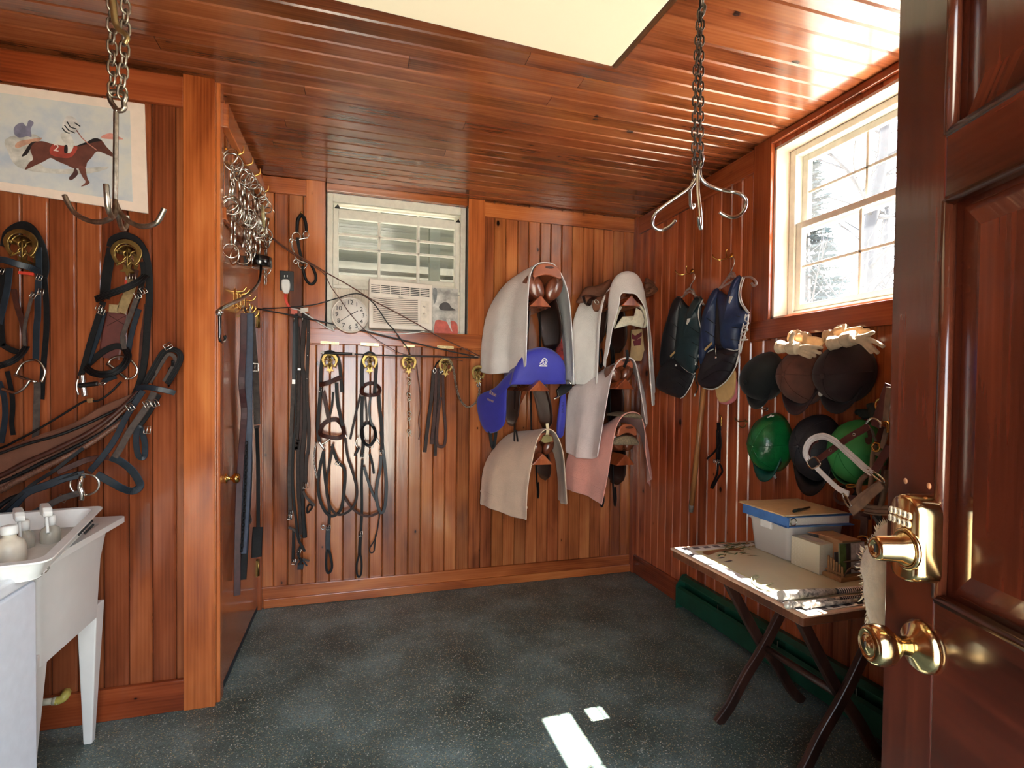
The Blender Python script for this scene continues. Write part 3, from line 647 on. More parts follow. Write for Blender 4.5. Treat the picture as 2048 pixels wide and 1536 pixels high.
tack('bridle', 'black leather bridle with a D-ring bit nearest the left picture edge', 'bridle', Lf(42, 470), Lf, [
    ('crownpiece', S, mp(z1, [(40, 300, .05), (70, 190, .06), (165, 128, .06), (240, 145, .06), (300, 230, .06), (345, 340, .05), (358, 470, .04), (345, 540, .04)]), .03, BL, .06),
    ('cheekpiece', S, mp(z1, [(312, 300), (315, 520), (308, 660), (305, 860), (295, 960), (292, 1080), (290, 1215)]), .02, NAVY, .055),
    ('throatlatch', S, mp(z1, [(345, 420), (365, 620), (376, 820), (372, 1020), (352, 1250), (335, 1530)]), .018, BL, .035),
    ('browband', S, mp(z1, [(-120, 420, .1), (0, 402, .115), (60, 412, .12), (150, 440, .115), (240, 465, .1), (310, 500, .07)]), .022, NAVY, .1),
    ('inner_cheekpiece', S, mp(z1, [(78, 470), (62, 620), (30, 770), (-10, 920)]), .02, NAVY, .06),
    ('inner_strap', S, mp(z1, [(20, 470), (18, 700), (10, 950), (25, 1100)]), .018, BL, .04),
    ('flash_strap', S, mp(z1, [(110, 640), (140, 780), (178, 900), (198, 1010), (200, 1090)]), .018, BRNLEA, .04),
    ('thin_strap', S, mp(z1, [(265, 660), (232, 800), (208, 900), (196, 1000), (202, 1110)]), .010, GREYL, .06),
    ('noseband', 'd', mp(z1, [(-90, 1290, .1), (0, 1258, .12), (80, 1232, .12), (160, 1180, .1), (215, 1105, .07)]), .021, BL, .1),
    ('noseband_back', S, mp(z1, [(-60, 1040), (20, 1090), (90, 1130), (150, 1150)]), .02, BL, .04),
    ('bit', 't', mp(z1, [(125, 1338), (150, 1285), (185, 1238), (240, 1215), (302, 1216), (345, 1262), (364, 1320), (335, 1392)]), .0042, STEEL, .06),
    ('bit_bar', 't', mp(z1, [(118, 1332), (295, 1392)]), .0055, STEEL, .062),
    ('mouthpiece', 't', mp(z1, [(238, 1375), (210, 1420), (165, 1460), (120, 1478), (60, 1460), (15, 1446)]), .0055, STEEL, .065),
    ('rein', S, mp(z1, [(300, 1392), (302, 1450), (298, 1560), (296, 1640), (292, 1760), (284, 1880), (282, 1960)]), .021, GREYL, .05),
    ('rein', S, mp(z2_, [(-10, 320), (30, 430), (40, 560), (28, 680), (8, 790)]), .018, NAVY, .05),
    ('rein', S, mp(z2_, [(55, 240), (85, 380), (98, 500), (90, 640), (102, 730)]), .015, BL, .035),
    ('buckle', 'b', mp(z1, [(318, 545, 20), (268, 690, 30), (330, 660, 10), (8, 490, 20)]), .016, STEEL, .066),
    ('price_tag', S, mp(z1, [(150, 506), (215, 512), (275, 520)]), .011, REDTAG, .03)])
tack('bridle', 'black bridle with three-ridged browband and D-ring bit on the bracket under the grapple hook', 'bridle', Lf(253, 490), Lf, [
    ('crownpiece', S, mp(z1, [(890, 300, .06), (915, 235, .06), (1010, 205, .06), (1105, 245, .06), (1168, 335, .06), (1195, 450, .055), (1207, 600, .05), (1205, 760, .045), (1192, 900, .04), (1182, 1080, .04), (1165, 1240, .035), (1130, 1400, .03), (1080, 1520, .025)]), .024, BL, .05),
    ('rein', S, mp(z1, [(1185, 760), (1172, 900), (1150, 1060), (1140, 1240), (1125, 1330)]), .017, BRNLEA, .03),
    ('headstall', S, mp(z1, [(905, 310), (882, 420), (858, 560), (845, 720)]), .032, BL, .05),
    ('headstall_strap', S, mp(z1, [(1150, 420), (1160, 520), (1120, 700), (1075, 810)]), .018, BL, .06),
    ('browband', 'd', mp(z1, [(775, 722, .09), (850, 692, .115), (950, 655, .12), (1050, 615, .115), (1130, 570, .1), (1180, 528, .07)]), .024, BL, .11),
    ('cheekpiece', S, mp(z1, [(835, 740), (800, 850), (765, 960), (722, 1100), (682, 1250), (650, 1345)]), .02, BL, .06),
    ('cheekpiece', S, mp(z1, [(1108, 700), (1058, 840), (1012, 960), (990, 1040), (1008, 1125)]), .016, GREYL, .07),
    ('inner_cheekpiece', S, mp(z1, [(842, 830), (806, 980), (762, 1110), (715, 1240)]), .014, NAVY, .05),
    ('cheek_strap', S, mp(z1, [(1125, 800), (1092, 900), (1062, 1010), (1042, 1120), (1034, 1190)]), .018, NAVY, .06),
    ('noseband', 'd', mp(z1, [(690, 1270, .09), (750, 1315, .12), (830, 1330, .135), (920, 1312, .135), (1000, 1258, .12), (1036, 1180, .09), (1010, 1122, .06)]), .025, BL, .11),
    ('noseband_back', S, mp(z1, [(1010, 1120), (945, 1100), (860, 1130), (770, 1195), (695, 1265)]), .022, BL, .04),
    ('bit', 't', mp(z1, [(868, 1248), (900, 1205), (965, 1182), (1040, 1200), (1090, 1250), (1110, 1290), (1100, 1330), (1065, 1358), (1030, 1366)]), .0042, STEEL, .06),
    ('bit_bar', 't', mp(z1, [(866, 1242), (945, 1300), (1028, 1368)]), .0062, STEEL, .064),
    ('bit', 't', mp(z1, [(632, 1365), (622, 1400), (622, 1450), (636, 1495)]), .004, STEEL, .06),
    ('bit_bar', 't', mp(z1, [(660, 1330), (670, 1420), (684, 1508)]), .0085, STEEL, .062),
    ('mouthpiece', 't', mp(z1, [(640, 1420), (700, 1414), (790, 1404)]), .0088, BLKPL, .075),
    ('bit_link', 'to', mp(z1, [(800, 1404), (825, 1392), (852, 1400), (828, 1414)]), .0028, STEEL, .075),
    ('curb_strap', S, mp(z1, [(830, 1395), (880, 1365), (940, 1345)]), .016, NAVY, .06),
    ('buckle', 'b', mp(z1, [(1160, 650, -30), (1115, 690, -25), (800, 790, 20), (822, 820, 20), (1072, 540, 0)]), .018, STEEL, .075)])
tack('girth', 'brown padded girth with tan elastic hanging behind the ridged black bridle', 'girth', Lf(258, 560), Lf, [
    ('leather_panel', S, mp(z1, [(950, 835), (938, 900), (912, 1010), (898, 1090), (880, 1200)]), .068, plain('oxblood_leather', (84, 36, 30), .5, var=.15), .025),
    ('elastic', S, mp(z1, [(1072, 540), (1052, 640), (1010, 740), (975, 830)]), .033, plain('tan_elastic', (136, 112, 74), .8, var=.15, sc=90), .03),
    ('elastic', S, mp(z1, [(925, 765), (922, 830)]), .034, plain('tan_webbing', (150, 126, 88), .8, var=.15, sc=90), .03),
    ('billet', S, mp(z1, [(1088, 480), (1075, 520), (1065, 560)]), .03, BRNLEA, .03),
    ('stitching', 't', mp(z1, [(880, 850), (1010, 930)]), .001, BRNLEA, .0285), ('stitching', 't', mp(z1, [(1015, 855), (868, 935)]), .001, BRNLEA, .0285),
    ('tag', S, mp(z1, [(1018, 568), (1018, 600)]), .008, REDTAG, .034)])
tack('rein', 'thin round black rein with a tan stopper running down to the left', 'rein', Lf(170, 800), Lf, [
    ('cord', 't', mp(z2_, [(930, 320), (840, 410), (750, 466), (650, 470), (500, 560), (300, 680), (150, 760), (-40, 846), (-600, 1020)]), .0038, BL, .06),
    ('stopper', 't', mp(z2_, [(675, 466), (715, 462)]), .009, plain('tan_stopper', (140, 100, 62), .6), .06)])
o3 = [.03, .05, .08, .11, .14, .17, .2, .23, .26]
def wd(t, pts): return [t(x, y, o) for x, y, o in pts]
t = tack('bridle', 'black bridle stretched diagonally from a peg towards the white basket', 'bridle', Lf(335, 700), Lf, [
    ('crownpiece', 'd', wd(z2_, [(1110, 340, .1), (1180, 215, .1), (1250, 100, .1), (1310, 72, .1), (1372, 92, .1), (1385, 150, .1), (1345, 240, .1), (1285, 340, .1)]), .02, BL, .1),
    ('head_strap', S, wd(z2_, [(1150, 330, .09), (1235, 190, .09), (1290, 112, .09), (1340, 130, .09), (1335, 190, .09), (1260, 320, .09)]), .014, GREYL, .09),
    ('browband', S, wd(z2_, [(1050, 372, .11), (1120, 362, .13), (1200, 374, .14), (1290, 392, .13), (1345, 408, .12)]), .02, NAVY, .12),
    ('cheekpiece', S, wd(z2_, [(1100, 390, .12), (1020, 510, .13), (960, 610, .14), (905, 720, .15), (845, 820, .16), (760, 930, .17), (690, 1010, .17)]), .02, NAVY, .12),
    ('cheekpiece', S, wd(z2_, [(1185, 400, .12), (1120, 520, .13), (1050, 620, .14), (985, 720, .15), (930, 820, .15), (880, 900, .15)]), .022, GREYL, .12),
    ('throatlatch', S, wd(z2_, [(1225, 420, .12), (1160, 540, .12), (1090, 640, .12), (1020, 720, .13)]), .015, BL, .12),
    ('keeper_loop', 'so', wd(z2_, [(1058, 680, .13), (1045, 780, .13), (1060, 880, .13), (1090, 905, .12), (1112, 880, .11), (1112, 790, .11), (1085, 690, .12)]), .02, NAVY, .12),
    ('noseband', S, wd(z2_, [(850, 900, .15), (930, 935, .13), (1010, 1000, .11), (1062, 1075, .1), (1074, 1125, .1), (1020, 1160, .12), (940, 1140, .15), (850, 1090, .17), (740, 1030, .18)]), .027, NAVY, .14),
    ('noseband_back', S, wd(z2_, [(840, 900, .15), (690, 915, .15), (560, 965, .16), (440, 1015, .17)]), .02, BRNLEA, .15),
    ('rein', S, wd(z2_, [(650, 1030, .18), (500, 1060, .19), (360, 1115, .2), (200, 1175, .21), (95, 1290, .22), (10, 1410, .23), (-60, 1520, .24)]), .026, NAVY, .2),
    ('rein', S, wd(z2_, [(640, 830, .16), (420, 1000, .19), (250, 1110, .2), (120, 1220, .22), (-10, 1330, .23), (-300, 1460, .24)]), .012, BL, .2),
    ('rein', 't', wd(z2_, [(600, 1020, .18), (420, 1090, .19), (250, 1160, .2), (60, 1230, .21), (-60, 1330, .22)]), .008, BL, .2),
    ('rein', S, wd(z2_, [(610, 1175, .18), (470, 1218, .19), (350, 1282, .2), (240, 1335, .21), (100, 1378, .22), (-20, 1420, .23), (-300, 1500, .24)]), .021, GREYL, .2),
    ('bit', 'to', wd(z2_, [(650+112*cos(a*pi/8), 1108+82*sin(a*pi/8), .18) for a in range(16)]), .0042, STEEL, .18),
    ('mouthpiece', 't', wd(z2_, [(625, 1050, .18), (615, 1090, .19), (612, 1130, .19), (630, 1180, .19), (625, 1230, .19)]), .008, STEEL, .18),
    ('buckle', 'b', mp(z2_, [(1000, 515, -30), (1130, 490, -25), (1190, 485, -25), (1130, 690, 5), (1290, 48, 60), (480, 1215, -60)]), .02, STEEL, .155)])
t = thing('leather_girth', 'wide brown leather girth slung diagonally below the bridles', 'girth', Lf(200, 830, .1))
GB = plain('girth_leather', (98, 62, 46), .5, var=.2, sc=12, bump=.1)
mb = MB(); P = px(Lf, wd(z2_, [(1075, 400, .07), (960, 480, .09), (820, 570, .1), (600, 735, .12), (300, 870, .14), (60, 965, .15), (-260, 1090, .16), (-620, 1200, .16)]))
n_ = len(P); mb.strap(P, [.012+.11*min(1, i/(n_-1)*1.9) for i in range(n_)], .006, (0, -1, .35)); mb.build('body', GB, t)
for nm, pts, r_, mt in (('piping', [(1190, 250, .09), (1010, 462, .11), (760, 600, .12), (480, 720, .14), (200, 800, .15), (-30, 880, .16), (-600, 1060, .16)], .005, BL), ('rolled_edge', [(1120, 330, .09), (960, 500, .11), (720, 690, .13), (430, 840, .15), (180, 950, .16), (-40, 1060, .17), (-600, 1240, .18)], .009, BRNLEA),
                        ('laced_edge', [(960, 610, .12), (700, 790, .14), (480, 910, .16), (280, 1010, .17), (100, 1100, .18), (-40, 1170, .18), (-600, 1330, .19)], .009, GB), ('laced_edge', [(1000, 540, .11), (800, 700, .13), (560, 830, .15), (330, 940, .16), (-30, 1110, .17), (-600, 1290, .18)], .006, BL)):
    mb = MB(); P = px(Lf, wd(z2_, pts)); mb.tube(P, r_, 8)
    if nm == 'laced_edge':
        Q = res(P, 60)
        for i in range(1, 59): tg = (Q[i+1]-Q[i-1]).normalized(); mb.ring(Q[i], (tg+V((.3, 0, .3))).normalized(), r_*1.08, .0017, 8, 5)
    mb.build(nm, mt, t)
t = thing('coat_peg', 'small dark iron peg behind the top of the diagonal bridle', 'hook', Lf(345, 735)); mb = MB()
mb.tube(cr([Lf(345, 740, 0), Lf(345, 735, .06), Lf(346, 728, .1), Lf(346, 722, .11)]), .006); mb.build('peg', BLKPL, t)
mb = MB(); mb.lathe([(.014, 0), (.014, .004), (.006, .006)], Lf(345, 740, 0), -Y, 14); mb.build('rose', BLKPL, t)
# ---- steel grapple hooks on chains
D1 = 1.3
def hp(pts, k=6): return cr([Dp(x, y, d) for x, y, d in pts], k)
t = thing('grapple_hook', 'galvanised four-pronged tack hook on a doubled chain in front of the print', 'hook', Dp(235, 430, D1))
mb = MB(); mb.tube(hp([(236, 224, D1), (222, 203, D1), (219, 190, D1), (226, 183, D1), (239, 184, D1), (251, 192, D1), (248, 205, D1), (249, 215, D1), (243, 221, D1), (233, 222, D1), (232, 240, D1), (231, 330, D1), (230, 425, D1)]), .0062); mb.build('shank', DULLST, t)
for pts in ([(230, 405, 1.3), (226, 432, 1.3), (205, 443, 1.31), (180, 442, 1.32), (152, 428, 1.33), (138, 410, 1.33), (129, 391, 1.33)], [(231, 405, 1.3), (240, 425, 1.3), (258, 443, 1.29), (285, 453, 1.28), (311, 447, 1.27), (323, 430, 1.27), (329, 417, 1.27)],
            [(230, 400, 1.3), (230, 425, 1.28), (224, 433, 1.26), (217, 420, 1.23), (214, 395, 1.22), (212, 369, 1.22)], [(231, 405, 1.3), (236, 430, 1.32), (241, 450, 1.35), (247, 458, 1.38), (254, 448, 1.4), (254, 431, 1.4)]):
    mb = MB(); mb.tube(hp(pts), .0062); mb.build('prong', DULLST, t)
ceil1 = Dp(238, 0, D1); ceil1.z = H
mb = MB(); mb.chain([Dp(226, 190, D1), Dp(224, 80, D1), V((Dp(226, 0, D1).x, ceil1.y, H-.03))], .036, .02, .0031); mb.chain([Dp(244, 196, D1), Dp(251, 60, D1), V((Dp(250, 0, D1).x, ceil1.y, H-.03))], .036, .02, .0031)
mb.build('chain', DULLST, t)
mb = MB(); mb.tube(hp([(222, -40, D1-.015), (226, 10, D1-.015), (233, 52, D1-.015), (247, 66, D1-.015), (255, 76, D1-.015), (250, 88, D1-.015)]), [.008]*12+[.007]*6+[.006]*13); mb.build('snap_hook', plain('brass_plated_steel', (176, 152, 104), .3, .9, .2, 30), t)
mb = MB(); mb.ring(ceil1-Z*.02, Y, .018, .004); mb.lathe([(.02, 0), (.02, .004)], ceil1, -Z, 14); mb.build('ceiling_eye', DULLST, t)
zw = zt(1260, 0, 3.136)
t = thing('grapple_hook', 'bright wire four-armed tack hook on a dark twisted chain before the right corner', 'hook', Dp(1397, 345, D1))
JW = lambda pts: hp([zw(x, y)+(d,) for x, y, d in pts])
for pts in ([(428, 1060, 1.3), (420, 1110, 1.3), (375, 1180, 1.3), (270, 1255, 1.31), (165, 1335, 1.32), (140, 1390, 1.32), (155, 1428, 1.32), (200, 1443, 1.32), (250, 1420, 1.32), (286, 1382, 1.32)],
            [(436, 1060, 1.3), (445, 1115, 1.3), (480, 1155, 1.3), (560, 1188, 1.29), (640, 1202, 1.29), (700, 1222, 1.28), (728, 1262, 1.28), (715, 1320, 1.28), (670, 1358, 1.28), (612, 1358, 1.28), (560, 1330, 1.28)],
            [(428, 1060, 1.3), (425, 1180, 1.26), (440, 1330, 1.22), (444, 1430, 1.2), (434, 1405, 1.19), (430, 1362, 1.18)], [(425, 1060, 1.3), (405, 1120, 1.31), (380, 1180, 1.35), (378, 1270, 1.38), (386, 1305, 1.4), (400, 1295, 1.42), (403, 1276, 1.42)]):
    mb = MB(); mb.tube(JW(pts), .0042); mb.build('prong', STEEL, t)
c2 = Dp(1402, 0, D1); c2.z = H; DKCH = plain('dark_chain', (72, 62, 54), .38, .9, .3, 60)
mb = MB()
for s in (-1, 1): mb.chain([Dp(*zw(442+s*6, 85), D1), Dp(*zw(430+s*14, 400), D1+.004*s), Dp(*zw(424+s*18, 800), D1), Dp(*zw(422+s*18, 1030), D1), Dp(*zw(418+s*6, 1090), D1)], .026, .013, .0022)
mb.build('chain', DKCH, t)
mb = MB(); p0 = Dp(*zw(448, 70), D1); mb.tube([V((p0.x, p0.y, H)), p0+Z*.01], .006); mb.ring(p0, X, .013, .004); mb.lathe([(.022, 0), (.02, .005)], V((p0.x, p0.y, H)), -Z, 14); mb.build('hanger_rod', DKCH, t)
mb = MB(); mb.tube(JW([(452, 960, 1.3), (455, 1000, 1.3), (440, 1045, 1.3), (425, 1085, 1.3), (400, 1095, 1.3), (395, 1050, 1.3)]), .004); mb.build('hook_link', STEEL, t)
# ---- utility sink, washer, basket
t = thing('utility_sink', 'white plastic laundry sink on tapered legs against the near-left wall', 'sink', (-1.08, 1.93, 0))
sx0, sx1, sy0, sy1, sz = -1.38, -.80, 1.70, 2.21, .785
def rr(x0, y0, x1, y1, z, r=.04, k=5):
    o = []
    for cx, cy, a0 in ((x1-r, y1-r, 0), (x0+r, y1-r, 90), (x0+r, y0+r, 180), (x1-r, y0+r, 270)):
        for i in range(k+1): a = radians(a0+90*i/k); o.append(V((cx+r*cos(a), cy+r*sin(a), z)))
    return o
def loft(mb, rings, cap0=True, cap1=True, **k):
    m = len(rings[0]); vs = [p for r_ in rings for p in r_]; fs = [(i*m+j, i*m+(j+1) % m, (i+1)*m+(j+1) % m, (i+1)*m+j) for i in range(len(rings)-1) for j in range(m)]
    if cap0: fs.append(list(range(m))[::-1])
    if cap1: fs.append([(len(rings)-1)*m+j for j in range(m)])
    k.setdefault('smooth', True); return mb.add(vs, fs, **k)
mb = MB(); loft(mb, [rr(sx0+.065, sy0+.065, sx1-.052, sy1-.085, .46, .02), rr(sx0+.05, sy0+.05, sx1-.046, sy1-.07, .66, .02), rr(sx0+.035, sy0+.035, sx1-.036, sy1-.055, .745, .02), rr(sx0, sy0, sx1, sy1-.0, .765, .02), rr(sx0, sy0, sx1, sy1, sz, .02), rr(sx0+.03, sy0+.03, sx1-.035, sy1-.09, sz, .04), rr(sx0+.06, sy0+.06, sx1-.06, sy1-.12, .70, .05), rr(sx0+.1, sy0+.1, sx1-.1, sy1-.15, .50, .05)], True, True)
SINKP = plain('sink_plastic', (222, 219, 214), .45, var=.05, sc=5); mb.build('tub', SINKP, t, [('EDGE_SPLIT', dict(split_angle=.7))])
for lx, ly in ((sx1-.052, sy1-.04), (sx0+.06, sy1-.04), (sx1-.052, sy0+.06), (sx0+.06, sy0+.06)):
    dx = -1 if lx > -1.08 else 1; dy = -1 if ly > 1.95 else 1; ix = dx*.03
    a = .06; b_ = .026; lo = [(lx+ix, ly, 0), (lx+ix+dx*b_, ly, 0), (lx+ix+dx*b_, ly+dy*b_, 0), (lx+ix, ly+dy*b_, 0)]; hi = [(lx, ly, .5), (lx+dx*a, ly, .5), (lx+dx*a, ly+dy*a, .5), (lx, ly+dy*a, .5)]
    mb = MB(); mb.hexa(lo, hi); mb.build('leg', SINKP, t, [BEV(.004)])
t = thing('washing_machine', 'white top-loading washer at the lower left picture edge beside the sink', 'washer', (-1.2, 1.3, 0))
mb = MB(); mb.box((-1.50, .98, .02), (-.805, 1.665, .745)); mb.build('cabinet', plain('white_enamel', (226, 230, 238), .25, var=.03), t, [BEV(.008, 3)])
mb = MB(); mb.box((-1.51, .97, .75), (-.80, 1.672, .785)); mb.build('lid_top', plain('white_enamel_top', (230, 232, 236), .25, var=.03), t, [BEV(.008, 3)])
mb = MB()
for a in ((-1.45, 1.03), (-.86, 1.03), (-1.45, 1.6), (-.86, 1.6)): mb.lathe([(.02, 0), (.02, .03)], (a[0], a[1], 0), Z, 12)
mb.build('foot', BLKPL, t)
# basket: rim from traced corners on its own height
bz = .862; p0, p1, p2 = Zp(204, 1012, bz), Zp(72, 1110, bz), Zp(120, 982, bz)
ey = (p1-p0).normalized(); ex = V((ey.y, -ey.x, 0));  ex = ex if ex.x < 0 else -ex
t = thing('basket', 'white perforated plastic basket of bottles sitting in the sink', 'basket', p0)
bl, bw = .48, .30
def bq(u, v, z): q = p0+ey*u+ex*v; return V((q.x, q.y, z-.07*max(0, u)))
def brr(i, z, r=.03, k=4):
    o = []
    for cu, cv, a0 in ((i+r, i+r, 180), (bl-i-r, i+r, 270), (bl-i-r, bw-i-r, 0), (i+r, bw-i-r, 90)):
        for j in range(k+1): a = radians(a0+90*j/k); o.append(bq(cu+r*cos(a), cv+r*sin(a), z))
    return o
TRP = plain('frosted_tub', (206, 202, 192), .35, var=.05)
mb = MB(); loft(mb, [brr(.03, bz-.056), brr(.012, bz-.008), brr(-.006, bz-.004), brr(-.006, bz), brr(.016, bz), brr(.022, bz-.012), brr(.036, bz-.050)], False, True); loft(mb, [brr(.03, bz-.056), brr(.028, bz-.057)], True, False); mb.build('tray', WHITEP, t, [('EDGE_SPLIT', dict(split_angle=.8))])
mb = MB()
for r_ in range(3):
    for i in range(9 if r_ < 2 else 6):
        c_ = bq(.05+i*.016+r_*.006, .02-.003-r_*.004, bz-.02-r_*.011); mb.ball(c_, .0036, .0036, .0042, 8)
mb.build('hole', BLKPL, t); t.children[-1]['kind'] = 'stuff'
mb = MB(); loft(mb, [brr(.05, bz-.0495), brr(.05, bz-.046)], True, True); mb.build('inner_tray', TRP, t)
def bottle(label, u, v, z0, h, r, body, cap, tilt=(0, 0), spray=False, group=None):
    b = bq(u, v, z0); t = thing('bottle', label, 'bottle', b, group); ax = V((tilt[0], tilt[1], 1)).normalized(); mb = MB()
    mb.lathe([(r*.92, 0), (r, .01), (r, h*.6), (r*.85, h*.74), (r*.42, h*.84), (r*.4, h*.9)], b, ax, 20); mb.build('body', body, t)
    mb = MB(); tp = b+ax*h*.9
    if not spray: mb.lathe([(r*.5, 0), (r*.52, .004), (r*.5, .022), (r*.3, .024)], tp, ax, 20); mb.build('cap', WHITEP, t)
    else:
        mb.lathe([(r*.55, -.004), (r*.55, .02), (r*.4, .026)], tp, ax, 16); mb.build('collar', WHITEP, t); mb = MB(); a = tp+ax*.024; d = ey*.9-ex*.35+Z*.05
        mb.prism([a-d*.022+ax*0, a+d*.062+ax*.004, a+d*.066+ax*.018, a+d*.05+ax*.03, a-d*.03+ax*.034, a-d*.042+ax*.016], ex*.022); mb.build('trigger_head', WHITEP, t, [BEV(.004)])
        mb = MB(); mb.tube(cr([a+d*.03+ex*.011, a+d*.046-ax*.02+ex*.011, a+d*.058-ax*.042+ex*.011]), [.004]*13, 6); mb.build('trigger', WHITEP, t)
    return t
BTL = plain('milky_bottle', (206, 196, 176), .4, var=.08)
CLR = N('clear_plastic').set(Base_Color=lin((214, 208, 192)), Roughness=.15, Transmission_Weight=.6, IOR=1.3).m
bottle('short milky bottle with a white screw cap in the basket', .33, .12, bz-.07, .11, .034, BTL, WHITEP)
bottle('spray bottle with white trigger head nearest the basket rim', .18, .08, bz-.07, .085, .024, CLR, WHITEP, spray=True)
bottle('spray bottle with half-hidden white head behind the other sprayer', .21, .13, bz-.07, .085, .024, CLR, WHITEP, spray=True)
t = thing('scrub_brush', 'red handled tool lying at the near end of the basket', 'brush', bq(.36, .06, bz-.06)); mb = MB(); mb.tube([bq(.42, .12, bz-.055), bq(.34, .06, bz-.05), bq(.28, .03, bz-.05)], [.008, .007, .002]); mb.build('handle', plain('red_plastic', (164, 52, 34), .4), t)
t = thing('plastic_bag', 'crumpled clear bag at the near end of the basket', 'bag', bq(.4, .05, bz-.06)); mb = MB(); R = random.Random(4)
for i in range(9): mb.ball(bq(.36+R.random()*.06, .04+R.random()*.05, bz-.062+R.random()*.012), .018, .016, .012, 8)
mb.build('film', CLR, t)
t = thing('sponge', 'white scraper leaning inside the far side of the basket', 'scraper', bq(.16, .24, bz-.05)); mb = MB(); q = [bq(.1, .26, bz+.004), bq(.24, .285, bz-.01), bq(.24, .26, bz-.05), bq(.1, .23, bz-.045)]; mb.prism(q, Z*.006); mb.build('blade', WHITEP, t, [BEV(.002)])
# ---- pvc pipe stub
t = thing('drain_pipe', 'stubby white pvc pipe above the skirting beside the sink leg', 'pipe', Lf(105, 1402, .03)); mb = MB()
mb.tube([Lf(70, 1406, .035), Lf(112, 1402, .035)], .012); mb.tube([Lf(106, 1402, .035), Lf(118, 1401, .035)], .015); mb.build('pipe', plain('old_pvc', (220, 214, 186), .4, var=.1), t)
mb = MB(); mb.tube(cr([Lf(112, 1402, .035), Lf(124, 1398, .035), Lf(131, 1390, .028), Lf(133, 1384, 0)]), .015); mb.build('elbow', plain('yellowed_pvc', (206, 190, 96), .4, var=.2), t)
# ================================================================ BACK WALL
zA = zt(540, 370, 4.388); zB = zt(580, 680, 3.0725); zR = zt(560, 620, 5.49); zR2 = zt(560, 880, 5.49)
def quad(mb, fn, tr_, x0, y0, x1, y1, off, th, y0b=None, y1b=None):
    """slab from picture corners: left edge y0..y1, right edge y0b..y1b"""
    y0b = y0 if y0b is None else y0b; y1b = y1 if y1b is None else y1b
    q = [fn(*tr_(x0, y1), off), fn(*tr_(x1, y1b), off), fn(*tr_(x1, y0b), off), fn(*tr_(x0, y0), off)]
    mb.prism(q, -Y*th); return q
# ---- air conditioner
ACP = plain('ac_plastic', (228, 216, 202), .42, var=.03)
t = thing('air_conditioner', 'cream window air conditioner fitted under the raised sash', 'air conditioner', Bk(800, 660))
mb = MB(); q = quad(mb, Bk, zA, 866, 832, 1416, 1262, .0, .05, 890, 1288); mb.v = [(x, y if y < YB-.01 else YB+.12, z) for x, y, z in mb.v]; mb.build('case', ACP, t, [BEV(.006, 3)])
of = .0505; mb = MB(); quad(mb, Bk, zA, 884, 868, 1402, 945, of, .0012, 912, 988); mb.build('vent_recess', plain('dark_vent', (28, 24, 22), .6), t)
mb = MB()
for i in range(6):
    a = i/5; y = 868+a*77; quad(mb, Bk, zA, 884, y-4.5, 1402, y+4.5, of+.001, .004, y+40, y+47)
for i in range(7):
    x = 884+i*86.3; sh = (x-884)/518*43; quad(mb, Bk, zA, x-3.5, 864+sh, x+3.5, 950+sh, of+.001, .0042)
mb.build('vent_grille', ACP, t)
mb = MB(); quad(mb, Bk, zA, 908, 980, 1296, 1204, of, .0012, 1006, 1236); mb.build('louver_recess', bpy.data.materials['dark_vent'], t)
for i in range(14):
    a = i/13; y = 982+a*216; mb = MB()
    P = [Bk(*zA(905+k*98.5, y+k*6.6+7*sin(k/4*pi)*(1+.3*a)), of+.006) for k in range(5)]; mb.strap(cr(P, 3), .0092, .004, (0, -1, .5)); mb.build('louver', ACP, t)
mb = MB(); quad(mb, Bk, zA, 1320, 1015, 1398, 1210, of, .003, 1022, 1220); mb.build('control_panel', plain('control_panel_plastic', (220, 208, 190), .5), t)
mb = MB()
for y in (1065, 1130): mb.lathe([(.006, 0), (.005, .006), (.001, .007)], Bk(*zA(1356, y), of+.003), -Y, 14)
mb.build('dial', ACP, t)
text('Haier', .014, Bk(*zA(1146, 985), of+.002), X-Z*.04, Z, BLKINK, 'lettering', t, .0003)
# ---- wall clock
t = thing('wall_clock', 'round white clock with black numerals leaning on the window sill left of the air conditioner', 'clock', Bk(700, 660, .04))
c = Bk(*zA(703, 1142), .055); R_ = .104; nrm = V((0, -1, .08)).normalized()
mb = MB(); mb.lathe([(R_, -.03), (R_, .004), (R_*.985, .009), (R_*.945, .009), (R_*.93, .002), (.001, .002)], c, nrm, 48); mb.build('case', plain('clock_case', (226, 214, 202), .4, var=.03), t)
mb = MB(); mb.lathe([(R_*.93, .002), (R_*.93, .003), (.001, .003)], c, nrm, 48); mb.build('dial', plain('clock_dial', (238, 230, 220), .5, var=.02), t)
up = nrm.cross(X)*-1; up = up if up.z > 0 else -up
for h_ in range(1, 13):
    a = radians(90-30*h_); text(str(h_), .036, c+X*cos(a)*R_*.7+up*sin(a)*R_*.7+nrm*.0035, X, up, BLKINK, 'numeral', t, .0002)
for i in range(60):
    if i % 5 == 0: continue
mb = MB()
for i in range(60):
    a = 2*pi*i/60; p = c+X*cos(a)*R_*.88+up*sin(a)*R_*.88+nrm*.0035; mb.ball(p, .0011 if i % 5 else .0018, seg=6)
mb.build('minute_track', BLKINK, t); t.children[-1]['kind'] = 'stuff'
def hand(nm, dx, dy, L_, w):
    d = (X*dx+up*dy).normalized(); mb = MB(); mb.strap([c-d*L_*.2+nrm*.005, c+d*L_+nrm*.005], w, .001, nrm); mb.build(nm, BLKINK, t)
hand('hour_hand', 62, 38, .05, .004); hand('minute_hand', -88, -62, .077, .003)
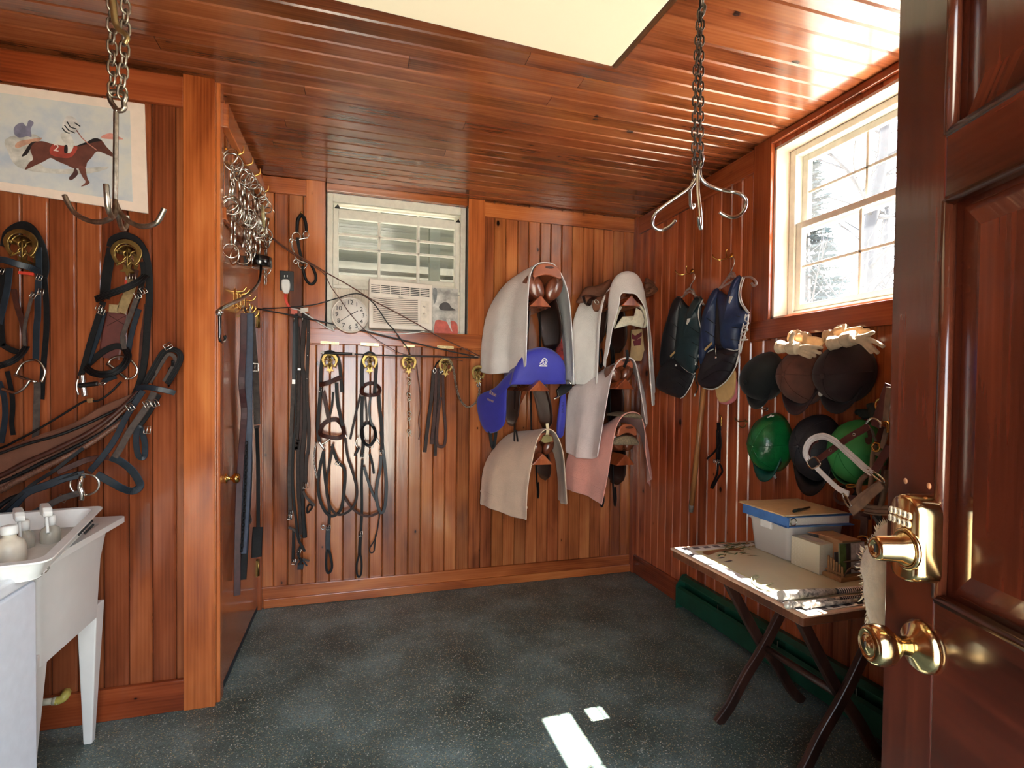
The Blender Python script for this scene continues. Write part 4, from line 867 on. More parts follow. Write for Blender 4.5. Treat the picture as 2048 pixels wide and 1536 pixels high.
# ---- painted tin panel (cap over a red jacket, plain figure)
t = thing('tin_sign', 'worn tin panel painted with a dark cap above a red jacket', 'sign', Bk(890, 660, .01))
mb = MB(); quad(mb, Bk, zA, 1424, 904, 1648, 1316, .004, .003, 912, 1328); mb.build('panel', plain('weathered_tin', (184, 182, 176), .6, .1, .35, 22), t)
def sg(nm, pts, col, o): mb = MB(); mb.prism(px(Bk, mp(zA, pts), o, 3, True)[::-1], -Y*.0005); mb.build(nm, paint(nm, col), t)
sg('painted_cap', [(1484, 1080), (1492, 1050), (1530, 1028), (1570, 1040), (1592, 1075), (1632, 1098), (1580, 1104), (1515, 1100)], (66, 62, 62), .0075)
sg('painted_jacket', [(1440, 1300), (1445, 1220), (1462, 1185), (1520, 1190), (1562, 1205), (1590, 1190), (1640, 1215), (1646, 1310), (1600, 1318), (1500, 1312)], (188, 82, 68), .0075)
sg('painted_collar', [(1548, 1180), (1580, 1178), (1586, 1240), (1600, 1290), (1570, 1240)], (206, 200, 196), .0082)
sg('painted_shade', [(1430, 915), (1465, 915), (1462, 1000), (1440, 1040)], (120, 124, 124), .0075)
# ---- brass name plates
NPL = plain('name_plate_brass', (232, 206, 150), .3, .6, .06)
zN = zt(560, 660, 5.12)
for (x0, y0, x1, y1, sh), st, lb in (((415, 113, 604, 137, 12), 'LINDERTRAN', 'brass name plate on the sill, leftmost over the bridle brackets'), ((828, 129, 1013, 157, 10), 'MISTER', 'brass name plate on the sill over the second bridle bracket'),
                                     ((1265, 150, 1380, 170, 6), '', 'short brass name plate half crossed by the black cord'), ((1610, 158, 1778, 184, 9), 'PRAISE INFERNO', 'brass name plate on the sill nearest the saddles')):
    t = thing('name_plate', lb, 'name plate', Bk(*zN((x0+x1)/2, y1), .027)); mb = MB(); q = quad(mb, Bk, zN, x0, y0, x1, y1, .0272, .0014, y0+sh, y1+sh); mb.build('plate', NPL, t)
    cc = sum(q, V())/4-Y*.0018
    if st: text(st, .012 if len(st) > 10 else .014, cc, X-Z*.03, Z, BLKINK, 'lettering', t, .0002)
    mb = MB()
    for k in (.05, .95): p = q[0].lerp(q[1], k).lerp(q[3].lerp(q[2], k), .5)-Y*.0014; mb.ball(p, .0022, .0012, .0022, 8)
    mb.build('screws', BLKINK, t)
# ---- outlet, plug and cords
t = thing('wall_outlet', 'black outlet plate between the bit hook and the hanging reins', 'outlet', Bk(574, 563)); mb = MB(); quad(mb, Bk, zA, 88, 752, 210, 925, .0, .006, 760, 930); mb.build('plate', BLKPL, t, [BEV(.002)])
mb = MB()
for x in (128, 152): mb.box(Bk(*zA(x, 800), .007)-V((.002, 0, .006)), Bk(*zA(x, 800), .006)+V((.002, .001, .006)))
mb.build('slot', WHITEP, t)
t = thing('power_plug', 'white plug with a red cord wrap in the black outlet', 'plug', Bk(572, 575)); mb = MB()
mb.prism(px(Bk, mp(zA, [(108, 840), (140, 832), (172, 842), (180, 900), (165, 950), (140, 960), (118, 945), (105, 900)]), .007, 3, True)[::-1], -Y*.028); mb.build('body', WHITEP, t, [BEV(.006, 3)])
mb = MB(); mb.strap(px(Bk, mp(zA, [(140, 955, .02), (135, 990, .03), (155, 1050, .03), (185, 1085, .03)]), .03), .013, .004, -Y); mb.build('red_wrap', REDTAG, t)
mb = MB(); mb.tube(px(Bk, mp(zA, [(185, 1085, .03), (260, 1100, .035), (340, 1150, .035), (480, 1240, .035), (560, 1278, .035), (545, 1245, .035), (600, 1250, .03)]), .035), .004, 6); mb.tube(px(Bk, mp(zA, [(830, 1270, .03), (1000, 1308, .03), (1150, 1305, .03), (1290, 1295, .03), (1360, 1283, .025)]), .03), .004, 6); mb.build('cord', WHITEP, t)
mb = MB(); quad(mb, Bk, zA, 185, 1085, 240, 1130, .04, .001, 1100, 1140); mb.build('warning_tag', plain('salmon_tag', (198, 96, 78), .6), t)
mb = MB(); quad(mb, Bk, zA, 268, 1080, 335, 1125, .042, .001, 1075, 1110); mb.build('paper_tag', plain('paper_tag', (214, 204, 190), .7), t)
def cord(label, pts, r_, mat, tr_=zA, name='cord', cat='cord'):
    t = thing(name, label, cat, Bk(*tr_(*pts[0][:2]), .05)); mb = MB(); mb.tube(px(Bk, mp(tr_, pts), .07), r_, 6); mb.build('cable' if cat == 'cord' else 'shaft', mat, t); return t
BRWIRE = plain('brown_cord', (96, 56, 42), .5)
cord('long brown cord sagging from the bits across the air conditioner to the saddles', [(-92, 420, .03), (0, 452, .04), (150, 560, .05), (350, 680, .07), (500, 772, .09), (700, 885, .1), (900, 1010, .11), (1100, 1115, .11), (1300, 1225, .1), (1500, 1340, .09), (1840, 1500, .05)], .0035, BRWIRE)
cord('thin brown cord passing down over the clock face', [(-92, 432, .03), (0, 462, .04), (150, 572, .05), (340, 690, .07), (470, 775, .08), (540, 900, .09), (620, 1010, .09), (700, 1125, .09), (800, 1240, .09), (900, 1330, .07), (1050, 1425, .06), (1200, 1490, .04), (1500, 1500, .04), (1690, 1545, .03)], .0024, BRWIRE)
BLKC = plain('black_cord', (22, 20, 20), .45)
cord('black cord looping over the window sill in front of the air conditioner', [(-110, 1080, .03), (0, 1082, .04), (200, 1072, .06), (390, 1050, .07), (500, 1020, .07), (620, 985, .08), (700, 960, .09), (790, 958, .09), (880, 1010, .09), (950, 1090, .09), (1030, 1210, .08), (1080, 1262, .07), (1160, 1370, .05), (1210, 1440, .04), (1245, 1535, .03)], .0034, BLKC)
t = cord('black lunge whip slanting from the closet corner to the top saddle', [(-110, 1085, .05), (330, 1172, .055), (900, 1300, .06), (1500, 1440, .06), (1836, 1512, .06)], .0042, BLKC, name='lunge_whip', cat='whip')
mb = MB(); mb.tube(px(Bk, mp(zA, [(1790, 1503, .06), (1840, 1513, .06)]), .06), .006, 6); mb.build('ferrule', STEEL, t)
t = thing('riding_whip', 'straight black riding whip lying level across the tops of the bridle brackets', 'whip', Bk(800, 712, .1)); mb = MB(); zz = lambda pts: px(Bk, mp(zN, pts), .1)
mb.tube(zz([(420, 232), (560, 238), (740, 245)]), .008); mb.build('grip', BLKC, t); mb = MB(); mb.tube(zz([(740, 245), (1000, 258), (1500, 272), (2030, 284)]), .0042); mb.build('shaft', BLKC, t)
mb = MB(); mb.ball(Bk(*zN(750, 245), .1), .009, seg=10); mb.tube(zz([(416, 228), (452, 234)]), .0092); mb.build('ferrule', plain('white_ferrule', (226, 220, 210), .4), t)
# ---- kimblewick bit on a peg
bt = [('leather_loop', 't', mp(zA, [(272, 262), (245, 300), (238, 350), (236, 420)]), .009, BLKLEA, .03), ('leather_loop', 't', mp(zA, [(275, 262), (300, 290), (314, 340), (320, 410)]), .009, BLKLEA, .03)]
bt += [('ring', 'to', mp(zA, [(cx+r*cos(a*pi/6), cy+r*sin(a*pi/6)) for a in range(12)]), .003, STEEL, .035) for cx, cy, r in ((230, 452, 36), (315, 437, 26), (185, 487, 14), (224, 672, 17), (286, 698, 37))]
bt += [('mouthpiece', 't', mp(zA, [(228, 484), (280, 472), (332, 464)]), .0042, STEEL, .036), ('curb_strap', S, mp(zA, [(240, 460), (252, 540), (268, 610), (285, 690)]), .017, BLKLEA, .04), ('curb_chain', 'c', mp(zA, [(195, 490), (195, 540), (215, 600), (230, 650)]), .014, STEEL, .035),
       ('hanging_loop', 't', mp(zA, [(285, 715), (298, 780), (325, 845), (365, 870), (398, 840), (400, 790), (378, 735), (352, 690)]), .008, BLKLEA, .035), ('clasp', 't', mp(zA, [(240, 655), (275, 670), (330, 690)]), .007, STEEL, .04), ('peg', 't', [zA(272, 250, 0), zA(272, 252, .02), zA(272, 240, .045)], .005, BRASS, .02)]
tack('curb_bit', 'curb bit with black leather loops hung left of the back window', 'bit', Bk(600, 430), Bk, bt)
# ---- hanging reins left of the window
DKB = plain('dark_brown_leather', (40, 25, 20), .5, var=.3, sc=50, spec=.22)
W1 = .02
tack('rein', 'blue-black rein with brown lower half, leftmost of the reins hung left of the window', 'rein', Bk(587, 640), Bk, [
    ('upper_rein', S, mp(zR, [(170, 40), (163, 250), (157, 500), (152, 770)]), W1, NAVY, .035), ('lower_rein', S, mp(zR, [(152, 780), (145, 900), (130, 1200), (116, 1536)])+mp(zR2, [(108, 250), (104, 500), (112, 760), (100, 880)]), W1*1.1, GREYL, .035),
    ('keeper', S, mp(zR, [(152, 765), (152, 812)]), W1*1.1, STEEL, .04), ('loose_end', S, mp(zR2, [(92, 960), (140, 978), (190, 1020), (228, 1082)]), .014, GREYL, .045), ('buckle', 'b', mp(zR2, [(108, 850), (118, 800)]), .02, STEEL, .045)])
tack('rein', 'narrow black rein running the full height of the rein bunch', 'rein', Bk(592, 640), Bk, [
    ('strap', S, mp(zR, [(182, 40), (185, 400), (180, 900), (168, 1300)])+mp(zR2, [(150, 0), (137, 350), (146, 600), (172, 850), (200, 1080), (240, 1160), (272, 1225)]), .014, BLKLEA, .05),
    ('tail', S, mp(zR2, [(150, 980), (147, 1180), (140, 1340)]), .016, BLKLEA, .04), ('buckle', 'b', mp(zR2, [(205, 1225, 20), (150, 1338, 0)]), .022, STEEL, .05), ('loop', S, mp(zR2, [(225, 1170), (200, 1260), (235, 1330), (200, 1370)]), .014, BLKLEA, .05),
    ('loose_end', S, mp(zR2, [(245, 1308), (285, 1318), (322, 1328)]), .012, GREYL, .05), ('loose_end', S, mp(zR2, [(240, 1312), (268, 1345), (296, 1382)]), .01, NAVY, .05), ('loose_end', S, mp(zR2, [(215, 1296), (190, 1330), (165, 1372)]), .01, GREYL, .05), ('end_stop', S, mp(zR2, [(192, 1392), (258, 1392)]), .034, NAVY, .045)])
tack('rein', 'laced brown rein in the middle of the rein bunch', 'rein', Bk(597, 640), Bk, [
    ('strap', S, mp(zR, [(195, 180), (200, 400), (208, 640), (205, 900), (198, 1200), (185, 1400), (178, 1536)])+mp(zR2, [(200, 0), (198, 300), (204, 600), (222, 800), (228, 1040)]), W1, DKB, .045), ('lacing', 'c', mp(zR, [(182, 700), (185, 1000), (178, 1300), (170, 1500)]), .012, GREYL, .056), ('keeper', S, mp(zR, [(205, 640), (205, 662)]), .024, STEEL, .05)])
tack('rein', 'wide dark brown rein with a loose buckled tail on the right of the rein bunch', 'rein', Bk(607, 640), Bk, [
    ('strap', S, mp(zR, [(272, 40), (255, 300), (240, 600), (268, 760), (275, 1000), (270, 1300), (250, 1536)])+mp(zR2, [(240, 250), (245, 500), (250, 800), (265, 960), (272, 1070)]), .026, DKB, .03),
    ('inner_strap', S, mp(zR, [(225, 660), (240, 900), (232, 1200), (225, 1536)])+mp(zR2, [(215, 300), (210, 700)]), .02, BRNLEA, .025), ('buckle', 'b', mp(zR2, [(280, 500)]), .026, STEEL, .045), ('loose_end', S, mp(zR2, [(255, 560), (275, 610), (320, 665), (385, 722)]), .014, GREYL, .05),
    ('knot', 'to', mp(zR2, [(300, 740), (325, 710), (355, 735), (330, 775), (300, 800)]), .005, BLKLEA, .045), ('lower_tail', S, mp(zR2, [(255, 600), (248, 800), (262, 960), (270, 1075)]), .018, BLKLEA, .045)])
tack('rein', 'studded brown strap hanging beside the window casing', 'rein', Bk(616, 640), Bk, [
    ('strap', S, mp(zR, [(302, 40), (312, 250), (302, 500), (296, 750), (298, 1000), (315, 1250), (310, 1536)])+mp(zR2, [(290, 200), (280, 480)]), .018, DKB, .035), ('stud', 't', mp(zR, [(308, 246), (312, 246)]), .004, STEEL, .04), ('stud', 't', mp(zR, [(300, 500), (304, 500)]), .004, STEEL, .04), ('stud', 't', mp(zR, [(296, 752), (300, 752)]), .004, STEEL, .04), ('stud', 't', mp(zR, [(302, 1002), (306, 1002)]), .004, STEEL, .04)])
for x, lb in ((588, 'steel hook holding the left reins under the outlet'), (605, 'steel hook holding the right reins beside the window casing')):
    t = thing('coat_hook', lb, 'hook', Bk(x, 638)); mb = MB(); mb.tube(cr([Bk(x, 630, 0), Bk(x, 634, .03), Bk(x, 642, .06), Bk(x, 636, .07)]), .004); mb.build('wire', STEEL, t)
# ---- horseshoe brackets and bridles
for cx, cy, lb in ((659.6, 721, 'brass horseshoe bracket holding the bridle with the curb chain'), (739.8, 723, 'brass horseshoe bracket holding the second bridle of the back wall'), (818, 725, 'brass horseshoe bracket with the pale link chain below'), (891.5, 730, 'brass horseshoe bracket beside the brown strap bundle'), (957, 745, 'brass horseshoe bracket half hidden by the white towel')):
    bridle_bracket(Bk, cx, cy, lb, None, .038, .08)
tack('bridle', 'brown-black bridle with a curb chain and two hanging rein loops', 'bridle', Bk(660, 710), Bk, [
    ('crownpiece', S, mp(zB, [(188, 320, .05), (190, 200, .055), (198, 120, .06), (215, 85, .06), (247, 72, .06), (280, 88, .06), (300, 130, .06), (312, 220, .055), (318, 320, .05)]), .019, BLKLEA, .07),
    ('cheekpiece', S, mp(zB, [(188, 300), (180, 400), (172, 500), (174, 590), (184, 632)]), .019, BLKLEA, .06), ('cheekpiece', S, mp(zB, [(285, 262), (292, 380), (312, 480), (332, 565)]), .019, BLKLEA, .06),
    ('browband', S, mp(zB, [(182, 276, .08), (215, 268, .1), (260, 252, .1), (312, 228, .08)]), .026, BRNLEA, .09), ('throatlatch', S, mp(zB, [(202, 310), (225, 420), (240, 495)]), .022, BRNLEA, .045), ('throatlatch', S, mp(zB, [(265, 320), (255, 420), (232, 500)]), .012, BLKLEA, .04),
    ('noseband', 'so', mp(zB, [(185, 570, .07), (200, 525, .05), (240, 495, .04), (290, 492, .04), (322, 530, .06), (330, 580, .09), (300, 602, .11), (250, 598, .11), (205, 588, .1)]), .024, BRNLEA, .07),
    ('bit_bar', 't', mp(zB, [(174, 622), (210, 672)]), .0065, STEEL, .07), ('mouthpiece', 't', mp(zB, [(190, 642), (222, 626), (250, 604)]), .005, STEEL, .075), ('mouthpiece', 't', mp(zB, [(285, 594), (315, 585), (336, 572), (348, 604)]), .005, STEEL, .075),
    ('curb_chain', 'c', mp(zB, [(160, 628), (150, 700), (152, 780), (165, 850)]), .016, STEEL, .05),
    ('rein', S, mp(zB, [(208, 680), (188, 760), (173, 870), (181, 970), (215, 1052), (262, 1082), (312, 1040), (332, 930), (336, 800), (292, 745), (256, 650)]), .017, BLKLEA, .05),
    ('rein', S, mp(zB, [(338, 600), (355, 720), (390, 830), (412, 930), (396, 1010), (350, 1060), (290, 1072), (246, 1022), (224, 930), (230, 830), (250, 720), (264, 640)]), .014, DKB, .065),
    ('martingale', S, mp(zB, [(205, 690), (215, 850), (238, 1000), (242, 1080), (238, 1150)]), .016, BLKLEA, .035), ('buckled_strap', S, mp(zB, [(236, 1150), (232, 1230), (234, 1300)]), .027, NAVY, .04), ('hanging_loop', 'so', mp(zB, [(226, 1300), (222, 1380), (230, 1428), (248, 1424), (258, 1390), (250, 1330), (240, 1300)]), .014, BLKLEA, .04),
    ('ring', 'to', mp(zB, [(190, 1150), (202, 1136), (214, 1150), (202, 1164)]), .003, STEEL, .04), ('buckle', 'b', mp(zB, [(292, 756, 30), (236, 1152, 0), (192, 305, 0)]), .022, STEEL, .07)])
tack('bridle', 'black bridle with a rounded browband, between the chain bridle and the pale link chain', 'bridle', Bk(740, 710), Bk, [
    ('crownpiece', S, mp(zB, [(445, 330, .05), (443, 210, .055), (447, 130, .06), (462, 94, .06), (488, 80, .06), (516, 94, .06), (530, 150, .06), (526, 230, .055), (520, 335, .05)]), .02, BLKLEA, .07),
    ('browband', 'so', mp(zB, [(440, 312, .08), (462, 276, .04), (510, 266, .04), (550, 295, .06), (542, 332, .09), (490, 340, .11), (452, 332, .1)]), .02, BRNLEA, .07),
    ('cheekpiece', S, mp(zB, [(447, 340), (441, 450), (444, 560), (450, 640), (442, 720)]), .019, BLKLEA, .055), ('cheekpiece', S, mp(zB, [(545, 330), (551, 420), (563, 520), (566, 620), (562, 690)]), .02, BLKLEA, .055),
    ('inner_strap', S, mp(zB, [(462, 345), (470, 430), (472, 512)]), .011, GREYL, .06), ('inner_strap', S, mp(zB, [(496, 345), (488, 430), (496, 500), (522, 545)]), .012, NAVY, .06),
    ('rein', S, mp(zB, [(436, 330), (410, 430), (385, 540), (370, 610)]), .013, DKB, .04), ('loose_end', S, mp(zB, [(425, 660), (410, 690), (396, 712)]), .014, BLKLEA, .04),
    ('noseband', 'so', mp(zB, [(440, 570, .08), (455, 522, .05), (490, 514, .05), (520, 550, .07), (524, 600, .1), (492, 646, .12), (455, 630, .11)]), .018, BLKLEA, .08),
    ('bit', 't', mp(zB, [(428, 594), (410, 612), (404, 640), (414, 662)]), .0035, STEEL, .06), ('bit_bar', 't', mp(zB, [(456, 600), (458, 634)]), .005, STEEL, .065), ('bit', 't', mp(zB, [(508, 622), (530, 604), (552, 640)]), .0045, STEEL, .07), ('bit', 't', mp(zB, [(530, 604), (524, 588)]), .0045, STEEL, .07),
    ('rein', S, mp(zB, [(560, 710), (554, 800), (536, 880), (530, 960), (546, 1040), (568, 1060), (586, 1000), (592, 880), (582, 760), (572, 680), (560, 560)]), .018, NAVY, .05),
    ('rein', S, mp(zB, [(446, 735), (440, 850), (442, 1000), (440, 1100), (434, 1195)]), .015, BLKLEA, .04), ('rein', S, mp(zB, [(455, 780), (475, 850), (502, 930), (534, 995)]), .015, NAVY, .045), ('rein', S, mp(zB, [(326, 950), (370, 1020), (430, 1070), (490, 1082), (548, 1060)]), .014, BRNLEA, .04),
    ('buckled_strap', S, mp(zB, [(434, 1195), (430, 1260), (428, 1320)]), .019, BLKLEA, .04), ('hanging_loop', 'so', mp(zB, [(426, 1320), (410, 1380), (412, 1440), (425, 1456), (438, 1430), (440, 1370), (434, 1325)]), .011, BLKLEA, .04),
    ('thin_strap', S, mp(zB, [(553, 1065), (532, 1190), (516, 1235), (490, 1280), (495, 1306), (515, 1300), (521, 1260), (526, 1195)]), .008, DKB, .035), ('curb_strap', S, mp(zB, [(490, 700), (506, 760), (516, 822)]), .014, BLKLEA, .05), ('buckle', 'b', mp(zB, [(560, 690, 0), (444, 712, 0), (434, 1190, 0), (448, 330, 0), (495, 655, 60)]), .022, STEEL, .065)])
# ---- link chain, cord, strap bundle, chain shank
CHP = plain('pale_zinc', (206, 196, 176), .4, .7, .15, 60)
t = thing('link_chain', 'pale chain of twisted links hanging under the third horseshoe bracket', 'chain', Bk(818, 755)); pts = [(735, 222), (732, 262), (728, 312), (733, 360), (735, 420), (732, 480), (737, 530), (728, 595)]
for i in range(7):
    a, b = Bk(*zB(*pts[i]), .03), Bk(*zB(*pts[i+1]), .03); d = (b-a); mb = MB()
    if i % 2: mb.tube([a, b], .0032, 6)
    mb.ring(a.lerp(b, .1 if i % 2 else .5), V((.4*(-1)**i, -1, .2)), .0105, .003, 14, 6, ay=.7 if i % 2 else 1.3); mb.build('link', CHP, t)
mb = MB(); mb.tube(cr([Bk(*zB(726, 595), .03), Bk(*zB(735, 560), .03), Bk(*zB(745, 590), .03)]), .003); mb.build('snap', CHP, t)
t = thing('cord', 'short dark cord hanging right of the pale link chain', 'cord', Bk(838, 760)); mb = MB(); mb.tube(px(Bk, mp(zB, [(778, 150, .06), (788, 230, .03), (800, 330, .02), (802, 420, .02), (790, 500, .02), (800, 560, .02), (792, 612, .02)]), .02), .0028, 6); mb.build('cable', BRWIRE, t)
tack('strap_bundle', 'bunch of brown lead straps hung left of the fourth horseshoe bracket', 'strap', Bk(880, 740), Bk, [
    ('strap', S, mp(zB, [(882, 185), (870, 350), (850, 500), (828, 690)]), .022, DKB, .05), ('strap', S, mp(zB, [(903, 172), (893, 400), (872, 640)]), .026, BRNLEA, .04), ('strap', S, mp(zB, [(918, 178), (910, 450), (896, 600), (892, 712)]), .02, DKB, .045),
    ('strap', S, mp(zB, [(938, 185), (944, 400), (956, 550), (950, 640), (925, 656), (902, 630), (906, 500), (926, 350)]), .018, BRNLEA, .05), ('ring', 'to', mp(zB, [(880, 190), (888, 172), (898, 190), (888, 204)]), .0028, STEEL, .06), ('ring', 'to', mp(zB, [(920, 190), (928, 168), (936, 190), (928, 204)]), .0028, STEEL, .06), ('hanger', 't', mp(zB, [(888, 174, .05), (905, 140, .06), (935, 120, .08)]), .005, BLKLEA, .06)])
t = thing('chain_shank', 'steel lead chain swagged between the fourth bracket and the white towel', 'chain', Bk(920, 770)); mb = MB(); mb.chain(px(Bk, mp(zB, [(920, 130, .07), (960, 105, .09), (990, 140, .09), (1008, 200, .08), (1022, 290, .06), (1048, 370, .05), (1092, 412, .05), (1140, 385, .05), (1162, 330, .05), (1164, 290, .05)]), .05), .017, .012, .0022); mb.build('chain', DULLST, t)
mb = MB(); mb.tube(px(Bk, mp(zB, [(1160, 285), (1166, 250), (1172, 225), (1160, 212), (1158, 230)]), .05), .0048); mb.ring(Bk(*zB(1160, 275), .05), -Y, .012, .003); mb.build('snap', STEEL, t)
# ================================================================ SADDLE RACKS, SADDLES, TOWELS
RACKW = wood('rack_pine', (196, 112, 66), (160, 78, 40), (108, 46, 22), rough=.28, coords='obj', knots=0, tint=False)
TOWW = plain('white_terry', (246, 242, 236), .95, var=.05, sc=9, bump=.9, bsc=240, sheen=.3)
TOWB = plain('beige_terry', (222, 192, 164), .95, var=.07, sc=9, bump=.9, bsc=240, sheen=.3)
TOWP = plain('pink_terry', (228, 160, 144), .95, var=.07, sc=9, bump=.9, bsc=240, sheen=.3)
TOWM = plain('mauve_white_terry', (238, 222, 218), .95, var=.05, sc=9, bump=.9, bsc=240, sheen=.3)
BLUE = plain('royal_blue_cloth', (46, 48, 156), .6, var=.12, sc=8, bump=.1, sheen=.2)
CANT = plain('tan_cantle_leather', (150, 82, 54), .35, var=.2, sc=14)
def rack(cx, z, yf, label):
    """wall saddle rack: triangular wooden ridge, apex at z"""
    t = thing('saddle_rack', label, 'saddle rack', (cx, YB, z-.06)); w, h = .062, .062
    mb = MB(); mb.prism([(cx, yf, z), (cx+w, yf, z-h), (cx-w, yf, z-h)], Y*(YB-yf)); mb.build('ridge', RACKW, t, [BEV(.004)])
    mb = MB(); mb.box((cx-.05, YB-.02, z-.26), (cx+.05, YB-.001, z-.01)); mb.build('wall_plate', RACKW, t, [BEV(.003)])
    mb = MB(); mb.prism([(cx-.012, YB-.02, z-.25), (cx-.012, YB-.3, z-.062), (cx-.012, YB-.02, z-.062)], X*.024); mb.build('brace', RACKW, t)
    return t
def saddle(cx, z, yf, label, lea=TANLEA, dk=DKLEA, w=1.0, h=1.0, flap=(.13, .30, .38), lit=True, strapc=None, cantle_h=.075):
    """English saddle seen from behind: cantle at yf, pommel at the wall; z = ridge apex"""
    L = YB-.05-yf; t = thing('saddle', label, 'saddle', (cx, yf, z))
    def sec(u): return L*u+yf
    # panels: two stuffed cushions with a gullet between
    for s in (-1, 1):
        mb = MB(); rows = []
        for i in range(11):
            u = i/10; y = sec(.0+u*.2); k = sin(min(1, u*5+.0)*pi/2)**.6 if u < .2 else 1; k = max(.02, k)
            rx, rz = .049*w*k, .078*h*k; cxx = cx+s*.058*w; cz = z+.028*h-.01*u; rr_ = []
            for j in range(14): a = 2*pi*j/14; x_, z_ = rx*cos(a), rz*sin(a); al = -s*.42; rr_.append(V((cxx+x_*cos(al)-z_*sin(al), y, cz+x_*sin(al)+z_*cos(al))))
            rows.append(rr_)
        loft(mb, rows); mb.build('panel', lea if lit else dk, t)
    # seat: arched sheet, dipping between cantle and pommel
    rows = []
    for i in range(13):
        u = i/12; y = sec(-.01+u*.5); top = z+.088*h+cantle_h*max(0, 1-u*2.6)**1.6-.06*u; hw = (.080+.0*sin(pi*min(1, u*1.25))-.03*max(0, u-.65)/.35)*w; rr_ = []
        for j in range(13):
            a = pi*j/12; rr_.append(V((cx-hw*cos(a), y, top-.075*h*(1-sin(a)**.7)*(1+.3*u))))
        rows.append(rr_)
    mb = MB(); mb.grid(rows); mb.build('seat', lea, t, [SOL(.012, -1)])
    # cantle back: crescent facing the room
    mb = MB(); P = []; yb = sec(-.015)
    for j in range(17): a = pi*j/16; P.append(V((cx-.088*w*cos(a), yb, z+.072*h+(cantle_h+.028*h)*sin(a)**.75)))
    for j in range(9): a = 1-j/8; P.append(V((cx+(.075*w)*(2*a-1), yb, z+.066*h+.018*sin(pi*a))))
    mb.prism(P[::-1], -Y*.012, inset=.006); mb.build('cantle', CANT, t, [BEV(.003)])
    mb = MB(); c = V((cx+.01, yb-.0125, z+.098*h+cantle_h*.55)); mb.prism([c+V((.026*cos(a*pi/8), 0, .007*sin(a*pi/8))) for a in range(16)][::-1], -Y*.0015); mb.build('badge', plain('saddle_badge', (64, 30, 20), .3), t)
    # flaps: curved leather skirts each side towards the wall
    for s in (-1, 1):
        rows = []; d, ln, wid = flap
        for i in range(9):
            v = i/8; z_ = z+(.0 if s < 0 else .06)*h-ln*v*(.8 if s < 0 else 1); hwid = wid*(.5+.12*sin(pi*v))*(1 if v < .75 else sqrt(max(.02, 1-((v-.75)/.27)**2))); rr_ = []
            for j in range(9):
                q = j/8-.5; y = sec(.60)+q*hwid*1.5+.05*v; rr_.append(V((cx+s*((.05 if s < 0 else .088)*w+(d*.05 if s < 0 else d*.5)*sin(v*1.5)), min(y, YB-.03), z_)))
            rows.append(rr_)
        mb = MB(); mb.grid(rows); mb.build('flap', dk, t, [SOL(.006)])
        mb = MB(); y0 = sec(.55); P = cr([(cx+s*.06*w, y0, z-.05), (cx+s*(.05*w+.01), y0-.01, z-ln*.75), (cx+s*(.05*w+.014), y0-.02, z-ln*1.05), (cx+s*(.05*w+.01), y0-.04, z-ln*1.18), (cx+s*(.045*w+.01), y0-.06, z-ln*1.05), (cx+s*(.05*w+.01), y0-.04, z-ln*.85)], 5)
        mb.strap(P, .024, .004, X); mb.build('girth_strap', BLKLEA, t)
    if strapc: mb = MB(); mb.strap(cr([(cx+.01, yb-.016, z+.15), (cx+.012, yb-.022, z+.10), (cx-.004, yb-.01, z+.05)], 5), .018, .004, -Y); mb.build('strap', strapc, t)
    return t
def towel(name, label, mat, stations, n=42, amp=.006, seed=1, th=.007, cat='towel', fold=9, border=None):
    """cloth hung over a saddle: stations [(y, outline)] from the wall forwards; outline = picture points left hem -> over -> right hem at depth y"""
    R = random.Random(seed); ph = [R.uniform(0, 6) for _ in range(6)]
    cur = []
    for y, pts in stations:
        cur.append(res(cr([Yp(a[0], a[1], y+(a[2] if len(a) > 2 else 0)) for a in pts], 8), n))
    m = 22; rows = []
    for j in range(n):
        col = cr([c[j] for c in cur], max(2, m//max(1, len(cur)-1))) if len(cur) > 2 else [cur[0][j].lerp(cur[1][j], i/m) for i in range(m+1)]
        rows.append(col)
    out = []
    k = len(rows[0])
    for j in range(n):
        r_ = []; a = j/(n-1); hang = (abs(a-.5)*2)**1.6
        for i in range(k):
            b = i/(k-1); p = rows[j][i]
            wv = (sin(b*fold+ph[0]+a*1.5)+.6*sin(b*fold*1.9+ph[1])+.4*sin(a*7+b*3+ph[2]))*amp*hang
            t1 = rows[min(n-1, j+1)][i]-rows[max(0, j-1)][i]; t2 = rows[j][min(k-1, i+1)]-rows[j][max(0, i-1)]; nn = t1.cross(t2)
            r_.append(p+(nn.normalized()*wv if nn.length > 1e-9 else V()))
        out.append(r_)
    t = MB().grid(out).build(name, mat, None, [SOL(th), SUB(1)]); tag(t, label, cat)
    if border:
        for side in border:
            js = range(0, n) ; rr_ = out[3] if side == 'l' else out[n-4]; dr = out[4] if side == 'l' else out[n-5]
            mb = MB(); mb.strap([p for p in rr_], .012, .0095, (rr_[0]-dr[0]).cross(rr_[-1]-rr_[0])); mb.build('woven_band', mat, t)
    return t
XL, XRk = 1.0, 1.52
YFr = 2.70
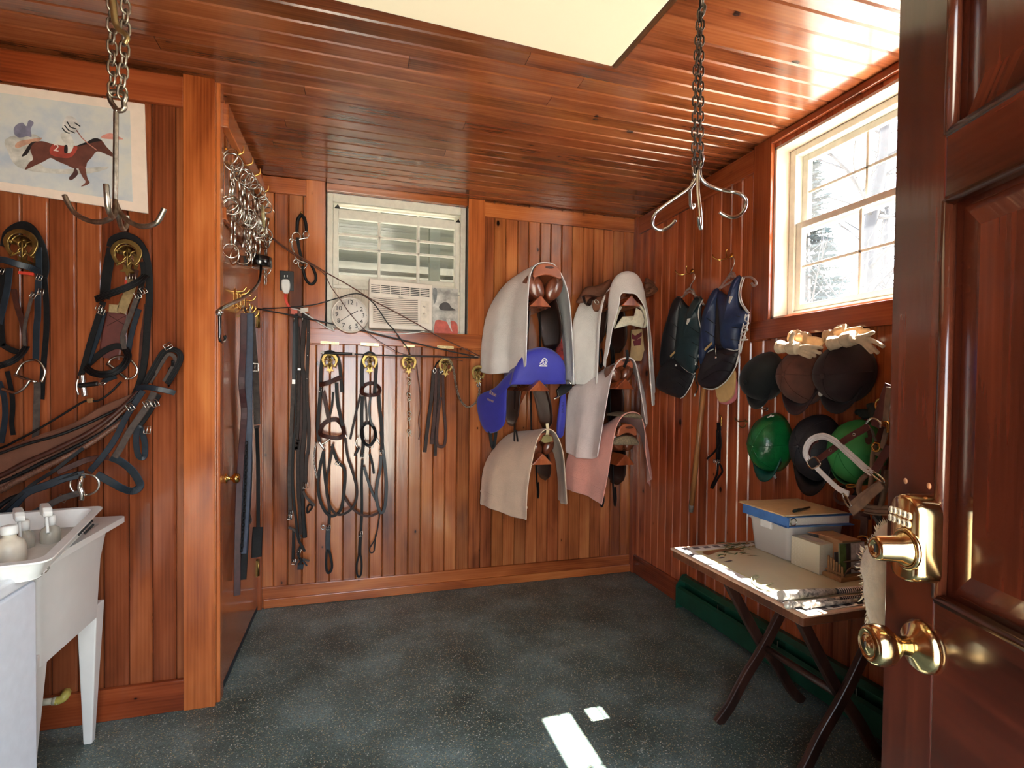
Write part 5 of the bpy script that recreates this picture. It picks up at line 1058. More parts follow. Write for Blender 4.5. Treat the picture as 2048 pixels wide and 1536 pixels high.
# racks: apex heights from the traced ends
ra = Yp(1078, 592, YFr); rb = Yp(1076, 760, YFr); rc = Yp(1082, 906, YFr); rd = Yp(1258, 592, YFr); re_ = Yp(1246, 757, YFr); rf = Yp(1247, 908, YFr)
rack(ra.x, ra.z, YFr-.03, 'wooden saddle rack under the uppermost saddle of the left column')
rack(rb.x, rb.z, YFr-.03, 'wooden saddle rack carrying the blue covered saddle')
rack(rc.x, rc.z, YFr-.03, 'wooden saddle rack under the beige towel')
rack(rd.x, rd.z, YFr-.03, 'wooden saddle rack inside the fleece-padded saddle of the right column')
rack(re_.x, re_.z, YFr-.03, 'wooden saddle rack under the middle saddle of the right column')
rack(rf.x, rf.z, YFr-.03, 'wooden saddle rack under the pink towel')
saddle(ra.x+.042, ra.z+.03, YFr, 'brown leather saddle under the large white towel, uppermost of the left column', w=.95, h=1.0, flap=(.16, .36, .40), cantle_h=.05)
saddle(rb.x+.01, rb.z+.01, YFr+.09, 'saddle under the royal blue cover, middle of the left column', dk=DKLEA, flap=(.2, .36, .3), w=.85, h=.8, cantle_h=.04)
saddle(rc.x+.03, rc.z+.012, YFr+.04, 'saddle under the beige towel, lowest of the left column', strapc=plain('pale_strap', (206, 190, 150), .6), w=.62, h=.62, cantle_h=.035, flap=(.12, .26, .3))
saddle(rd.x, rd.z+.0, YFr+.1, 'saddle with pale fleece pad under the long white towel, top of the right column', w=.62, h=.6, flap=(.14, .34, .3), cantle_h=.04)
saddle(re_.x+.01, re_.z+.015, YFr+.02, 'reddish brown saddle with black cantle strap, middle of the right column', strapc=BLKLEA, w=.68, h=.66, cantle_h=.04, flap=(.1, .34, .3))
saddle(rf.x+.025, rf.z+.05, YFr+.02, 'dark saddle with a grey fleece pad under the pink towel, lowest of the right column', w=.72, h=.8, cantle_h=.045, flap=(.08, .34, .3))
# white towel, left column
towel('towel', 'large white towel over the uppermost saddle of the left column', TOWW, [
    (3.17, [(957, 744), (961, 690), (972, 632), (992, 592), (1018, 562), (1046, 548), (1075, 556), (1100, 600), (1118, 680), (1125, 760)]),
    (3.02, [(985, 749), (987, 690), (996, 622), (1016, 574), (1040, 547), (1062, 539), (1088, 548), (1114, 598), (1128, 690), (1132, 766)]),
    (2.86, [(1022, 744), (1023, 670), (1031, 600), (1045, 553), (1061, 535), (1080, 530), (1102, 540), (1127, 592), (1138, 690), (1140, 770)]),
    (2.685, [(1058, 733), (1057, 680), (1057, 600), (1062, 545), (1074, 527), (1092, 525), (1113, 532), (1136, 585), (1144, 680), (1147, 768)])], seed=3, amp=.013, fold=10)
# blue saddle cover
cv = tag(towel('saddle_cover', 'royal blue cover with a white arch logo over the middle saddle of the left column', BLUE, [
    (3.12, [(1005, 772), (1012, 735), (1030, 712), (1055, 700), (1085, 697), (1110, 706), (1128, 735), (1131, 768)]),
    (2.95, [(1010, 771), (1018, 735), (1036, 712), (1060, 700), (1085, 697), (1110, 707), (1128, 735), (1131, 768)]),
    (2.79, [(1022, 769), (1030, 738), (1045, 712), (1064, 701), (1088, 698), (1111, 707), (1129, 730), (1131, 768)]),
    (2.735, [(1023, 768), (1040, 745), (1055, 735), (1075, 735), (1090, 738), (1108, 740), (1124, 750), (1131, 768)])], amp=.002, th=.004), None, 'saddle cover')
q = [(1022, 769), (1028, 742), (1042, 716), (1062, 701), (1088, 697), (1112, 706), (1129, 728), (1131, 768)]
mb = MB(); P = [Yp(x, y, 2.735) for x, y in q]; P = cr(P, 4)[:]; c = sum(P, V())/len(P); mb.dome(P[::-1], c, -Y, .03, 5, False); mb.build('front_panel', BLUE, cv)
LB = [(990, 775), (1012, 752), (1030, 742), (1036, 758), (1018, 770), (1014, 785), (1013, 805), (1012, 832), (1008, 850), (992, 864), (974, 865), (962, 848), (955, 822), (954, 800), (962, 788)]
yl = lambda x: 3.10-.32*(x-954)/82
P = cr([Yp(x, y, yl(x)) for x, y in LB], 4, True); c = sum(P, V())/len(P); c = Yp(984, 812, yl(984)); nn = (Yp(1010, 800, yl(1010))-Yp(960, 800, yl(960))).cross(Z).normalized(); nn = nn if nn.y < 0 else -nn
mb = MB(); mb.dome(P[::-1], c, nn, .016, 6, True); mb.build('flap_cover', BLUE, cv)
LB2 = [(1122, 785), (1131, 786), (1132, 820), (1130, 850), (1126, 872), (1118, 876), (1113, 866), (1114, 840), (1118, 810)]
P = cr([Yp(x, y, 2.95) for x, y in LB2], 3, True); mb = MB(); mb.dome(P[::-1], Yp(1123, 830, 2.95), -Y, .015, 5, True); mb.build('flap_cover', BLUE, cv)
WSTITCH = plain('white_print', (236, 232, 230), .6, var=.02)
def cover_pt(x, y, o): p = Yp(x, y, 2.70); return p
mb = MB()
for rad, w_ in ((.0155, .0062), (.0075, .003)):
    P = [Yp(1089, 723, 2.70)+V((rad*.95*cos(a*pi/12), 0, rad*1.35*sin(a*pi/12)-.004)) for a in range(13)]; mb.strap(P, w_, .001, -Y)
mb.build('logo_arch', WSTITCH, cv)
text('CAIR', .0195, Yp(1087, 727.5, 2.699), X, Z, WSTITCH, 'lettering', cv, .0003, bold=.0006)
mb = MB(); a = Yp(1086.5, 731.5, 2.70); mb.box(a-V((.0225, 0, .0045)), a+V((.0225, .001, .0035))); mb.build('logo_bar', WSTITCH, cv)
text('PANELS', .0062, Yp(1086.5, 731.5, 2.6985), X, Z, plain('blue_ink', (46, 48, 140), .6), 'lettering', cv, .0002)
GOLDT = plain('gold_thread', (196, 164, 120), .6)
fx_ = V((nn.y*-1, nn.x, 0)).normalized(); fx_ = fx_ if fx_.x > 0 else -fx_
text('Rate', .034, Yp(990, 787, yl(990))+nn*.0172, fx_*.96-Z*.28, Z*.96+fx_*.28, GOLDT, 'lettering', cv, .0004); text('move', .026, Yp(985, 800, yl(985))+nn*.0172, fx_*.96-Z*.22, Z*.96+fx_*.22, GOLDT, 'lettering', cv, .0004)
text('move', .03, Yp(1126, 815, 2.93), -Z, X, plain('navy_thread', (24, 26, 96), .6), 'lettering', cv, .0004)
mb = MB(); mb.strap(cr([Yp(980, 862, 3.0), Yp(982, 880, 3.0), Yp(986, 896, 3.0), Yp(990, 880, 3.0), Yp(992, 862, 3.0)], 4), .02, .004, -Y); mb.build('strap_loop', BLKLEA, cv)
t = thing('stirrup', 'black stirrup turned up beside the blue saddle cover', 'stirrup', Yp(1135, 780, 2.85)); mb = MB(); P = px(lambda x, y, o: Yp(x, y, 2.85-o), [(1108, 798), (1122, 790), (1136, 782), (1142, 772), (1138, 762), (1130, 762)], 0, 4); mb.tube(P, .006); mb.build('frame', STEEL, t)
mb = MB(); mb.prism([Yp(x, y, 2.86) for x, y in ((1112, 780), (1122, 769), (1142, 768), (1142, 776), (1130, 787), (1114, 794))][::-1], -Y*.02); mb.build('tread', BLKPL, t, [BEV(.003)])
# beige towel, lowest left
towel('towel', 'beige towel with a frayed hem over the lowest saddle of the left column', TOWB, [
    (3.16, [(957, 1010), (960, 975), (966, 935), (985, 900), (1015, 870), (1045, 863), (1075, 870), (1105, 900), (1116, 950), (1118, 1000)]),
    (3.0, [(985, 1018), (987, 970), (998, 925), (1020, 890), (1046, 868), (1075, 860), (1100, 872), (1120, 905), (1124, 950), (1124, 1005)]),
    (2.84, [(1022, 1034), (1024, 970), (1034, 920), (1050, 885), (1070, 864), (1092, 858), (1110, 870), (1124, 905), (1127, 955), (1127, 1008)]),
    (2.69, [(1057, 1041), (1058, 980), (1066, 920), (1075, 880), (1086, 862), (1098, 858), (1112, 868), (1125, 905), (1128, 960), (1129, 1009)])], seed=8, amp=.010, border='l')
t = thing('webbing_pad', 'olive webbing patch folded over the cantle under the beige towel', 'pad', Yp(1090, 878, 2.70)); mb = MB(); mb.prism([Yp(x, y, 2.70) for x, y in ((1080, 882), (1085, 872), (1094, 869), (1103, 873), (1105, 882), (1098, 884), (1088, 886))][::-1], -Y*.012); mb.build('patch', plain('olive_webbing', (122, 110, 66), .8), t, [BEV(.004)])
# right column: brown half chaps folded behind, white towels
CHAP = plain('brown_suede', (110, 66, 44), .75, var=.2, sc=10, bump=.2)
def ys(y): return lambda x, yy, o=0: Yp(x, yy, y-o)
t = thing('chaps', 'brown suede half chaps folded over the top saddle of the right column', 'chaps', Yp(1190, 580, 2.95))
mb = MB(); mb.dome(px(ys(2.98), [(1152, 605), (1160, 590), (1172, 574), (1190, 572), (1205, 566), (1222, 560), (1222, 600), (1205, 612), (1185, 604), (1165, 606)], 0, 4, True)[::-1], Yp(1190, 588, 2.98), -Y, .05, 6, True); mb.build('leg_wrap', CHAP, t)
mb = MB(); P = px(ys(2.93), [(1184, 612), (1183, 598), (1194, 594), (1206, 590), (1216, 588), (1215, 605), (1205, 618), (1196, 623), (1188, 622)], 0, 4, True); mb.dome(P[::-1], Yp(1200, 606, 2.93), -Y, .03, 5, True); mb.build('leg_wrap', CHAP, t)
mb = MB(); mb.strap(px(ys(2.91), [(1166, 592), (1170, 605), (1176, 610), (1182, 600), (1190, 594), (1180, 592), (1168, 591)], 0, 4), .035, .004, (0, -.5, 1)); mb.build('cuff', DKLEA, t)
mb = MB(); mb.ring(Yp(1193, 604, 2.895), -Y, .011, .003, ay=1.4); mb.build('press_stud', STEEL, t)
mb = MB(); mb.strap(px(ys(2.95), [(1290, 566), (1300, 566), (1309, 572), (1308, 582), (1296, 590), (1294, 580), (1300, 575)], 0, 4), .045, .004, (0, -.4, 1)); mb.dome(px(ys(2.97), [(1290, 558), (1302, 560), (1310, 572), (1306, 586), (1297, 594), (1290, 590)], 0, 4, True)[::-1], Yp(1299, 576, 2.97), -Y, .02, 4, True); mb.build('rolled_end', CHAP, t)
towel('towel', 'white towel hanging widest at the back of the top saddle in the right column', TOWW, [
    (3.1, [(1147, 768), (1146, 720), (1146, 650), (1160, 607), (1180, 590), (1215, 575), (1240, 570), (1270, 580), (1290, 620), (1298, 700), (1300, 770)]),
    (2.98, [(1180, 771), (1182, 720), (1184, 650), (1192, 610), (1205, 590), (1225, 575), (1245, 568), (1272, 576), (1292, 620), (1300, 700), (1303, 775)]),
    (2.86, [(1197, 768), (1198, 720), (1200, 660), (1206, 610), (1216, 582), (1232, 566), (1250, 560), (1275, 570), (1294, 620), (1301, 700), (1306, 790)])], seed=12, amp=.012, fold=8)
towel('towel', 'white towel draped over the front of the top saddle in the right column', TOWW, [
    (2.88, [(1210, 740), (1212, 700), (1216, 640), (1218, 590), (1226, 562), (1240, 550), (1256, 548), (1275, 556), (1288, 590), (1298, 660), (1304, 740), (1309, 800)]),
    (2.80, [(1209, 732), (1213, 690), (1218, 640), (1220, 590), (1230, 560), (1244, 548), (1258, 545), (1276, 553), (1287, 580), (1297, 650), (1302, 740), (1307, 810)]),
    (2.70, [(1212, 716), (1218, 690), (1224, 655), (1238, 610), (1240, 590), (1247, 584), (1258, 588), (1268, 586), (1278, 596), (1293, 630), (1300, 730), (1308, 812)])], seed=14, amp=.005, fold=6)
FLC = plain('cream_fleece', (204, 196, 172), .95, var=.1, sc=60, bump=.7, bsc=260, sheen=.3)
t = thing('saddle_pad', 'cream fleece pad curled around the rack end under the white towel', 'saddle pad', Yp(1260, 640, 2.70)); rows = []
for i, (y, k) in enumerate(((2.95, 1.0), (2.82, 1.0), (2.71, 1.0))):
    P = [Yp(a, b, y) for a, b in ((1226, 656), (1232, 634), (1240, 615), (1254, 607), (1268, 606), (1282, 614), (1290, 628), (1292, 645), (1287, 656))]; rows.append(cr(P, 4))
mb = MB(); mb.grid(rows); mb.build('pad', FLC, t, [SOL(.022), SUB(1)])
mb = MB(); mb.dome([Yp(a, b, 2.71) for a, b in ((1228, 658), (1244, 654), (1260, 650), (1285, 656), (1290, 640), (1284, 622), (1272, 615), (1268, 632), (1245, 633), (1236, 645))], Yp(1262, 643, 2.71), -Y, .012, 4, True); mb.build('rolled_edge', FLC, t)
# middle right: long mauve-white towel
towel('towel', 'long off-white towel over the middle saddle of the right column', TOWM, [
    (3.10, [(1131, 905), (1131, 850), (1136, 790), (1150, 770), (1185, 755), (1215, 735), (1245, 730), (1268, 745), (1282, 800), (1286, 860)]),
    (2.96, [(1155, 915), (1160, 850), (1166, 800), (1180, 765), (1205, 742), (1228, 728), (1250, 722), (1270, 735), (1285, 790), (1290, 850)]),
    (2.82, [(1183, 918), (1190, 850), (1198, 800), (1208, 762), (1222, 738), (1238, 722), (1255, 718), (1271, 728), (1283, 780), (1290, 840)]),
    (2.69, [(1193, 912), (1205, 850), (1216, 790), (1223, 755), (1229, 735), (1240, 720), (1254, 715), (1268, 720), (1274, 745), (1283, 800), (1292, 850)])], seed=21, amp=.013, fold=9)
towel('towel', 'pink towel over the lowest saddle of the right column', TOWP, [
    (3.10, [(1129, 978), (1130, 940), (1138, 905), (1160, 880), (1195, 856), (1225, 846), (1250, 845), (1275, 860), (1290, 910), (1296, 980)]),
    (2.96, [(1155, 985), (1158, 940), (1168, 900), (1185, 870), (1210, 850), (1232, 838), (1255, 834), (1278, 850), (1293, 905), (1300, 970)]),
    (2.82, [(1185, 1000), (1189, 950), (1196, 905), (1206, 870), (1222, 845), (1242, 830), (1262, 827), (1281, 840), (1294, 890), (1301, 960)]),
    (2.69, [(1206, 1012), (1216, 960), (1224, 905), (1230, 865), (1238, 842), (1250, 828), (1266, 824), (1280, 830), (1289, 860), (1292, 910), (1302, 955)])], seed=25, amp=.011, border='l')
mb = MB(); P = [Yp(x, y, 2.75) for x, y in ((1272, 955), (1286, 962), (1302, 966), (1300, 985), (1294, 1002), (1286, 996), (1282, 970))]
GFL = plain('grey_fleece', (128, 112, 88), .95, var=.3, sc=120, bump=.9, bsc=300)
for lb, q in (('grey fleece pad end above the dark cantle under the pink towel', ((1246, 834), (1256, 828), (1272, 826), (1283, 832), (1284, 838), (1268, 836))), ('grey fleece roll above the lowest rack end of the right column', ((1227, 884), (1236, 875), (1252, 871), (1268, 874), (1277, 884), (1272, 890), (1230, 890)))):
    c = [Yp(x, y, 2.70) for x, y in q]; t = thing('fleece_pad', lb, 'saddle pad', sum(c, V())/len(c)); mb = MB(); P = cr(c, 4, True); mb.prism(P[::-1], Y*.2); mb.dome(P[::-1], sum(c, V())/len(c), -Y, .02, 5, False); mb.build('fleece', GFL, t)
# printed cloths seen under the right-hand towel edges
t = tag(MB().prism([Yp(x, y, 3.02) for x, y in ((1262, 660), (1284, 658), (1288, 700), (1282, 722), (1258, 722), (1262, 690))][::-1], -Y*.004).build('printed_cloth', plain('tan_cloth', (196, 164, 120), .8), None), 'tan and maroon printed cloth glimpsed under the white towel of the right column', 'cloth')
for q in (((1263, 666), (1270, 672), (1283, 664), (1283, 672), (1272, 680), (1264, 678)), ((1266, 682), (1282, 676), (1281, 690), (1268, 692))):
    MB().prism([Yp(x, y, 3.01) for x, y in q][::-1], -Y*.002).build('maroon_print', plain('maroon_print', (104, 34, 44), .8), t)
t = tag(MB().prism([Yp(x, y, 3.06) for x, y in ((1116, 655), (1132, 650), (1136, 720), (1132, 726), (1112, 708))][::-1], -Y*.004).build('floral_cloth', plain('floral_red', (176, 62, 58), .8, var=.5, sc=26), None), 'red floral cloth glimpsed inside the white towel of the left column', 'cloth')
# ================================================================ CLOSET WALL: bits, hooks, reins, swing arm
zC = zt(430, 270, 5.908); zD = zt(420, 500, 6.98); zE = zt(400, 650, 2.5615)
R = random.Random(21)
hk = [(450, 296), (472, 318), (489, 340), (508, 374), (521, 400)]
for i, (x, y) in enumerate(hk):
    p = Sd(x, y, 0); t = thing('hook', ('first', 'second', 'third', 'fourth', 'last')[i]+' brass hook over the closet door counting from the post', 'hook', p); mb = MB()
    mb.tube(cr([p+V((0, 0, .03)), p+V((.004, 0, .0)), p+V((.03, 0, -.022)), p+V((.065, 0, -.012)), p+V((.07, 0, .015))]), .0032); mb.build('wire', BRASS, t); mb = MB(); mb.box(p+V((0, -.01, -.01)), p+V((.004, .01, .045))); mb.build('plate', BRASS, t, [BEV(.002)])
SB = 'snaffle bit hanging in the tangle of steel bits over the closet door'
def bit(p, d, lvl):
    """two rings joined by a jointed mouthpiece, hung from its upper ring"""
    t = thing('snaffle_bit', SB, 'bit', p, 'bits hung over the closet door'); r1 = R.uniform(.026, .038); n1 = V((R.uniform(-.5, .8), R.uniform(.3, 1), R.uniform(-.2, .2)))
    c1 = p-Z*r1; j1 = c1-Z*(r1-.002)+V((0, R.uniform(-.006, .006), 0)); L_ = R.uniform(.05, .066); j2 = j1+V((R.uniform(-.006, .008), R.uniform(-.012, .012), -L_)); j3 = j2+V((R.uniform(-.006, .008), R.uniform(-.012, .012), -L_)); c2 = j3-Z*(r1-.002)
    mb = MB(); mb.ring(c1, n1, r1, .0034, 20, 6); mb.build('ring', STEEL, t)
    for a, b in ((j1, j2), (j2, j3)):
        mb = MB(); mb.tube([a, a.lerp(b, .5), b], [.0066, .0055, .0038], 8); mb.ball(b, .0058, seg=8); mb.build('mouthpiece', STEEL, t)
    mb = MB(); mb.ring(c2, V((R.uniform(-.3, .9), R.uniform(.3, 1), R.uniform(-.2, .2))), r1, .0034, 20, 6); mb.build('ring', STEEL, t)
    return c2-Z*r1
for i, (x, y) in enumerate(hk):
    b = Sd(x, y, 0)
    for k in range(4):
        q = b+V((.026+.012*k, R.uniform(-.05, .05), -.012-.02*k)); e = bit(q, k, 0)
        if (i < 4 and k < 2) or (i in (1, 2) and k == 2): bit(e+V((.004, R.uniform(-.02, .02), .05)), k, 1)
for x0, y0, x1, y1, lb in ((498, 425, 493, 505, 'twisted curb chain hanging lowest among the bits'), (514, 400, 516, 487, 'doubled curb chain under the fourth brass hook'), (463, 330, 466, 372, 'short curb chain among the bits nearest the post'), (530, 466, 531, 570, 'long thin chain hanging behind the black swivel disc')):
    t = thing('curb_chain', lb, 'chain', Sd(x0, y0, .05)); mb = MB(); mb.chain([Sd(x0, y0, .06), Sd((x0+x1)/2+1, (y0+y1)/2, .05), Sd(x1, y1, .05)], .02, .013, .0026); mb.build('links', STEEL, t)
t = thing('ring', 'oval steel ring hanging just above the black swivel disc', 'ring', Sd(513, 497, .05)); mb = MB(); mb.ring(Sd(513, 497, .05), V((.3, 1, 0)), .03, .0036, 20, 6, ax=Z, ay=.6); mb.build('ring', DULLST, t)
t = thing('cord', 'short cream cotton cord hanging at the right end of the bits', 'cord', Sd(526, 430, .06)); mb = MB(); mb.tube(cr([Sd(525, 412, .05), Sd(526, 430, .07), Sd(527, 450, .06), Sd(524, 462, .05)]), .008, 8); mb.build('rope', plain('cream_cotton', (206, 190, 140), .9, var=.2, sc=80, bump=.4), t)
# swivel arm
t = thing('swivel_hook', 'black swivel arm with a disc head and dangling hook beside the closet door', 'hook', Sd(520, 524, .02)); DC = Sd(520, 524, .07)
mb = MB(); mb.lathe([(.05, -.026), (.055, -.022), (.055, .022), (.05, .026)], DC, Z, 32); mb.build('disc_head', plain('gloss_black', (16, 16, 17), .15, coat=.6), t)
mb = MB(); mb.box(DC+V((-.075, -.02, -.02)), DC+V((-.04, .02, .02))); mb.build('mount', BLKPL, t)
mb = MB(); mb.tube(px(Sd, [(522, 534, .07), (521, 550, .085), (517, 565, .1), (505, 582, .12), (486, 596, .13), (460, 608, .14), (444, 616, .14), (439, 622, .14)]), .0062, 10); mb.build('arm', bpy.data.materials['gloss_black'], t)
mb = MB(); mb.ball(Sd(438.5, 625, .14), .0115); mb.build('swivel_ball', STEEL, t)
mb = MB(); mb.tube(px(Sd, [(439, 630, .14), (439.5, 655, .14), (439.5, 676, .14), (442, 683, .14), (447, 683, .14), (450, 677, .14), (449.5, 671, .14)]), .0048, 8); mb.build('hook', bpy.data.materials['gloss_black'], t)
for i, (x, y) in enumerate(((471, 606), (478, 610), (485, 614), (492, 622))):
    p = Sd(x, y, .003); t = thing('coat_hook', ('first', 'second', 'third', 'fourth')[i]+' brass coat hook on the closet door counting from the post', 'hook', p); mb = MB()
    mb.tube(cr([p+V((0, 0, .05)), p+V((.03, 0, .055)), p+V((.045, 0, .075))]), .004); mb.build('prong', BRASS, t); mb = MB(); mb.tube(cr([p+V((0, 0, 0)), p+V((.03, 0, -.03)), p+V((.055, 0, -.012)), p+V((.055, 0, .006))]), .004); mb.build('prong', BRASS, t); mb = MB(); mb.box(p+V((0, -.012, -.02)), p+V((.004, .012, .065))); mb.build('plate', BRASS, t, [BEV(.002)])
WINE = plain('wine_leather', (58, 30, 32), .45, var=.25, sc=40, spec=.4); INK = plain('ink_blue_webbing', (34, 46, 66), .5, var=.2, sc=60)
tack('rein', 'wine-coloured rein hanging lowest on the closet door', 'rein', Sd(486, 640), Sd, [('strap', S, mp(zE, [(224, -60), (222, 100), (214, 300), (226, 450), (212, 650), (198, 900), (192, 1150), (190, 1385)]), .026, WINE, .05), ('loop', S, mp(zE, [(210, -75), (224, -95), (236, -60)]), .01, STEEL, .05)], (.35, -1, 0))
tack('rein', 'wide blue webbing rein with cross stitches on the closet door', 'rein', Sd(493, 640), Sd, [('strap', S, mp(zE, [(246, -60), (245, 100), (241, 350), (240, 600), (228, 900), (210, 1172)]), .045, INK, .06), ('stops', 'c', mp(zE, [(238, 600), (228, 900), (212, 1160)]), .02, BLKLEA, .066), ('clip', S, mp(zE, [(245, -80), (255, -100), (258, -60)]), .01, STEEL, .06)], (.35, -1, 0))
tack('rein', 'dark rein behind the blue webbing rein on the closet door', 'rein', Sd(490, 640), Sd, [('strap', S, mp(zE, [(236, -60), (238, 300), (252, 700), (238, 1000), (220, 1305)]), .03, BLKLEA, .03), ('tail', S, mp(zE, [(252, 720), (246, 930), (258, 1000), (250, 1016)]), .014, GREYL, .045)], (.35, -1, 0))
tack('rein', 'buckled black rein with a padded end next to the door hinge', 'rein', Sd(503, 640), Sd, [('strap', S, mp(zE, [(262, -60), (272, 100), (284, 250), (290, 400), (292, 510)]), .03, GREYL, .05), ('lower_strap', S, mp(zE, [(290, 530), (297, 700), (298, 900), (298, 1035)]), .018, BLKLEA, .045), ('padded_end', S, mp(zE, [(297, 1035), (292, 1110), (290, 1190)]), .05, BLKLEA, .04), ('keeper', S, mp(zE, [(280, 523), (302, 520)]), .014, BLKLEA, .055), ('buckle', 'b', mp(zE, [(281, 216)]), .03, STEEL, .06)], (.35, -1, 0))
# ================================================================ RIGHT WALL
zV = zt(1260, 480, 3.839); zK = zt(1380, 780, 5.907); z6 = zt(1440, 620, 3.939); zH = zt(1560, 780, 5.4875)
VN = plain('navy_quilted_nylon', (30, 46, 82), .5, var=.2, sc=12, bump=.15, bsc=60); VB = plain('black_nylon', (20, 20, 26), .5, var=.2, sc=12, bump=.15, bsc=60); VG = plain('bottle_navy_nylon', (20, 44, 50), .5, var=.2, sc=12, bump=.15, bsc=60)
PIPE = plain('white_piping', (222, 220, 214), .5)
def vestpart(t, nm, pts, ctr, mat, off, T):
    P = px(Rt, mp(zV, pts), off, 4, True); mb = MB(); mb.dome(P, Rt(*zV(*ctr), off), -X, T, 6, True); a = mb.build(nm, mat, t); return a
def lines(t, nm, sets, mat, off, r_):
    for s_ in sets: mb = MB(); mb.tube(px(Rt, mp(zV, s_), off), r_, 6); mb.build(nm, mat, t)
t = thing('riding_vest', 'dark green and navy safety vest on the hanger nearest the saddles', 'vest', Rt(1365, 640))
vestpart(t, 'back_panel', [(345, 455), (385, 434), (460, 515), (512, 436), (560, 456), (548, 560), (556, 760), (520, 920), (495, 1030), (430, 1185), (390, 1205), (300, 1180), (215, 1130), (240, 950), (270, 720), (320, 560)], (400, 800), VB, .02, .03)
vestpart(t, 'front_panel', [(348, 455), (385, 432), (405, 470), (385, 600), (350, 895), (250, 968), (242, 940), (252, 850), (272, 720), (320, 560)], (320, 730), VB, .045, .045)
vestpart(t, 'front_panel', [(402, 475), (460, 522), (512, 434), (560, 455), (532, 540), (546, 690), (566, 760), (540, 840), (500, 1022), (430, 995), (356, 925), (350, 890), (388, 600)], (460, 760), VG, .045, .05)
vestpart(t, 'lower_flap', [(252, 968), (345, 900), (430, 998), (500, 1030), (470, 1110), (430, 1190), (392, 1215), (300, 1188), (216, 1140), (204, 1090), (226, 1020)], (350, 1070), VB, .045, .045)
lines(t, 'piping', [[(560, 458), (530, 520), (526, 590), (546, 690), (558, 745)], [(250, 968), (300, 944), (340, 894)], [(356, 925), (420, 990), (480, 1028), (500, 1020)], [(496, 1040), (470, 1112), (422, 1190), (388, 1216)]], PIPE, .055, .003)
lines(t, 'quilt_seam', [[(250, 1110), (340, 1040), (440, 1100)], [(235, 1060), (335, 985), (455, 1060)], [(270, 1150), (345, 1090), (425, 1140)], [(300, 620), (400, 700)], [(290, 720), (390, 800)], [(410, 640), (540, 720)], [(390, 740), (540, 820)], [(380, 850), (520, 920)]], BLKINK, .082, .0018)
lines(t, 'zip', [[(395, 470), (380, 620), (352, 890)]], BLKPL, .07, .004)
mb = MB(); mb.prism([Rt(*zV(x, y), .094) for x, y in ((432, 645), (440, 605), (466, 600), (458, 625), (440, 650))], -X*.001); mb.build('embroidered_emblem', PIPE, t)
mb = MB(); mb.strap([Rt(*zV(308, 895), .085), Rt(*zV(345, 858), .085)], .014, .001, -X); mb.build('tan_label', plain('tan_label', (188, 158, 108), .6), t)
mb = MB(); mb.ball(Rt(*zV(353, 962), .094), .006); mb.build('snap_button', PIPE, t)
lines(t, 'side_lace', [[(548, 828), (520, 870), (536, 900), (508, 940), (522, 975), (500, 1010), (505, 1080), (520, 1130), (500, 1190)], [(250, 830), (240, 900), (248, 950), (222, 1040), (206, 1120)]], BLKPL, .05, .0035)
lines(t, 'lace_toggle', [[(543, 830), (538, 850)], [(528, 880), (523, 900)], [(508, 935), (503, 960)], [(243, 880), (239, 900)], [(500, 1180), (494, 1200)]], PIPE, .055, .004)
t = thing('riding_vest', 'navy safety vest with white laced side on the hanger next to the right window', 'vest', Rt(1450, 600))
vestpart(t, 'back_panel', [(655, 380), (690, 390), (760, 415), (812, 290), (850, 278), (838, 400), (860, 520), (905, 565), (870, 700), (835, 840), (800, 980), (700, 1105), (640, 1135), (560, 1125), (540, 1000), (560, 760), (585, 560)], (710, 760), VB, .02, .03)
vestpart(t, 'front_panel', [(610, 470), (655, 375), (688, 388), (672, 480), (668, 640), (655, 800), (640, 838), (600, 862), (575, 930), (548, 958), (552, 830), (562, 700), (582, 560)], (612, 670), VN, .05, .045)
vestpart(t, 'front_lining', [(672, 430), (690, 440), (705, 560), (722, 680), (716, 790), (660, 800), (664, 640)], (690, 660), plain('brown_black_lining', (34, 27, 26), .6), .05, .02)
vestpart(t, 'front_panel', [(690, 392), (740, 425), (776, 402), (802, 330), (816, 286), (850, 278), (836, 350), (832, 450), (848, 525), (908, 562), (904, 640), (852, 690), (836, 842), (780, 842), (722, 826), (716, 700), (704, 560)], (780, 640), VN, .06, .05)
vestpart(t, 'lower_flap', [(570, 930), (600, 862), (640, 842), (720, 830), (832, 842), (836, 900), (802, 980), (752, 1060), (700, 1110), (640, 1142), (562, 1132), (528, 1080), (540, 1000)], (690, 970), plain('plum_black_nylon', (30, 26, 34), .5, var=.2, bump=.15, bsc=60), .05, .045)
lines(t, 'piping', [[(864, 285), (838, 380), (844, 470), (888, 540), (914, 562)], [(878, 290), (852, 380), (858, 470), (896, 535), (916, 560)], [(836, 850), (832, 920), (790, 1012), (722, 1100), (640, 1146), (560, 1136)], [(722, 826), (770, 842), (830, 842), (836, 800)], [(640, 838), (600, 862), (580, 920)]], PIPE, .07, .003)
lines(t, 'quilt_seam', [[(560, 1030), (660, 950), (720, 930), (810, 960)], [(545, 1080), (660, 1010), (780, 1010)], [(700, 870), (820, 900)], [(590, 600), (660, 650)], [(580, 700), (655, 750)], [(725, 560), (845, 590)], [(725, 660), (850, 680)], [(725, 760), (840, 770)]], BLKINK, .095, .0018)
lines(t, 'side_lace', [[(905, 575), (880, 610), (910, 640), (868, 670), (905, 690), (852, 720), (890, 750), (845, 770), (905, 765)], [(890, 570), (870, 650), (850, 760), (840, 860), (815, 960)], [(912, 570), (900, 660), (872, 760), (848, 870)]], PIPE, .075, .0036)
mb = MB(); mb.prism([Rt(*zV(x, y), .105) for x, y in ((756, 480), (764, 435), (790, 430), (782, 455), (766, 488))], -X*.001); mb.build('embroidered_emblem', PIPE, t)
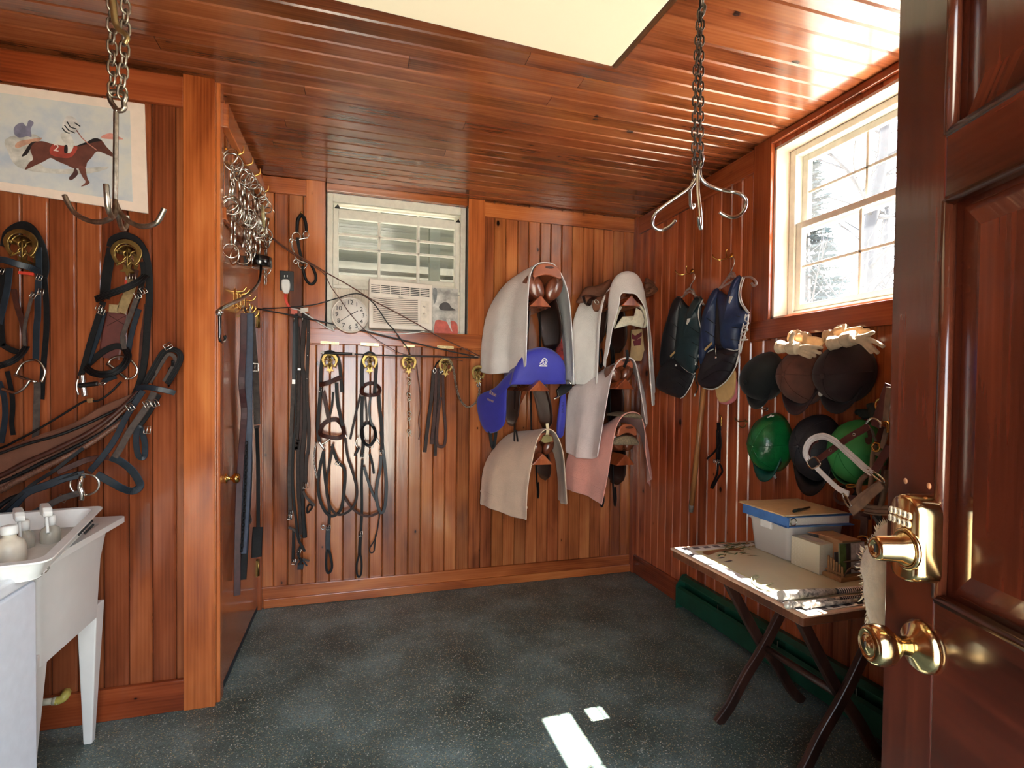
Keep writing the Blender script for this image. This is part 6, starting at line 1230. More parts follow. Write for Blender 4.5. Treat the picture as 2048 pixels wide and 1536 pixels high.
mb = MB(); mb.strap([Rt(*zV(572, 846), .09), Rt(*zV(628, 790), .09)], .014, .001, -X); mb.build('tan_label', bpy.data.materials['tan_label'], t)
mb = MB(); mb.tube([Rt(*zV(658, 800), .085), Rt(*zV(660, 880), .09)], .003); mb.ball(Rt(*zV(660, 902), .095), .0085); mb.build('zip_pull', STEEL, t)
CLR2 = N('clear_hanger_plastic').set(Base_Color=lin((216, 198, 190)), Roughness=.12, Transmission_Weight=.75, IOR=1.3).m
for lb, hook_, body in (('clear plastic hanger holding the dark green and navy vest', [(462, 262), (478, 248), (496, 262), (496, 300), (470, 340), (460, 372)], [[(410, 440), (438, 384), (482, 384), (498, 440)], [(350, 470), (412, 430), (460, 400), (520, 440), (568, 500)], [(440, 384), (455, 372), (480, 384)]]),
                        ('clear plastic hanger holding the navy vest with the laced side', [(770, 150), (785, 132), (800, 145), (798, 190), (775, 245)], [[(688, 368), (735, 310), (778, 252), (800, 262), (812, 300)], [(690, 372), (760, 330), (820, 300), (880, 286), (925, 286), (960, 310), (970, 338), (948, 352), (935, 330)], [(760, 300), (772, 262), (790, 290)]])):
    t = thing('clothes_hanger', lb, 'hanger', Rt(*zV(*hook_[0]), .05)); mb = MB(); mb.tube(px(Rt, mp(zV, hook_), .055), .0025, 7); mb.build('wire_hook', STEEL, t)
    mb = MB()
    for b in body: mb.tube(px(Rt, mp(zV, b), .05), .006, 8)
    mb.build('plastic_arms', CLR2, t)
for lb, a in (('brass double hook behind the dark green vest hanger', (478, 238)), ('brass double hook behind the laced vest hanger', (782, 120))):
    p = Rt(*zV(*a)); t = thing('double_hook', lb, 'hook', p); mb = MB()
    for s in (-1, 1): mb = MB(); mb.tube(cr([p, p+V((-.02, s*.008, -.012)), p+V((-.055, s*.03, -.02)), p+V((-.075, s*.05, .0)), p+V((-.075, s*.055, .012))]), .0034); mb.build('prong', BRASS, t)
    mb = MB(); mb.lathe([(.014, 0), (.012, .004)], p, -X, 12); mb.build('rose', BRASS, t)
t = thing('wooden_pole', 'worn wooden handle leaning on the right wall below the vests', 'pole', Rt(1382, 1020, .02)); mb = MB(); mb.tube([Rt(1411, 740, .016), Rt(1397, 880, .016), Rt(1383, 1010, .016)], .0145, 12); mb.build('shaft', wood('ash_handle', (206, 150, 92), (182, 120, 66), (130, 78, 40), rough=.5, coords='obj', knots=0, tint=False), t); mb = MB(); mb.tube([Rt(1383, 1008, .016), Rt(1382, 1024, .016)], [.0148, .011], 12); mb.build('worn_tip', plain('worn_tip', (120, 108, 98), .8, var=.3), t)
for lb, pts, o, c in (('tan foam pad showing beneath the laced vest', [(668, 1080), (668, 1150), (692, 1236), (745, 1242), (800, 1192), (814, 1110), (812, 1000), (740, 1000)], .022, (206, 168, 112)), ('pink foam pad behind the tan foam pad', [(690, 1100), (690, 1230), (716, 1256), (766, 1262), (815, 1226), (828, 1160), (818, 1060), (740, 1040)], .006, (196, 116, 122))):
    t = thing('foam_pad', lb, 'pad', Rt(*zV(740, 1200), o)); mb = MB(); mb.prism(px(Rt, mp(zV, pts), o, 4, True), -X*.012); mb.build('foam', plain('foam_'+lb[:4].strip(), c, .9, var=.06), t, [BEV(.003)])
tack('spur_strap', 'black buckled strap hanging from a small hook above the table', 'strap', Rt(1440, 850), Rt, [
    ('hook', 't', [zK(340, 285, .0), zK(350, 300, .03), zK(372, 315, .04), zK(368, 370, .04), zK(372, 430, .035)], .004, BRASS, .03), ('fold', S, mp(zK, [(340, 385), (345, 480)]), .034, BLKLEA, .035),
    ('strap', S, mp(zK, [(322, 470), (322, 680), (316, 850)]), .014, BLKLEA, .03), ('strap', S, mp(zK, [(352, 480), (362, 640), (352, 720), (348, 850)]), .015, BLKLEA, .03), ('keeper_strap', S, mp(zK, [(346, 500), (352, 600), (312, 700), (252, 770), (200, 812)]), .011, BLKLEA, .05), ('back_strap', S, mp(zK, [(338, 500), (338, 700), (335, 870)]), .018, BLKLEA, .02),
    ('tail', S, mp(zK, [(330, 870), (322, 980), (292, 1060), (245, 1158)]), .012, BLKLEA, .03), ('tail', S, mp(zK, [(350, 870), (382, 960), (332, 1040), (266, 1162)]), .011, BLKLEA, .035), ('buckle', 'b', mp(zK, [(290, 840, 0), (332, 848, 10), (215, 800, 50)]), .016, STEEL, .045)])
t = thing('wire_hook', 'empty bent wire hook between the hanging strap and the green satin cap', 'hook', Rt(*zK(530, 330))); mb = MB(); mb.tube(px(Rt, mp(zK, [(532, 332, .0), (545, 360, .02), (580, 372, .04), (645, 366, .06), (682, 368, .06), (655, 388, .06)]), .04), .003); mb.tube(px(Rt, mp(zK, [(582, 425, .06), (615, 446, .06), (650, 428, .06), (660, 390, .06), (650, 352, .06)]), .06), .003); mb.build('wire', OLDBRS, t)
# ---- helmets and caps on the wall
VEL = lambda n, c: plain(n, c, .8, var=.25, sc=14, sheen=.08, spec=.3, bump=.1, bsc=300)
def cap(label, btn, cz, ry, rz, T, mat, brim, brimmat, button=.012, seams=6, tilt=0.0, kind='helmet', bot=None):
    """crown facing the room, peak hanging down; btn = picture point of the crown button"""
    ap = Rt(btn[0], btn[1], T+.015); c = V((XR-.015, ap.y+.015, cz)); t = thing('riding_'+kind if kind == 'helmet' else 'jockey_cap', label, kind, V((XR, c.y, c.z)))
    o = []
    for i in range(36): a = 2*pi*i/36; o.append(c+V((0, ry*cos(a)*(1+.04*cos(2*a)), rz*sin(a))))
    vs = []; fs = []; rg = 10
    for k in range(rg+1):
        f_ = k/rg; ang = f_*pi/2; sc = cos(ang)**.86; h = T*sin(ang); ctr = c.lerp(V((c.x, ap.y, ap.z)), f_)
        for i in range(36):
            a = 2*pi*i/36; sd = 1-(.03*abs(sin(a*seams/2))**8 if seams and .05 < f_ < .98 else 0)*0
            d = (o[i]-c)*sc*sd; vs.append(ctr+d+V((-h, 0, 0)))
    for k in range(rg):
        for i in range(36): fs.append((k*36+i, k*36+(i+1) % 36, (k+1)*36+(i+1) % 36, (k+1)*36+i))
    fs.append(list(range(36))[::-1]); mb = MB(); mb.add(vs, fs, True); mb.build('crown', mat, t)
    if seams:
        mb = MB()
        for s_ in range(seams//2*2):
            i = int(36*s_/seams); mb.tube([V(vs[k*36+i])+V((-.001, 0, 0)) for k in range(1, rg)]+[V(vs[rg*36])+V((-.001, 0, 0))], .0014, 5)
        mb.build('seam', mat, t)
    if button: mb = MB(); mb.ball(ap+V((-.002, 0, 0)), .006, button, button, 12); mb.build('crown_button', mat, t)
    mb = MB(); up_, lo = [], []
    for i in range(15):
        a = radians(205+130*i/14); up_.append(c+V((-.035, ry*cos(a)*.98, rz*sin(a)*.95))); k = sin(pi*i/14)
        lo.append(c+V((-.05-.02*k, ry*cos(a)*.98+.012*tilt, rz*sin(a)*.95-brim*k**.7)))
    mb.grid([up_, [u_.lerp(l_, .5)+V((-.012, 0, 0)) for u_, l_ in zip(up_, lo)], lo]); mb.build('peak', brimmat, t, [SOL(.005)])
    return t, c
BLKV = VEL('black_velvet', (15, 19, 20)); BRNV = VEL('brown_satin_cloth', (92, 54, 42)); DKBV = VEL('dark_brown_velvet', (44, 28, 28))
h1, c1 = cap('black velvet riding helmet leftmost of the upper row of hats', (1490, 765), 1.335, .098, .112, .145, BLKV, .05, BLKV, seams=0)
h2, c2_ = cap('brown cloth cap with a button in the middle of the upper row of hats', (1567, 749), 1.325, .1, .118, .145, BRNV, .05, VEL('brown_peak', (52, 28, 28)), button=.008, kind='cap')
h3, c3 = cap('dark brown velvet riding helmet rightmost of the upper row under the gloves', (1646, 752), 1.343, .108, .12, .15, DKBV, .05, VEL('dark_peak', (30, 22, 24)), seams=4)
mb = MB(); q = Rt(1641, 787, .08); mb.ball(q, .003, .012, .012, 12); mb.build('white_tag', PIPE, h2)
GSAT = plain('green_satin', (16, 104, 52), .28, var=.35, sc=9, bump=.8, bsc=30, coat=.2); TEAL = plain('teal_peak', (10, 78, 66), .4)
h4, c4 = cap('shiny green satin cap leftmost of the lower row of hats', (1506, 893), 1.03, .098, .135, .14, GSAT, .05, TEAL, button=.007, kind='cap')
NVC = plain('navy_cap_cloth', (26, 30, 38), .6, var=.3, sc=12, bump=.4, bsc=40)
h5, c5 = cap('navy cloth cap in the middle of the lower row behind the halter', (1596, 892), 1.03, .105, .14, .14, NVC, .06, plain('black_peak', (16, 16, 18), .45), button=.007, kind='cap')
h6, c6 = cap('light green cap behind the silver halter noseband', (1676, 905), 1.035, .1, .125, .13, plain('apple_green_cloth', (48, 142, 72), .6, var=.15, sc=8, bump=.3, bsc=30), .0, plain('green_peak', (36, 110, 60), .6), button=0, kind='cap')
mb = MB(); mb.strap(px(Rt, mp(z6, [(428, 1240), (425, 1270), (432, 1310), (440, 1325)]), .05), .012, .004, -X); mb.build('chin_clip', plain('clear_clip', (200, 190, 180), .3), h4)
mb = MB(); mb.tube(px(Rt, mp(z6, [(320, 775), (340, 782), (370, 770), (378, 785), (355, 795)]), .03), .003); mb.build('chin_clip', STEEL, h1)
mb = MB(); mb.tube(px(Rt, mp(z6, [(375, 845, .11), (395, 838, .11), (402, 828, .11), (412, 838, .11), (422, 832, .11)]), .11), .003); mb.build('white_bow', PIPE, h4)
# ---- gloves
GLV = plain('tan_glove_hide', (184, 146, 106), .8, var=.2, sc=20, bump=.4, bsc=90); GLW = plain('pale_glove_hide', (206, 184, 154), .8, var=.18, sc=20, bump=.4, bsc=90)
def glove(label, cuff, palm, fingers, thumb, mat, off, pr_=.030, cw=.027):
    """one glove: palm, five separate fingers, open cuff; picture points traced at real distance off the wall"""
    t = thing('work_glove', label, 'glove', Rt(*z6(*palm), off)); g = lambda p: Rt(*z6(p[0], p[1]), off+(p[2] if len(p) > 2 else 0)); mb = MB(); P = g(palm); C = g(cuff); d = (P-C).normalized()
    mb.tube(cr([C, C.lerp(P, .35), C.lerp(P, .7), P, P+d*.018], 4), [cw]*4+[cw*.8]*4+[pr_*.95]*4+[pr_*.9]*4+[pr_*.5], 14)
    for f_ in fingers: q = cr([P+(g(f_[0])-P)*.45]+[g(p) for p in f_], 4); n_ = len(q); mb.tube(q, [.0088-.0016*(i/(n_-1)) for i in range(n_)], 9); mb.ball(q[-1], .0074, seg=10)
    q = cr([P+(g(thumb[0])-P)*.3]+[g(p) for p in thumb], 4); n_ = len(q); mb.tube(q, [.0105-.002*(i/(n_-1)) for i in range(n_)], 9); mb.ball(q[-1], .0087, seg=10)
    o = mb.build('hide', mat, t, [('REMESH', dict(mode='VOXEL', voxel_size=.0024, use_smooth_shade=True)), ('SMOOTH', dict(iterations=3, factor=.5))])
    mb = MB(); mb.ring(C, d, cw*.98, .0035, 18, 6); mb.build('cuff_hem', mat, t); return t
glove('pale hide glove lying uppermost on the brown cloth cap', (470, 290), (590, 300), [[(690, 285), (798, 298)], [(690, 310), (785, 338)], [(660, 330), (745, 362)], [(640, 345), (710, 374)]], [(560, 235, .02), (578, 186, .03)], GLW, .12)
glove('tan hide glove under the pale glove on the brown cloth cap', (575, 215), (665, 225), [[(740, 222), (806, 236)], [(745, 238), (812, 252)], [(740, 250), (800, 270)], [(700, 262), (770, 285)]], [(640, 190), (610, 168)], GLV, .075, .03, .028)
glove('pale hide glove with spread fingers on the dark brown helmet', (880, 265), (1030, 225), [[(1120, 260), (1192, 332)], [(1150, 252), (1240, 334)], [(1180, 232), (1284, 286)], [(1150, 200), (1205, 178)]], [(960, 255), (905, 290)], GLW, .115, .031)
glove('tan hide glove crumpled behind the spread glove on the dark brown helmet', (850, 215), (970, 170), [[(1040, 150), (1110, 140)], [(1050, 165), (1165, 158)], [(1055, 175), (1200, 172)], [(1040, 190), (1120, 190)]], [(930, 140), (960, 126)], GLV, .07, .03)
# ---- leather halter and straps hanging beside the door
OXB = plain('oxblood_strap', (82, 40, 36), .45, var=.2, sc=30, spec=.4); GBR = plain('dusty_strap', (128, 100, 80), .65, var=.2, sc=30); SILV = plain('silver_edged_strap', (226, 222, 222), .35, 0, .08, 30)
HO = .24
tack('halter', 'brown leather halter with a silver noseband hanging in front of the lower hats', 'halter', Rt(1770, 800), Rt, [
    ('noseband', 'd', mp(zH, [(318, 770), (284, 710), (288, 640), (330, 560), (400, 518), (480, 508), (560, 536), (650, 598), (750, 690), (850, 780), (940, 862), (1015, 912)]), .024, SILV, HO),
    ('noseband_lining', S, mp(zH, [(330, 770), (310, 700), (318, 640), (352, 580), (410, 546)]), .02, OXB, HO-.012), ('square_ring', 'to', mp(zH, [(298, 790), (378, 734), (444, 812), (352, 862)]), .0036, STEEL, HO),
    ('cheek_strap', S, mp(zH, [(405, 775), (560, 662), (700, 560), (812, 488), (900, 440), (975, 392)]), .024, OXB, HO), ('chin_strap', S, mp(zH, [(395, 848), (470, 925), (560, 1012), (650, 1090), (755, 1140)]), .020, SILV, HO),
    ('ring', 't', mp(zH, [(945, 372), (985, 322), (1040, 312), (1102, 356), (1105, 412)]), .0042, STEEL, HO), ('crown_strap', S, mp(zH, [(1040, 400), (1085, 260), (1120, 160), (1160, 40), (1200, -60)]), .03, OXB, HO), ('crown_strap', S, mp(zH, [(1200, -30), (1180, 120), (1160, 340)]), .02, GBR, HO+.02),
    ('square_ring', 'to', mp(zH, [(970, 888), (1010, 878), (1140, 985), (1120, 1010)]), .0036, STEEL, HO), ('cheek_strap', S, mp(zH, [(1040, 890), (1110, 770), (1200, 620)]), .028, OXB, HO), ('throat_strap', S, mp(zH, [(1140, 1010), (1040, 1070), (900, 1170), (790, 1260)]), .024, GBR, HO), ('throat_fold', S, mp(zH, [(1120, 1040), (1000, 1140), (880, 1260), (780, 1345)]), .028, GBR, HO+.012),
    ('ring', 'to', mp(zH, [(690, 1140), (720, 1150), (770, 1240), (780, 1285), (745, 1270), (700, 1190)]), .0036, STEEL, HO), ('flap', S, mp(zH, [(740, 1180), (800, 1190), (870, 1195)]), .022, OXB, HO-.02), ('loop', S, mp(zH, [(650, 1090), (606, 1130), (604, 1190), (650, 1235), (730, 1245)]), .012, BRNLEA, HO-.03),
    ('eyelet', 'to', mp(zH, [(555+14*cos(a*pi/4), 660+14*sin(a*pi/4)) for a in range(8)]), .0016, STEEL, HO+.004), ('eyelet', 'to', mp(zH, [(812+14*cos(a*pi/4), 487+14*sin(a*pi/4)) for a in range(8)]), .0016, STEEL, HO+.004), ('inner_strap', S, mp(zH, [(975, 430), (990, 500), (985, 560), (965, 570), (955, 520)]), .016, BRNLEA, HO-.02), ('inner_strap', S, mp(zH, [(1000, 420), (1030, 500), (1050, 560)]), .008, GREYL, HO)])
tack('halter', 'dusty brown leather halter with brass fittings bunched against the open door', 'halter', Rt(1775, 850), Rt, [
    ('rolled_strap', 't', mp(zH, [(955, 930), (890, 990), (865, 1060), (870, 1130), (900, 1190)]), .009, GBR, .17), ('rolled_strap', 't', mp(zH, [(1045, 590), (1020, 720), (1010, 900), (990, 1080), (960, 1230)]), .008, GBR, .18), ('rolled_strap', 't', mp(zH, [(1150, 830), (1130, 1000), (1090, 1150), (1060, 1270)]), .009, BRNLEA, .18), ('rolled_strap', 't', mp(zH, [(1185, 880), (1150, 1080), (1105, 1280)]), .009, GBR, .2),
    ('stitched_strap', S, mp(zH, [(1130, 400), (1090, 500), (1060, 600)]), .02, BRNLEA, .19), ('stitched_strap', S, mp(zH, [(1170, 430), (1140, 560), (1120, 640)]), .018, GBR, .19), ('brass_snap', 't', mp(zH, [(1150, 350), (1190, 370), (1188, 470)]), .006, BRASS, .2), ('brass_ring', 'to', mp(zH, [(1055+42*cos(a*pi/5), 625+46*sin(a*pi/5)) for a in range(10)]), .004, BRASS, .19), ('brass_ring', 'to', mp(zH, [(1095+44*cos(a*pi/5), 165+66*sin(a*pi/5)) for a in range(10)]), .004, BRASS, .2),
    ('tab', S, mp(zH, [(1030, 670), (1080, 690), (1120, 700)]), .022, GBR, .18), ('noseband', 'd', mp(zH, [(930, 1300), (1050, 1318), (1200, 1322)]), .034, GBR, .2), ('chin_strap', S, mp(zH, [(800, 1370), (900, 1380), (980, 1375)]), .03, BRNLEA, .16), ('hanging_strap', S, mp(zH, [(925, 1385), (925, 1460), (915, 1560), (905, 1620)]), .028, BRNLEA, .17), ('hanging_strap', S, mp(zH, [(1080, 1340), (1090, 1480), (1090, 1640)]), .024, BLKLEA, .15),
    ('brass_buckle', 'to', mp(zH, [(865, 1610), (955, 1610), (960, 1660), (925, 1680), (915, 1740), (895, 1740), (895, 1680), (862, 1660)]), .0036, BRASS, .17), ('brass_buckle', 'to', mp(zH, [(740, 1040), (830, 1040), (830, 1062), (740, 1062)]), .003, BRASS, .15), ('black_strap', S, mp(zH, [(640, 1075), (720, 1060), (800, 1060), (840, 1110), (800, 1170)]), .014, BLKLEA, .13), ('cross_strap', S, mp(zH, [(1020, 1380), (1060, 1430), (1120, 1500)]), .012, GREYL, .19)])
t = thing('knit_glove', 'dark green knitted glove tucked on the wall above the light green cap', 'glove', Rt(1735, 825, .03)); DG = plain('dark_green_knit', (26, 40, 36), .9)
for pts in ([(830, 248), (930, 240), (1000, 255)], [(870, 270), (950, 262), (1010, 270)], [(900, 295), (980, 280), (1020, 285)], [(965, 180), (1020, 170), (1060, 190)], [(975, 205), (1040, 200), (1075, 215)]):
    mb = MB(); mb.tube(px(Rt, mp(zH, pts), .03), [.006]+[.011]*11+[.013], 8); mb.build('finger', DG, t)
mb = MB(); mb.ball(Rt(*zH(1060, 240), .03), .02, .03, .035, 12); mb.build('palm', DG, t)
# ================================================================ FOLDING TABLE AND WHAT LIES ON IT
TZ = .632; TX0, TX1, TY0, TY1 = 1.208, 1.836, 1.153, 1.800
TW = wood('table_wood', (140, 84, 56), (104, 58, 38), (58, 30, 22), rough=.35, coords='obj', knots=0, tint=False)
DW = wood('dark_leg_wood', (96, 60, 46), (64, 36, 28), (34, 20, 17), rough=.4, coords='obj', knots=0, tint=False)
t = thing('folding_table', 'folding wooden table with crossed legs and a painted chequer-bordered top', 'table', ((TX0+TX1)/2, (TY0+TY1)/2, 0))
mb = MB(); mb.box((TX0+.006, TY0+.006, TZ-.035), (TX1-.006, TY1-.006, TZ-.002)); mb.build('tabletop', TW, t, [BEV(.004)])
EDG = plain('pale_worn_edge', (206, 164, 136), .5, var=.15)
mb = MB(); frame(mb, (TX0, TY0, TZ-.008), X, Y, Z, TX1-TX0, TY1-TY0, .012, .009); mb.build('edge_moulding', EDG, t, [BEV(.003)])
PANEL = plain('painted_cream_top', (204, 196, 164), .32, var=.06, sc=4, coat=.2)
mb = MB(); mb.box((TX0+.011, TY0+.011, TZ-.002), (TX1-.011, TY1-.011, TZ)); mb.build('painted_top', PANEL, t)
PW = plain('painted_white_band', (230, 228, 222), .35, var=.03); PG = plain('painted_grey', (92, 86, 90), .4, var=.15); PYW = plain('painted_yellow_line', (206, 200, 120), .4)
zb_ = TZ+.0002
def ringband(nm, ins, w_, mat, zz_):
    mb = MB(); frame(mb, (TX0+ins, TY0+ins, zz_), X, Y, Z, TX1-TX0-2*ins, TY1-TY0-2*ins, w_, .0003); return mb.build(nm, mat, t)
ringband('white_band', .014, .05, PW, zb_); ringband('dark_line', .013, .0022, PG, zb_+.0003); ringband('yellow_line', .066, .004, PYW, zb_)
mb = MB(); n_ = 12
for i in range(n_):
    y = TY0+.05+i*(TY1-TY0-.10)/(n_-1)
    mb.box((TX0+.02, y-.013, zb_+.0003), (TX0+.042, y+.013, zb_+.0006)); mb.box((TX1-.042, y-.013, zb_+.0003), (TX1-.02, y+.013, zb_+.0006))
    x = TX0+.05+i*(TX1-TX0-.10)/(n_-1); mb.box((x-.014, TY0+.02, zb_+.0003), (x+.014, TY0+.042, zb_+.0006)); mb.box((x-.014, TY1-.042, zb_+.0003), (x+.014, TY1-.02, zb_+.0006))
mb.build('check_pattern', PG, t); t.children[-1]['kind'] = 'stuff'
def tq(x, y): return Zp(1320+x/4.267, 940+y/4.267, TZ+.0006)
mb = MB(); mb.prism(cr([tq(*p) for p in ((360, 700), (420, 688), (540, 676), (640, 668), (700, 690), (600, 690), (500, 698), (430, 722), (390, 722))], 3, True), Z*.0003); mb.build('painted_trunk', plain('painted_trunk', (142, 96, 62), .4), t)
GP = [plain('painted_leaf', (70, 112, 62), .4, var=.4, sc=40), plain('painted_straw', (168, 132, 78), .4, var=.3, sc=40)]
R = random.Random(9)
for k in range(2):
    mb = MB()
    for i in range(46 if k == 0 else 26):
        c = tq(R.uniform(500, 740)+R.uniform(0, 100)*(k or R.random() > .7), R.uniform(620, 675)+60*(R.random() > .72)); an = R.uniform(-.8, .8); d = V((cos(an), sin(an), 0)); s_ = V((-d.y, d.x, 0)); l_ = R.uniform(.012, .03)
        mb.prism([c-d*l_, c+s_*.004, c+d*l_, c-s_*.004], Z*.0003)
    mb.build('painted_foliage', GP[k], t); t.children[-1]['kind'] = 'stuff'
for pts in (((480, 752), (530, 742), (555, 745), (520, 756)), ((545, 782), (600, 768), (620, 775), (580, 786))):
    mb = MB(); mb.prism([tq(*p) for p in pts], Z*.0003); mb.build('painted_bird', PG, t)
# crossed legs
def leg(x_foot, x_top, y, th, curve):
    P = cr([(x_foot, y, .0), (x_foot+(x_top-x_foot)*.10-curve*.2, y, .06), (x_foot+(x_top-x_foot)*.30, y, .16), (x_foot+(x_top-x_foot)*.56, y, .30), (x_top-(x_top-x_foot)*.0, y, TZ-.034)], 5); mb = MB()
    lo = []; mb.strap(P, .042, .022, Y); return mb
xm = 1.535
for y, dy in ((1.655, 0), (1.31, 0)):
    for s in (-1, 1):
        mb = leg(xm+s*.215, xm-s*.20, y+s*.013, .022, s*.08); mb.build('leg', DW, t, [BEV(.003)])
mb = MB(); mb.tube([(xm, 1.29, .262), (xm, 1.68, .262)], .013, 12); mb.build('stretcher_rod', DW, t)
for x in (xm-.2, xm+.2): mb = MB(); mb.box((x-.02, 1.27, TZ-.055), (x+.02, 1.69, TZ-.035)); mb.build('batten', DW, t, [BEV(.003)])
# storage bin
BINP = N('translucent_bin').set(Base_Color=lin((214, 208, 200)), Roughness=.4, Transmission_Weight=.25, IOR=1.2).m
t = thing('storage_bin', 'translucent plastic bin at the back of the folding table under the binders', 'bin', (1.66, 1.63, TZ))
bx0, bx1, by0, by1, bz0, bz1 = 1.528, 1.792, 1.528, 1.735, TZ+.002, .766
mb = MB(); loft(mb, [rr(bx0+.012, by0+.012, bx1-.012, by1-.012, bz0, .02), rr(bx0, by0, bx1, by1, bz1-.012, .022), rr(bx0-.008, by0-.008, bx1+.008, by1+.008, bz1-.01, .026), rr(bx0-.008, by0-.008, bx1+.008, by1+.008, bz1, .026), rr(bx0+.003, by0+.003, bx1-.003, by1-.003, bz1, .022), rr(bx0+.014, by0+.014, bx1-.014, by1-.014, bz0+.004, .02)], True, True); mb.build('tub', BINP, t, [('EDGE_SPLIT', dict(split_angle=.8))])
mb = MB(); mb.box((bx0-.012, 1.605, bz1-.03), (bx0-.002, 1.66, bz1+.001)); mb.build('latch', WHITEP, t, [BEV(.003)])
R = random.Random(2)
for i, (nm, c_) in enumerate((('black tin inside the open bin, left', (24, 23, 24)), ('grey tube inside the open bin, middle', (136, 134, 138)), ('red bottle glowing through the near side of the bin', (176, 62, 52)), ('black tin inside the open bin, right', (30, 28, 28)))):
    t = thing('tin', nm, 'tin', (bx0+.05+.05*i, by0+.05, bz0)); mb = MB(); c = V((bx0+.045+.055*i, by0+.06+.03*(i % 2), bz0+.006)); mb.lathe([(.02, 0), (.022, .003), (.022, .108-.01*(i % 2)), (.015, .114-.01*(i % 2))], c, Z, 18); mb.build('body', plain('tin_%d' % i, c_, .4), t)
# binders
def rect_on(c, ang, w_, d_, z): a = radians(ang); ex, ey = V((cos(a), sin(a), 0)), V((-sin(a), cos(a), 0)); return [V((c[0], c[1], z))+ex*sx_*w_/2+ey*sy_*d_/2 for sx_, sy_ in ((-1, -1), (1, -1), (1, 1), (-1, 1))]
cB = (1.632, 1.62)
PAPER = plain('paper_stack', (226, 218, 204), .8, var=.05, sc=200); BLUC = plain('blue_card', (58, 104, 164), .5)
t = thing('ring_binder', 'blue ring binder full of paper lying on the bin', 'binder', (cB[0], cB[1], .7702))
a_ = -3
mb = MB(); mb.prism(rect_on((cB[0]+.01, cB[1]-.01), a_-4, .285, .248, .7712), Z*.003); mb.prism(rect_on((cB[0]+.012, cB[1]-.006), a_-2, .285, .248, .8060), Z*.003); mb.prism(rect_on((cB[0]-.132, cB[1]), a_, .003, .248, .7712), Z*.036); mb.build('cover', BLUC, t)
mb = MB(); mb.prism(rect_on((cB[0]+.012, cB[1]-.004), a_-2, .269, .227, .7749), Z*.029); mb.build('paper', PAPER, t)
mb = MB(); mb.ring((cB[0]-.111, cB[1]-.116, .7902), Y, .013, .0022); mb.build('ring', STEEL, t)
t = thing('folder', 'tan card folder lying on top of the blue binder', 'folder', (cB[0], cB[1], .8102)); mb = MB(); mb.prism(rect_on((cB[0]-.006, cB[1]+.004), a_+1, .276, .249, .8108), Z*.0022); mb.prism(rect_on((cB[0]-.006, cB[1]+.0), a_-1.5, .276, .249, .8145), Z*.0015); mb.build('card', plain('manila_card', (214, 182, 136), .6, var=.06), t)
mb = MB(); mb.prism(rect_on((cB[0]-.004, cB[1]-.001), a_-.5, .264, .245, .8132), Z*.0011); mb.build('sheet', PAPER, t)
t = thing('marker_pen', 'dark green marker pen on the tan folder', 'pen', (1.62, 1.56, .822)); a, b = Zp(1320+1140/4.267, 940+352/4.267, .8222), Zp(1320+1278/4.267, 940+318/4.267, .8222); mb = MB(); PEN = plain('dark_green_pen', (34, 46, 42), .4)
mb.tube([a, a.lerp(b, .45), a.lerp(b, .46), b], [.005, .0052, .0042, .0034], 10); mb.build('barrel', PEN, t); mb = MB(); mb.tube([a+Z*.005, a.lerp(b, .35)+Z*.0055], .0012); mb.build('clip', PEN, t)
# tissue box
t = thing('tissue_box', 'pale dotted tissue box standing in front of the bin', 'tissue box', (1.551, 1.461, TZ)); m = N('dotted_card'); vo = m.n('ShaderNodeTexVoronoi'); vo.inputs['Scale'].default_value = 190; vo.inputs['Randomness'].default_value = .0; m.l(m.obj(), vo.inputs['Vector'])
m.l(m.mix(m.val('LESS_THAN', vo.outputs['Distance'], .22), lin((206, 200, 176)), lin((226, 222, 206))), m.b.inputs['Base Color']); m.set(Roughness=.6)
mb = MB(); q0 = [V((1.532, 1.523, TZ+.001)), V((1.529, 1.398, TZ+.001)), V((1.599, 1.408, TZ+.001)), V((1.603, 1.526, TZ+.001))]; mb.hexa(q0[::-1], [p+Z*.103 for p in q0][::-1]); mb.build('carton', m.m, t, [BEV(.002)])
mb = MB(); c = sum(q0, V())/4+Z*.1035; mb.prism([c+V((.018*cos(a*pi/8), .045*sin(a*pi/8), 0)) for a in range(16)], Z*.0008); mb.build('opening', plain('carton_slot', (198, 186, 178), .7), t)
# letter rack + cards
t = thing('letter_rack', 'small wooden letter rack with fence-like ends holding cards', 'letter rack', (1.614, 1.356, TZ)); RK = plain('rack_olive_wood', (150, 112, 72), .6, var=.2, sc=20)
mb = MB(); mb.prism([V((1.542, 1.398, TZ+.001)), V((1.538, 1.321, TZ+.001)), V((1.688, 1.331, TZ+.001)), V((1.692, 1.403, TZ+.001))], Z*.014, inset=.004); mb.build('base', RK, t)
for k, x in enumerate((1.555, 1.675)):
    mb = MB()
    for i in range(6): y = 1.332+i*.0105; mb.box((x-.002, y-.0035, TZ+.014), (x+.002, y+.0035, TZ+.05+.022*(i/5)))
    mb.box((x-.003, 1.326, TZ+.02), (x+.003, 1.395, TZ+.026)); mb.build('end_fence', RK, t, [BEV(.001)])
mb = MB(); mb.tube(cr([(1.557, 1.331, TZ+.015), (1.583, 1.325, TZ+.045), (1.614, 1.325, TZ+.035), (1.646, 1.326, TZ+.05), (1.675, 1.331, TZ+.03)]), .0032); mb.tube([(1.557, 1.327, TZ+.068), (1.675, 1.331, TZ+.066)], .0026); mb.build('wire_front', plain('rusty_wire', (96, 74, 56), .6, .4), t)
